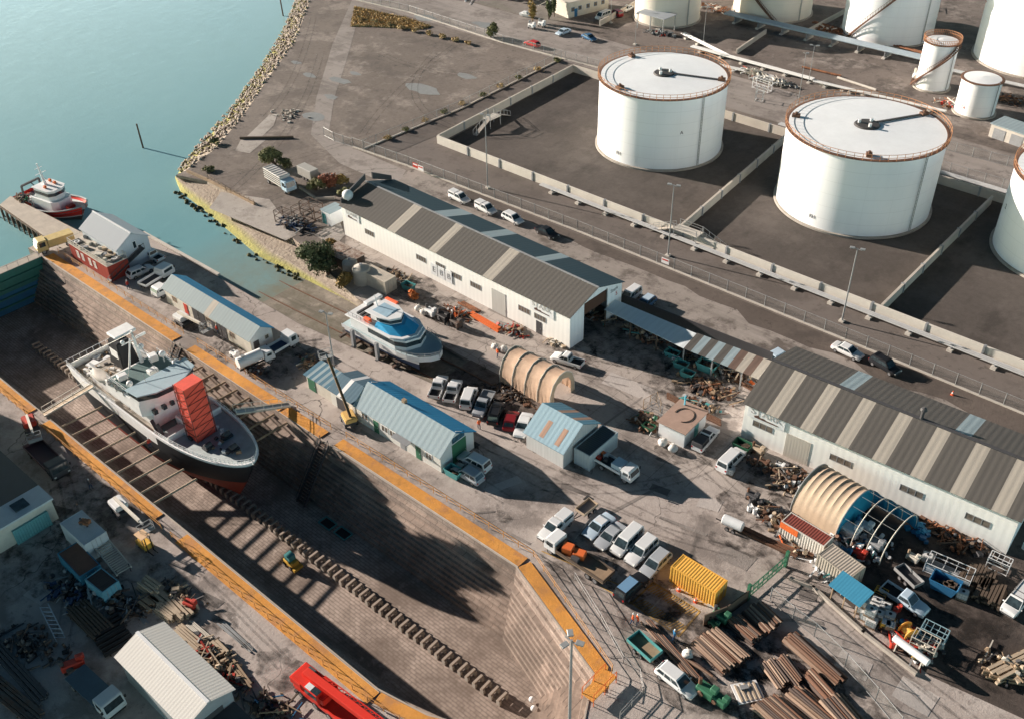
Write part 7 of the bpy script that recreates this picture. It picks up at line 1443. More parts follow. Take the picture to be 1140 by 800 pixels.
def mk_skip(c, L=2.4, W=1.5, H=1.1):
    def f(t):
        mb = MB(); x, y = L/2, W/2
        for s in (-1, 1): mb.add([(-x*.75, s*y*.9, .1), (x*.75, s*y*.9, .1), (x, s*y, H), (-x, s*y, H), (-x*.75, s*y*.84, .1), (x*.75, s*y*.84, .1), (x*.97, s*y*.93, H), (-x*.97, s*y*.93, H)], [(0, 1, 2, 3), (7, 6, 5, 4), (3, 2, 6, 7), (0, 3, 7, 4), (1, 2, 6, 5)])
        for s in (-1, 1): mb.add([(s*x*.75, -y*.9, .1), (s*x*.75, y*.9, .1), (s*x, y, H), (s*x, -y, H)], [(0, 1, 2, 3)])
        mb.add([(-x*.75, -y*.9, .1), (x*.75, -y*.9, .1), (x*.75, y*.9, .1), (-x*.75, y*.9, .1)], [(0, 1, 2, 3)]); mb.build('bin', c, t, norm=False); mb = MB(); random.seed(2); [mb.box((random.uniform(-x*.6, x*.6), random.uniform(-y*.5, y*.5), H*.65), (.5, .35, .25), k) for k in range(9)]; mb.build('waste', m_timber_d, t); mb = MB(); [mb.bar((-x, s*y, H), (x, s*y, H), .08) for s in (-1, 1)]; [mb.bar((s*x, -y, H), (s*x, y, H), .08) for s in (-1, 1)]; mb.build('rim', c, t)
    return f
def mk_rack(c, L=2.4, W=1.2, H=1.2, n=4):
    def f(t):
        mb = MB()
        for x in (-L/2, L/2):
            for y in (-W/2, W/2): mb.bar((x, y, 0), (x, y, H), .09)
        for z in (.15, H*.55, H):
            for y in (-W/2, W/2): mb.bar((-L/2, y, z), (L/2, y, z), .07)
            for x in (-L/2, L/2): mb.bar((x, -W/2, z), (x, W/2, z), .07)
        mb.build('frame', c, t, norm=False); mb = MB()
        for k in range(n): x = -L/2+L*(k+.5)/n; mb.bar((x, -W/2, H), (x, W/2, H), .05)
        mb.build('cross_bar', c, t)
    return f
def mk_bag(t):
    mb = MB(); mb.blob((0, 0, .42), .5, 2, 0, .16, (1, 1.05, .85)); mb.build('sack', paint((.72, .7, .66), .7, 0, .2, 'white_sack'), t, smooth=60); mb = MB(); [mb.tube((.3*sx, .3*sy, .8), (.12*sx, .12*sy, 1.05), .03) for sx in (-1, 1) for sy in (-1, 1)]; mb.build('loop', m_cream, t)
def mk_beams(c, L=5, n=5, w_=.22, lay=2, tube=False):
    def f(t):
        random.seed(int(L*10)+n); mb = MB()
        for z in range(lay):
            for k in range(n-z):
                o = random.uniform(-.35, .35); y = (k-(n-z-1)/2)*w_*1.35
                if tube: mb.tube((-L/2+o, y, w_*.6+z*w_*1.05), (L/2+o, y+random.uniform(-.06, .06), w_*.6+z*w_*1.05), w_*.5, None, 8)
                else: mb.bar((-L/2+o, y, w_*.6+z*w_*1.2), (L/2+o, y+random.uniform(-.1, .1), w_*.6+z*w_*1.2), w_)
        mb.build('beam_bundle', c, t, norm=True); mb = MB(); [mb.box((x, 0, .06), (.12, n*w_*1.4, .1)) for x in (-L*.3, L*.3)]; mb.build('bearer', m_timber_d, t)
    return f
def mk_machine(c1, c2):
    def f(t):
        random.seed(9); mb = MB(); mb.box((0, 0, .55), (1.3, .8, .6)); mb.box((.5, .1, 1.0), (.5, .5, .4)); mb.build('housing', c1, t, bevel=.07); mb = MB(); mb.tube((-.55, 0, .8), (-.55, 0, 1.35), .14); mb.tube((-.2, -.5, .5), (-.2, .5, .5), .22, None, 12); mb.build('motor', c2, t, bevel=.02); mb = MB(); [mb.box((x, y, .12), (.16, .16, .24)) for x in (-.5, .5) for y in (-.3, .3)]; mb.build('foot', m_black, t)
    return f
def mk_reel(c):
    def f(t):
        mb = MB(); mb.tube((0, -.5, .85), (0, .5, .85), .5, None, 20); mb.build('winding', c, t); mb = MB()
        for y in (-.55, .55): mb.tube((0, y-.03, .85), (0, y+.03, .85), .85, None, 24)
        mb.build('flange', c, t); mb = MB(); mb.tube((0, -.62, .85), (0, .62, .85), .12); mb.build('hub', m_steel, t)
    return f
BR = (m_teal, m_orange, m_red, m_blue, m_white, m_yellow, m_green, m_cream)
def stuff_heap(name, label, x, y, rx, ry, n, mats, hmax=.9, rz_=0, long=.35, smax=1.0):
    c = P(x, y); mb = MB(); ca, sa = cos(rz_), sin(rz_)
    for k in range(n):
        u, v = random.gauss(0, .42), random.gauss(0, .42); u, v = max(-1, min(1, u)), max(-1, min(1, v)); px_, py_ = c[0]+rx*u*ca-ry*v*sa, c[1]+rx*u*sa+ry*v*ca; z = random.uniform(.05, hmax)*(1-.6*max(abs(u), abs(v))); mi = random.randrange(len(mats))
        if mats[mi] in BR and random.random() < .6: mi = 0
        r = random.random()
        if r < long: a = random.uniform(0, 3.14); l = random.uniform(.5, 1.6)*smax; mb.bar((px_-l*cos(a), py_-l*sin(a), z), (px_+l*cos(a), py_+l*sin(a), z+random.uniform(-.15, .3)), random.uniform(.06, .18), mi=mi)
        elif r < .75: mb.box((px_, py_, z), (random.uniform(.2, .9)*smax, random.uniform(.15, .6)*smax, random.uniform(.1, .5)*smax), random.uniform(0, 3), mi)
        elif r < .9: mb.tube((px_, py_, max(.02, z-.3)), (px_+random.uniform(-.4, .4), py_+random.uniform(-.4, .4), z+.3), random.uniform(.08, .3)*smax, None, 9, mi)
        else: mb.blob((px_, py_, z), random.uniform(.15, .4)*smax, 1, mi, .3)
    return tag(mb.build(name, mats), label, 'scrap' if 'scrap' in name else 'clutter', kind='stuff')
# ---- pipes and logs, each one its own thing
m_logs = [rusty((.24, .14, .095), .5, 'rusty_pipe'), rusty((.36, .25, .18), .25, 'tan_pipe'), paint((.42, .3, .22), .8, 0, .5, 'weathered_pole'), paint((.13, .095, .08), .8, 0, .5, 'dark_pole'), rusty((.27, .14, .09), .6, 'brown_pipe')]
_L = []
for i, m in enumerate(m_logs):
    t = thing('timber_pole', 'x', 'pole', (0, 0, -50)); mb = MB(); mb.tube((-.5, 0, 0), (.5, 0, 0), 1.0, .82, 10); mb.build('shaft', m, t, smooth=40); mb = MB(); mb.tube((.495, 0, 0), (.502, 0, 0), .7, .7, 10); mb.build('dark_end', m_black, t); _L.append(t)
def pile(label, A0, A1, B0, B1, n, r, lay=2, z0=.25):
    a0, a1, b0, b1 = [Vector((*P(*q), 0)) for q in (A0, A1, B0, B1)]
    for l in range(lay):
        for k in range(n-l*2 if n > 5 else n-l):
            f = (k+.5+l*.5)/n+random.uniform(-.012, .012); A = a0.lerp(a1, f); Bp = b0.lerp(b1, f+random.uniform(-.03, .03)); d = Bp-A; A = A+d*random.uniform(-.05, .06); Bp = Bp+d*random.uniform(-.06, .05); d = Bp-A; c = (A+Bp)/2; t = dup(random.choice(_L), (c.x, c.y, z0+l*r*1.75+random.uniform(0, .05)), atan2(d.y, d.x), label, label); rr = r*random.uniform(.75, 1.15); t.scale = (d.length, rr, rr)
pile('pole in the left stack of the near row of pole piles', (768, 720), (803, 701), (803, 754), (839, 731), 19, .18, 3); pile('pole in the middle stack of the near row of pole piles', (808, 697), (825, 686), (835, 720), (851, 709), 10, .19, 3); pile('pole in the right stack of the near row of pole piles, below the gate', (826, 684), (848, 672), (851, 710), (872, 693), 12, .2, 2)
pile('long thick pipe lying beside the road fence', (871, 714), (886, 706), (927, 764), (944, 758), 6, .26, 2); pile('thin pole in the stack left of the long thick pipes', (861, 739), (876, 729), (885, 768), (895, 755), 7, .17, 2); pile('long pipe with orange tip in the middle of the far pole piles', (892, 755), (905, 748), (938, 806), (952, 800), 5, .24, 2); pile('pole in the bottom stack cut off by the picture edge', (836, 790), (868, 775), (872, 822), (905, 806), 14, .19, 3); pile('thick pole in the bottom right stack below the long pipes', (872, 778), (893, 764), (914, 812), (934, 800), 8, .2, 3)
pile('dark pole in the corner stack right of the long orange tipped pipes', (908, 790), (935, 772), (950, 838), (978, 822), 10, .2, 3); pile('short pole in the gap between the two rows of pole piles', (846, 742), (862, 733), (866, 770), (882, 760), 7, .17, 2)
pile('long pale steel rail lying by the teal trailer and white wagon', (714, 696), (723, 690), (774, 766), (783, 758), 6, .13, 1, .35)
pile('loose plank lying between the pole stacks and the steel rails', (752, 729), (770, 735), (790, 752), (798, 758), 6, .15, 1)
for t in _L:
    for c_ in list(t.children): bpy.data.objects.remove(c_)
    bpy.data.objects.remove(t)
# ---- catalogue of small things
D = dirpx
for i, (x, y) in enumerate(((963, 689), (958, 681), (971, 681), (969, 696), (977, 688), (975, 674), (984, 680), (989, 690))): kind('ibc', mk_ibc, P(x, y), .03*i, 'white caged liquid tank in the cluster behind the blue lean-to', 'liquid tank', 'liquid_tank', 'white caged tanks behind the blue lean-to')
for i, (x, y) in enumerate(((958, 681), (966, 692))): kind('ibc', mk_ibc, P(x, y), .1, 'white caged liquid tank stacked on another behind the blue lean-to', 'liquid tank', 'liquid_tank', 'stacked white caged tanks', z=1.22)
for x, y, l in ((1031, 624, 'white caged tank standing alone in the dirt lot'), (1070, 665, 'white caged tank at the end of the blue skip in the dirt lot'), (812, 527, 'white caged tank by the machinery left of the big shed door')): kind('ibc', mk_ibc, P(x, y), .2, l, 'liquid tank', 'liquid_tank')
dr = {'r': mk_drum(m_red), 'b': mk_drum(m_blue), 'w': mk_drum(m_white), 'g': mk_drum(m_dgrey)}
def drums(c, cname, where, pts, r0=1):
    for i, (x, y) in enumerate(pts): kind('dr'+c, dr[c], P(x, y), i, cname+' drum '+where, 'drum', 'oil_drum', cname+' drums '+where)
drums('r', 'red', 'among the drums beside the yellow reel', ((996, 682), (1000, 679), (1011, 700), (1007, 697), (993, 720), (1036, 725))); drums('b', 'blue', 'near the yellow reel in the dirt lot', ((1003, 696), (1018, 712), (1021, 709))); drums('w', 'white', 'in the clutter left of the beige shelter', ((882, 541), (890, 546), (834, 568), (840, 571), (1140, 610))); drums('g', 'dark', 'in the clutter left of the beige shelter', ((886, 536), (876, 536), (895, 540), (836, 560), (845, 563)))
for i, (x, y) in enumerate(((755.5, 657), (774, 669.5))): kind('cone', mk_cone, P(x, y), 0, ('traffic cone nearer the dark end of the yellow container front', 'traffic cone nearer the right end of the yellow container')[i], 'traffic cone', 'traffic_cone')
for x, y in ((638, 382), (641, 380), (636, 384)): kind('cone', mk_cone, P(x, y), 0, 'traffic cone in the cluster at the open corner of the long shed', 'traffic cone', 'traffic_cone', 'cones at the long shed corner')
for x, y, l in ((1060, 439, 'traffic cone behind the big striped shed by the lane fence'),): kind('cone', mk_cone, P(x, y), 0, l, 'traffic cone', 'traffic_cone')
for i, (x, y) in enumerate(((738, 495), (749, 501))): kind('bag', mk_bag, P(x, y), i, ('white bulk sack left of its twin below the flat roofed hut', 'white bulk sack right of its twin below the flat roofed hut')[i], 'sack', 'bulk_sack', scale=(1.3, 1.3, 1.2))
for x, y, l in ((765, 731, 'white bulk sack at the left end of the near pole stack'), (920, 622, 'white sack heap item beside the beige container end'), (912, 612, 'crumpled white sack beside the white container'), (561, 391, 'white wrapped bundle behind the tan tent'), (551, 389, 'pale bundle behind the tan tent'), (466, 346, 'white bulk sack behind the catamaran bow'), (472, 350, 'second white bulk sack behind the catamaran bow')): kind('bag', mk_bag, P(x, y), x, l, 'sack', 'bulk_sack', scale=(1.2, 1.2, 1.2))
sk = [('t', m_teal), ('b', m_blue), ('g', m_green)]
for x, y, c, l, s in ((824, 386+0, 't', 'teal skip', 1),): pass
for x, y, c, l, s in ((787, 412, 't', 'large teal skip beside the canopy post', 1.25), (758, 409, 't', 'teal bin in front of the canopy near the small white one', .9), (748, 397, 't', 'teal bin with red rubbish under the canopy edge', .9), (765, 419, 't', 'pale teal bin nearest the sunlit yard below the canopy', .85), (506, 529, 't', 'pale green bin at the gable corner of the office building', 1.0), (826, 500, 'g', 'green bin full of waste at the front corner of the big shed', 1.0), (528, 317, 't', 'x', .1), (1050, 655, 'b', 'bright blue open skip with a white tank at its end', 1.3), (533, 318, 't', 'x', .1), (455, 322, 't', 'teal trough of water beside the cream container', .9), (722, 478, 'g', 'small green bin inside the timber enclosure', .7), (300, 405, 't', 'x', .1)):
    if l != 'x': kind('sk'+c, mk_skip(dict(sk)[c]), P(x, y), D((761, 388), (844, 422)), l, 'skip', 'waste_skip', scale=(s, s, s))
kind('reel', mk_reel(paint((.75, .4, .08), .6, 0, .35, 'amber_cable')), P(1009, 708), radians(60), 'yellow cable reel standing among drums at the dirt lot edge', 'cable reel', 'cable_reel', scale=(1.05, 1.05, 1.05))
t = thing('gas_cylinder_tank', 'long white horizontal tank on legs at the lower end of the dirt lot clutter', 'tank', (*P(1011, 733), 0), D((998, 722), (1022, 740))); mb = MB(); mb.tube((-2.1, 0, 1.5), (2.1, 0, 1.5), .42, None, 16); mb.build('vessel', m_white, t, smooth=35, bevel=.08); mb = MB(); [mb.bar((x, y, 0), (x, y*.6, 1.3), .12) for x in (-1.5, 1.5) for y in (-.4, .4)]; mb.build('leg', m_cream, t)
for x, y, s, l, c in ((1037, 712, 1, 'pale blue wire rack at the end of the drums in the dirt lot', paint((.3, .45, .5), .5, 0, .2, 'blue_grey_rack')), (1110, 632, .9, 'white tube frame lying on the dark timber at the big shed corner', m_white), (980, 662, .5, 'small yellow frame behind the blue lean-to', m_yellow), (1027, 722, 1, 'pale scaffold frame beside the long white tank', m_cream), (318, 248, 1.3, 'dark steel gantry frame at the slipway top, left one', m_rust2), (337, 244, 1.3, 'dark steel gantry frame at the slipway top, middle one', m_rust2), (348, 240, 1.5, 'dark steel gantry frame at the slipway top, nearest the long shed', m_rust2), (729, 459, .7, 'grey rack inside the timber enclosure by the hut', m_grey)):
    t = thing('steel_rack', l, 'rack', (*P(x, y), 0), D((761, 388), (844, 422))); mk_rack(c, 2.6, 1.5, 1.7)(t); t.scale = (s, s, s*1.1)
t = thing('truck_body_frame', 'large white open box frame above the blue skip', 'frame', (*P(1055, 639), 0), D((1035, 630), (1070, 645))); mk_rack(m_white, 5.0, 2.2, 1.5, 4)(t); mb = MB(); mb.box((0, 0, .2), (4.8, 2.0, .1)); mb.build('floor', m_grey, t); mb = MB(); mb.box((0, -1.1, .8), (4.8, .04, .9)); mb.build('side_sheet', paint((.4, .45, .48), .5, 0, .3, 'pale_grey_sheet'), t)
for x, y, l, c1, c2, s in ((1015, 624, 'beige pump unit beside the lone white tank in the dirt lot', m_cream, m_timber, 1.1), (944, 596, 'white boxed machine under the first bare hoop', m_white, m_grey, 1.8), (960, 590, 'pale machine under the middle hoop', m_white, m_blue, 1.5), (972, 610, 'grey machine below the last hoop', m_grey, m_dgrey, 1.5), (938, 618, 'blue machine at the front of the hoop frame', m_blue, m_grey, 1.2), (955, 620, 'dark red machine among those under the hoops', m_red, m_dgrey, 1.2), (843, 505, 'tan winch machine at the left of the big shed door', m_timber_p, m_rust, 1.3), (836, 516, 'small brown pump by the tan winch', m_rust, m_dgrey, .9), (850, 518, 'rusty engine block near the big shed door', m_rust, m_timber, 1.0), (868, 521, 'white compressor on the ground below the big shed door', m_white, m_dgrey, .9), (837, 556, 'dark engine on the yard left of the shelter clutter', m_dgrey, m_rust, 1.2), (752, 402, 'small white machine at the canopy edge', m_white, m_grey, .8), (802, 690, 'green hopper machine by the gate fence end', m_green, m_dgrey, 1.4), (794, 697, 'small green motor beside the hopper', m_green, m_black, .9), (786, 774, 'green roller machine below the steel rails', m_green, m_rust, 1.6), (800, 783, 'rusty green machine beside the roller', m_green, m_rust, 1.4), (480, 352, 'white cabbed machine behind the catamaran bow', m_white, m_dgrey, 1.5), (494, 358, 'black engine lying beside the white cabbed machine', m_black, m_dgrey, 1.6), (508, 364, 'dark machinery frame next to the black engine', m_rust2, m_black, 1.5), (262, 398, 'small white machine at the corner of the long workshop', m_white, m_steel, 1.2), (592, 32, 'pale cabinet by the far road verge', m_white, m_grey, 1.5), (603, 30, 'white utility unit by the far road verge', m_white, m_steel, 1.5), (1022, 90, 'white pump box at the foot of the slim tank', m_white, m_cream, 2.0)):
    t = thing('machine', l, 'machine', (*P(x, y), .02), random.uniform(-.6, .6)); mk_machine(c1, c2)(t); t.scale = (s, s, s)
for x, y, l, c, L, n, w_, lay, tb, dr_ in (
    (850, 601, 'long brown steel beams lying beside the white tank trailer', m_rust, 8, 3, .3, 1, False, (827, 590)), (866, 606, 'second bundle of brown beams nearer the gate', m_rusto, 6, 2, .25, 1, False, (845, 598)),
    (540, 355+4, 'orange steel beams on the ground by the long shed wall', m_orange, 6.5, 3, .3, 1, False, (500, 335)), (522, 342, 'red painted frame beams leaning near the sliding door', m_rusto, 4, 3, .25, 1, False, (500, 330)),
    (772, 456, 'long rusty beams lying behind the flat roofed hut', m_rust, 9, 3, .28, 1, False, (735, 437)), (700, 395, 'x', m_rust, 1, 1, .1, 1, False, (690, 390)),
    (1090, 646, 'stack of dark sleepers beside the big shed corner, upper one', m_timber_d, 3.2, 10, .26, 3, False, (1080, 668)), (1100, 662, 'stack of dark sleepers beside the big shed corner, lower one', m_timber_d, 3.2, 10, .26, 3, False, (1090, 684)), (1078, 652, 'third dark sleeper stack behind the white box frame', m_timber_d, 3, 8, .26, 2, False, (1068, 674)),
    (1128, 742, 'pale timber beams piled at the bottom right edge of the dirt lot', m_timber_p, 6, 5, .32, 2, False, (1100, 756)), (1125, 755, 'broken pale timber props at the bottom right edge', m_timber, 5, 4, .25, 2, False, (1100, 750)),
    (178, 666, 'pale plank pack beside the ribbed shed, far end', m_timber_p, 2.6, 5, .3, 2, False, (190, 676)), (170, 656, 'tan timber pack next to the container frame', m_timber_p, 2.6, 6, .28, 3, False, (182, 664)), (165, 672, 'flat pale timber pack with a dark gap', m_timber, 2.2, 5, .3, 2, False, (176, 680)), (185, 683, 'bundle of sawn beams by the shed corner', m_timber_p, 2.8, 6, .2, 3, False, (196, 691)), (200, 680, 'stack of pale beams nearest the red drum lump', m_timber_p, 3.4, 5, .3, 2, False, (212, 692)), (212, 712, 'long pale beams alongside the ribbed shed', m_timber_p, 4.2, 6, .2, 3, False, (226, 724)), (222, 706, 'stack of thin slats beside the long pale beams', m_cream, 3.8, 9, .12, 2, False, (235, 717)), (243, 723, 'short pale block stack near the dark frame', m_timber_p, 2.2, 4, .3, 2, False, (252, 732)), (262, 708, 'dark ladder like steel frame with white ends', m_steel, 5.5, 4, .15, 1, False, (280, 724)), (268, 752, 'crossed brown timbers below the dark frame', m_timber, 4, 4, .22, 2, False, (285, 775)), (150, 680, 'grey steel ladder frame beside the plank packs', m_steel, 5, 3, .15, 1, False, (168, 700)),
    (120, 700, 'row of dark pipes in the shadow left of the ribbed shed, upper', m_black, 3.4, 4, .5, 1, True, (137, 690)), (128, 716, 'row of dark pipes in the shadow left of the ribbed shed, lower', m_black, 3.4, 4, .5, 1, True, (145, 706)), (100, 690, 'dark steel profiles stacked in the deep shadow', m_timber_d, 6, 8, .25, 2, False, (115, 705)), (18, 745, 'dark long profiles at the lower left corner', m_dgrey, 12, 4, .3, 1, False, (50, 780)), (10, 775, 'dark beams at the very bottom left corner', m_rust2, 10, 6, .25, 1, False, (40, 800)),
    (815, 410+8, 'pipe rack load under the striped canopy', m_rust2, 4, 4, .2, 2, True, (835, 425)), (835, 432, 'rusty bars on the ground at the right end of the canopy', m_rust, 4.5, 4, .15, 1, False, (850, 440))):
    if l == 'x': continue
    t = thing('beam_stack', l, 'beams', (*P(x, y), .02), D((x, y), dr_)); mk_beams(c, L, n, w_, lay, tb)(t)
# pallet with pale planks, and others
t = thing('pallet', 'white edged pallet tray with yellow boards between the pole piles', 'pallet', (*P(832, 771), .02), D((820, 770), (845, 765))); mb = MB(); mb.box((0, 0, .15), (2.8, 2.4, .12)); mb.build('tray', m_white, t); mb = MB(); [mb.box((-1+k*.5, 0, .27), (.2, 2.0, .1)) for k in range(5)]; mb.build('board', m_timber_p, t); mb = MB(); mb.box((-.2, .5, .4), (.9, .5, .12)); mb.build('box', m_steel, t)
for x, y, l, c in ((990, 700, 'pallet of brown sacks beside the white caged tanks', m_timber), (985, 697, 'pallet load next to the brown sacks', m_yellow), (905, 596, 'pallet load in front of the white container', m_white)): t = thing('pallet_load', l, 'pallet', (*P(x, y), .02), .3); mk_pallet('boxes', c)(t)
# ---- heaps of scrap and clutter nobody could count
H = [m_rust, m_dgrey, m_timber, m_steel, m_rust2, m_timber_p]
for a in (('scrap_heap', 'tangle of rusty scrap and tools under the grey canopy', 715, 372, 7, 1.9, 170, H+[m_teal], 1.4, D((685, 355), (750, 390))), ('scrap_heap', 'dark jumble of parts under the striped canopy', 800, 412, 6.5, 2.2, 120, H+[m_teal, m_orange], 1.2, D((761, 388), (844, 422))), ('scrap_heap', 'rusty scrap spread on the yard below the right end of the canopy', 790, 432, 5, 2.2, 120, [m_rust, m_rusto, m_rust2, m_timber, m_dgrey], .6, D((761, 388), (844, 422))), ('scrap_heap', 'engines and scrap inside the open end of the long shed', 658, 352, 3, 1.2, 50, H+[m_teal], 1.4, 0),
    ('scrap_heap', 'clutter of hoses, reels and rust left of the beige shelter', 882, 535, 4, 3, 120, H+[m_white, m_timber_p], 1.1, 0), ('scrap_heap', 'clutter of machines along the yard gate rails', 868, 585, 5.5, 1.6, 130, H+[m_white, m_orange], .9, D((845, 565), (905, 625))), ('scrap_heap', 'heap of coloured junk between the white container and the gate', 905, 612, 3.4, 1.4, 110, H+[m_white, m_teal, m_blue, m_red], .9, D((890, 600), (930, 640))), ('scrap_heap', 'pile of pale plastic and hoses in front of the beige container', 925, 640, 3.2, 1.2, 90, [m_white, m_teal, m_steel, m_cream], 1.0, D((905, 620), (945, 655))),
    ('scrap_heap', 'jumble of boats, engines and drums under the bare hoops', 955, 600, 4.2, 3.6, 150, [m_white, m_blue, m_dgrey, m_grey, m_rust, m_teal], 1.0, 0), ('scrap_heap', 'rusty boom parts and frames along the big shed wall in the dirt lot', 1065, 602, 5, 1.8, 110, [m_rusto, m_rust, m_dgrey, m_timber_d, m_rusto], .9, D((1030, 580), (1100, 615))), ('clutter_heap', 'crumpled bright blue tarpaulins beside the hoop frame', 1026, 593, 1.6, 1.3, 40, [m_blue, paint((.03, .25, .42), .6, 0, .2, 'bright_blue_tarp2')], .9, 0, .05), ('scrap_heap', 'small parts and drums between the white tanks and the long white tank', 1000, 706, 4.2, 1.3, 120, [m_red, m_yellow, m_dgrey, m_steel, m_white, m_rust], .8, D((985, 690), (1025, 735))), ('scrap_heap', 'metal tubes and red parts behind the long white tank', 1026, 722, 2.2, 1.2, 60, [m_cream, m_steel, m_red, m_dgrey], 1.0, .4),
    ('scrap_heap', 'dark wreckage and chains at the top of the slipway bank', 330, 250, 4.5, 2.0, 130, [m_dgrey, m_rust2, m_steel, m_navy], .8, 0), ('scrap_heap', 'discarded timber and parts behind the cream container', 440, 308, 4, 1.4, 90, H+[m_teal], .7, D((415, 295), (470, 325))), ('scrap_heap', 'red and rusty fittings heaped by the long shed wall', 570, 368, 2.6, 1.1, 90, [m_red, m_rusto, m_steel, m_timber, m_teal], .7, D((550, 358), (590, 378))), ('scrap_heap', 'pale rubble heap beside the front corner of the long shed', 618, 382, 1.6, .8, 50, [m_cream, m_conc_pale, m_timber_p], .5, D((610, 378), (630, 388)), .1), ('scrap_heap', 'orange and grey parts by the sliding door of the long shed', 510, 350, 3, 1.2, 60, [m_orange, m_rust, m_steel, m_timber], .6, D((490, 338), (530, 360))),
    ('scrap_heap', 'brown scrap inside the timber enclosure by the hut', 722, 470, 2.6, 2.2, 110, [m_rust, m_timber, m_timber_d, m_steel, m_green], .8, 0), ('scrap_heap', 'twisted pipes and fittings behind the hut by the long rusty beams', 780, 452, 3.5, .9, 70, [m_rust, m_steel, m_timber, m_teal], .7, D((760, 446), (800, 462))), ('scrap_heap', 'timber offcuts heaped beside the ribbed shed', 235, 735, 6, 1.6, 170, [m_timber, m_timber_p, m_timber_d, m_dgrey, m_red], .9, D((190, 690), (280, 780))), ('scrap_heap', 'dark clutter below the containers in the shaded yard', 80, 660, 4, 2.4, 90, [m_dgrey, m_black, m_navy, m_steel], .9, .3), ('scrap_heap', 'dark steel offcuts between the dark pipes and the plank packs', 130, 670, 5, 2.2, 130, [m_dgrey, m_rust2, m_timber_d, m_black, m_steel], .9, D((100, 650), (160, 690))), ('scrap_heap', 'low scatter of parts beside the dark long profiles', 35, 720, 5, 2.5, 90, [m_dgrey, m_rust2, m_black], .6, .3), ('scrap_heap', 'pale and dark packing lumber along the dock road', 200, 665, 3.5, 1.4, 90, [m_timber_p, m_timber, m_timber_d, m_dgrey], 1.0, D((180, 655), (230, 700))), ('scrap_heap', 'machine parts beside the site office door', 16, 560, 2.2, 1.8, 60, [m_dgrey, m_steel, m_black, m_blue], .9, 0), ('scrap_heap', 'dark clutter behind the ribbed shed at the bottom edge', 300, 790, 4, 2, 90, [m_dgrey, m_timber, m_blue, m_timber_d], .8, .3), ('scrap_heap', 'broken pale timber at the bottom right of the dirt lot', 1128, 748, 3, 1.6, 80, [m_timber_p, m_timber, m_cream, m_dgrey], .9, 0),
    ('scrap_heap', 'boxes and hoses around the foot of the lean-to by the lamp post', 345, 405, 2.2, 1.6, 60, [m_timber, m_rust, m_green, m_cream], .9, 0), ('scrap_heap', 'pallets and parts on the quay beside the long workshop corner', 285, 412, 1.6, .8, 40, [m_steel, m_rust, m_dgrey, m_white], .6, 0), ('scrap_heap', 'nets and gear on the jetty beside the red tug', 26, 222, 2.8, 1, 60, [m_dgrey, m_rust, m_timber, m_green], .7, 0), ('scrap_heap', 'bits and pieces under the tent rails on the slip track', 570, 440, 3.5, 1.0, 60, [m_rust, m_timber_d, m_dgrey], .4, 0), ('scrap_heap', 'pipe fittings under the grey pump shelter roof', 735, 38, 4, 1.2, 80, [m_steel, m_cream, m_red, m_dgrey], 1.2, D((715, 36), (750, 42)), .4, 1.3), ('scrap_heap', 'white valves and pipework in the yard between the tanks', 860, 92, 6, 1.3, 90, [m_cream, m_steel, m_white, m_conc_pale], 1.2, D((835, 85), (905, 100)), .6, 1.3), ('scrap_heap', 'orange pipework heaped at the foot of the tall white tank', 925, 35, 5, 1.4, 90, [m_rusto, m_rust, m_cream], 1, 0, .6, 1.5), ('scrap_heap', 'rusty gear between the short tank and the garage block', 1125, 112, 4, 2.2, 70, [m_rust, m_dgrey, m_rusto], 1, 0, .5, 1.3), ('scrap_heap', 'sparse concrete debris on the track by the turnaround', 322, 128, 5, 3, 40, [m_conc_pale, m_conc], .3, 0, .1), ('scrap_heap', 'scattered plant and vehicles parts in the compound at the very top', 470, -12, 20, 4, 60, [m_white, m_red, m_steel, m_teal], 1.5, 0, .2, 2)):
    stuff_heap(*a[:9], **dict(rz_=a[9] if len(a) > 9 else 0, long=a[10] if len(a) > 10 else .35, smax=a[11] if len(a) > 11 else 1.0))
# ---- loose pieces with their own shapes
t = thing('yard_gate', 'green steel sliding gate between the yard and the side road', 'gate', (*P(832, 667), 0), D((832, 667), (874, 630))); Lg = (Vector(P(874, 630))-Vector(P(832, 667))).length; mb = MB(); [mb.bar((0, 0, z), (Lg, 0, z), .1) for z in (.3, 1.0, 1.9)]; [mb.bar((Lg*k/8, 0, .3), (Lg*k/8, 0, 1.9), .08) for k in range(9)]; [mb.bar((Lg*k/4, 0, .3), (Lg*(k+1)/4, 0, 1.9), .06) for k in range(4)]; mb.build('gate_frame', m_green, t, norm=False)
for x in (0, Lg): mb = MB(); mb.box((x, 0, 1.3), (.35, .35, 2.6)); mb.build('gate_post', m_green, t)
wall('timber_screen', 'dark timber screen wall between the hatched bays and the pole yard gate', [P(783, 696), P(808, 686), P(832, 668)], 1.8, .12, m_timber_d, 0, 'screen wall')
wall('kerb_wall', 'low pale kerb at the back of the hatched bays', [P(790, 673), P(806, 683)], .3, .4, m_conc_pale, 0, 'kerb')
wall('kerb_wall', 'low wall along the road side of the dirt lot', [P(880, 645), P(905, 655), P(960, 705), P(1018, 750)], .45, .35, m_conc, 0, 'kerb')
wall('kerb_wall', 'dark low kerb curving around the shrub planter by the turnaround', [P(334, 210), P(352, 222), P(372, 222)], .5, .3, m_conc, 0, 'kerb')
wall('retaining_wall', 'small brown retaining wall above the slipway bank', [P(209, 192), P(232, 202), P(283, 228)], .55, .35, m_timber, 0, 'wall')
wall('kerb_wall', 'timber edge of the field track beside the concrete pads', [P(268, 155), P(326, 154)], .5, .3, m_timber_d, 0, 'kerb')
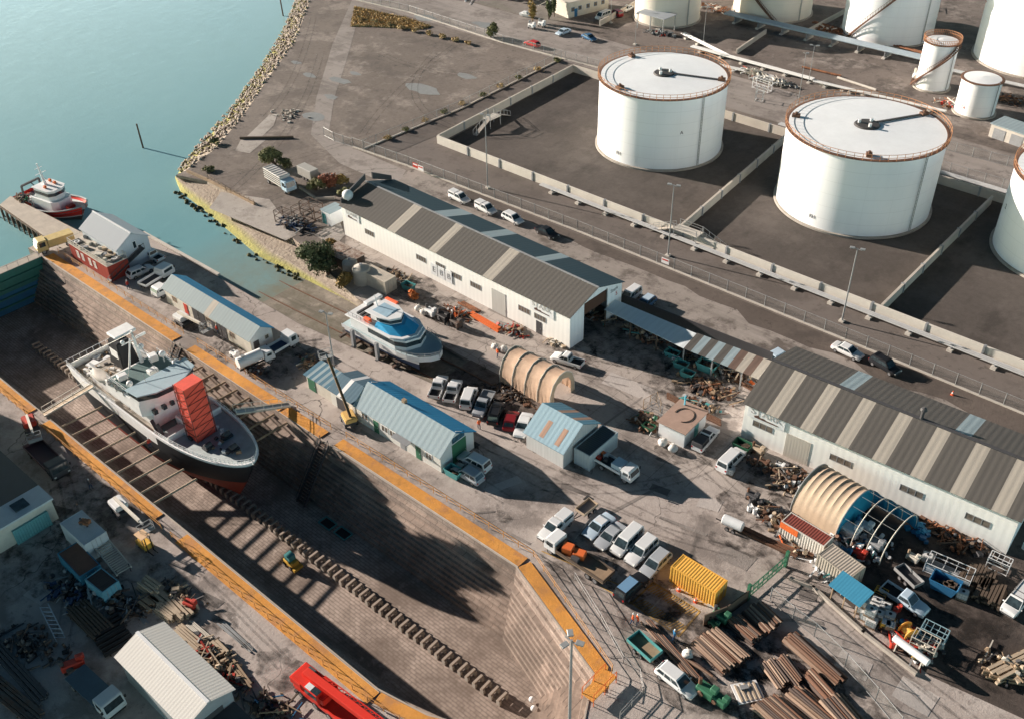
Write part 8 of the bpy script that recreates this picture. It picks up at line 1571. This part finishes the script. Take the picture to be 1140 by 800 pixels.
t = thing('pump_shelter', 'open pump shelter with a flat grey roof beside the first cream tank', 'shelter', (*P(730, 33), 0), D((706, 30), (741, 40))); mb = MB(); mb.box((0, 0, 4.2), (9, 5.5, .15)); mb.build('roof', paint((.33, .36, .39), .6, 0, .2, 'grey_flat_roof'), t)
for x in (-4.2, 0, 4.2):
    for y in (-2.5, 2.5): mb = MB(); mb.bar((x, y, 0), (x, y, 4.1), .2); mb.build('post', m_steel, t)
t = thing('depot_building', 'beige two storey depot building with small windows at the top of the picture', 'building', (*P(652, 16), 0), D((632, 18), (672, 8))); mb = MB(); mb.bx(-6, 8, 0, 7, 0, 4.0); mb.build('wall', m_cream, t); mb = MB(); mb.bx(-6.2, 8.2, -.2, 7.2, 4.0, 4.3); mb.build('roof', m_conc_pale, t); [window(t, x, 1.6, 1.1, 1.1, 0, 1, m_blue) for x in (-5, -2.6, .2, 2.8, 5.4)]; door(t, -3.9, 1.0, 2.2, 0, m_blue)
t = thing('orange_digger', 'small orange digger beside the depot building', 'digger', (*P(629, 15), .02), .5); mb = MB(); mb.box((0, 0, 1.1), (2.4, 1.8, 1.2)); mb.build('body', m_orange, t, bevel=.1); mb = MB(); mb.bar((1, 0, 1.4), (3, 0, 3.6), .35); mb.bar((3, 0, 3.6), (4.4, 0, 1.6), .3); mb.build('arm', m_orange, t); mb = MB(); [mb.box((0, y, .35), (2.8, .5, .7)) for y in (-.9, .9)]; mb.build('track', m_black, t, bevel=.1); mb = MB(); mb.box((-.2, .3, 2.1), (1.1, 1.0, 1.0)); mb.build('cab', m_dgrey, t)
t = thing('garage_block', 'low grey garage block with two doors at the right edge behind the tanks', 'building', (*P(1100, 152), 0), D((1100, 152), (1140, 166))); mb = MB(); mb.bx(0, 12, 0, 5, 0, 2.8); mb.build('wall', m_conc_pale, t); mb = MB(); mb.bx(-.2, 12.2, -.2, 5.2, 2.8, 3.0); mb.build('roof', m_roofl, t); [door(t, x, 2.6, 2.2, 0, m_grey, name='garage_door') for x in (.8, 4.6, 8.2)]
t = thing('white_boat', 'small white boat on the verge beyond the upper road', 'boat', (*P(586, 19), 0), .1); mb = MB(); rows = [[(x, -w_, .9), (x, -w_*.6, .2), (x, w_*.6, .2), (x, w_, .9)] for x, w_ in ((-2, .7), (-1, .85), (.5, .8), (1.6, .45), (2.2, .05))]; mb.grid(rows); mb.add([(r[0][0], r[0][1], .9) for r in rows]+[(r[3][0], r[3][1], .9) for r in rows[::-1]], [tuple(range(10))]); mb.build('hull', m_white, t); mb = MB(); mb.box((-.3, 0, 1.2), (1.4, 1.0, .6)); mb.build('cabin', m_white, t, bevel=.1)
# containers of the shaded left yard
def tpx(z, pts): return [P(x, y, z) for x, y in pts]
c0 = P(96, 596, 1.5); container('shipping_container', 'white container office with roof units in the shaded left yard', (*c0, 0), D((74, 581), (98, 603)), 5.6, 2.9, 3.0, paint((.5, .54, .57), .5, 0, .25, 'cool_white_container'), doorend=1)
t = thing('roof_unit', 'pair of orange and grey units on top of the white container office', 'machine', (*P(95, 582, 3.1), 3.0), .4); mk_machine(m_rusto, m_dgrey)(t); t.scale = (1, 1, .6)
container('open_container', 'open topped blue container loaded with rusty scrap in the shaded left yard', (*P(90, 628, 1), 0), D((67, 612), (98, 645)), 5.4, 2.6, 2.0, paint((.03, .17, .27), .6, 0, .35, 'blue_container'), paint((.2, .1, .07), .9, 0, .6, 'rust_load'))
container('shipping_container', 'short blue container with a dark top below the scrap container', (*P(116, 652, 1), 0), D((100, 640), (125, 660)), 3.4, 2.2, 2.1, paint((.12, .32, .42), .5, 0, .3, 'light_blue_container'), paint((.05, .04, .04), .8, 0, .5, 'dark_load'))
t = thing('conveyor_frame', 'pale slatted conveyor frame leaning from the container office', 'conveyor', (*P(125, 620, 1), 0), D((110, 602), (140, 636))); mb = MB(); [mb.bar((-3, y, 1.6), (3, y, 1.0), .14, .3) for y in (-.9, .9)]; mb.build('side_rail', m_cream, t); mb = MB(); [mb.bar((-2.9+k*.36, -.9, 1.6-k*.036), (-2.9+k*.36, .9, 1.6-k*.036), .12, .06) for k in range(17)]; mb.build('slat', m_cream, t); mb = MB(); [mb.bar((x, y, 0), (x, y, 1.3), .1) for x in (-2.6, 2.6) for y in (-.8, .8)]; mb.build('leg', m_dgrey, t)
t = thing('lattice_boom', 'pale lattice crane boom section lying in the dark lower left yard', 'lattice section', (*P(60, 696), .1), D((52, 680), (68, 712))); mb = MB(); n = 7; Lb = 5.2
for k in range(n):
    x0_, x1_ = -Lb/2+Lb*k/n, -Lb/2+Lb*(k+1)/n
    for z in (.1, .9): mb.bar((x0_, -.45, z), (x1_, .45, z), .05); mb.bar((x0_, .45, z), (x1_, .45, z), .09); mb.bar((x0_, -.45, z), (x1_, -.45, z), .09)
    for y in (-.45, .45): mb.bar((x0_, y, .1), (x1_, y, .9), .05)
mb.build('lattice', paint((.5, .55, .6), .5, 0, .2, 'pale_lattice'), t, norm=False)
t = thing('red_loader_arm', 'red machine with a long shadow at the end of the blue grey flatbed', 'machine', (*P(83, 744), .02), 1.2); mk_machine(m_red, m_dgrey)(t); t.scale = (1.8, 1.2, 1.4)
t = thing('red_machine', 'red machine among the timber stacks by the dock road', 'machine', (*P(213, 676), .02), .3); mk_machine(m_red, m_rusto)(t); t.scale = (1.2, 1.1, 1.2)
# manhole dots, drain covers
m_cov = paint((.05, .05, .05), .6, 0, .3, 'cast_iron'); mb = MB()
for (x, y) in ((529, 495), (655, 555)): a = P(x, y); mb.box((a[0], a[1], .03), (1.0, 1.0, .03))
struct(mb.build('yard_drain_cover', m_cov))

# ---- more of the tank farm pipework and yard furniture
for a in (('thin white pipe run along the back of the pump yard', P(786, 72), P(860, 88), 3, .12, .6, 5, m_pipew), ('thin silver pipes between the pump yard and the slim tank', P(905, 92), P(1010, 118), 2, .14, .6, 5, m_pipe), ('pipe run between the shelter and the wall of the second cream tank', P(760, 40), P(812, 66), 3, .16, .7, 5, m_pipew), ('pipes at the foot of the huge white tank', P(1040, 78), P(1140, 100), 3, .2, .8, 6, m_pipe), ('rusty pipes in front of the slim tank', P(930, 42), P(1020, 66), 2, .16, .5, 7, m_rusto)):
    pipes(a[0], a[1], a[2], *a[3:7], m=a[7])
for a in (('scrap_heap', 'white valve manifold in the middle of the pump yard', 838, 84, 5, 1, 90, [m_cream, m_white, m_steel, m_red], 1.6, D((820, 78), (860, 92)), .75, 1.4), ('scrap_heap', 'orange and white pipework below the second cream tank', 800, 12, 6, 1.6, 90, [m_rusto, m_cream, m_steel], 1.2, 0, .7, 1.5), ('scrap_heap', 'pipes and valves around the base of the short pale tank', 1060, 118, 4, 2, 80, [m_cream, m_steel, m_rusto, m_red], 1.2, 0, .7, 1.3), ('scrap_heap', 'plant stored beyond the tall white tank at the top', 1010, 6, 10, 3, 60, [m_cream, m_steel, m_dgrey, m_white], 1.6, 0, .4, 2), ('clutter_heap', 'sheds and vehicles far off at the very top of the picture', 560, -8, 30, 5, 70, [m_cream, m_white, m_grey, m_rust, m_teal], 2.6, 0, .1, 3)):
    stuff_heap(*a[:9], rz_=a[9], long=a[10], smax=a[11])
for i, (x, y, l) in enumerate(((1040, 72, 'concrete hut'),)): pass
t = thing('walkway_bridge', 'white access stair and platform beside the pump yard manifold', 'walkway', (*P(848, 100), 0), D((838, 96), (860, 104))); mk_rack(m_white, 4.5, 1.4, 2.6, 5)(t)
t = thing('step_frame', 'white step frame near the upper bund wall between the two big tanks', 'walkway', (*P(845, 112), 0), .3); mk_rack(m_white, 1.6, 1.6, 3.4, 2)(t)
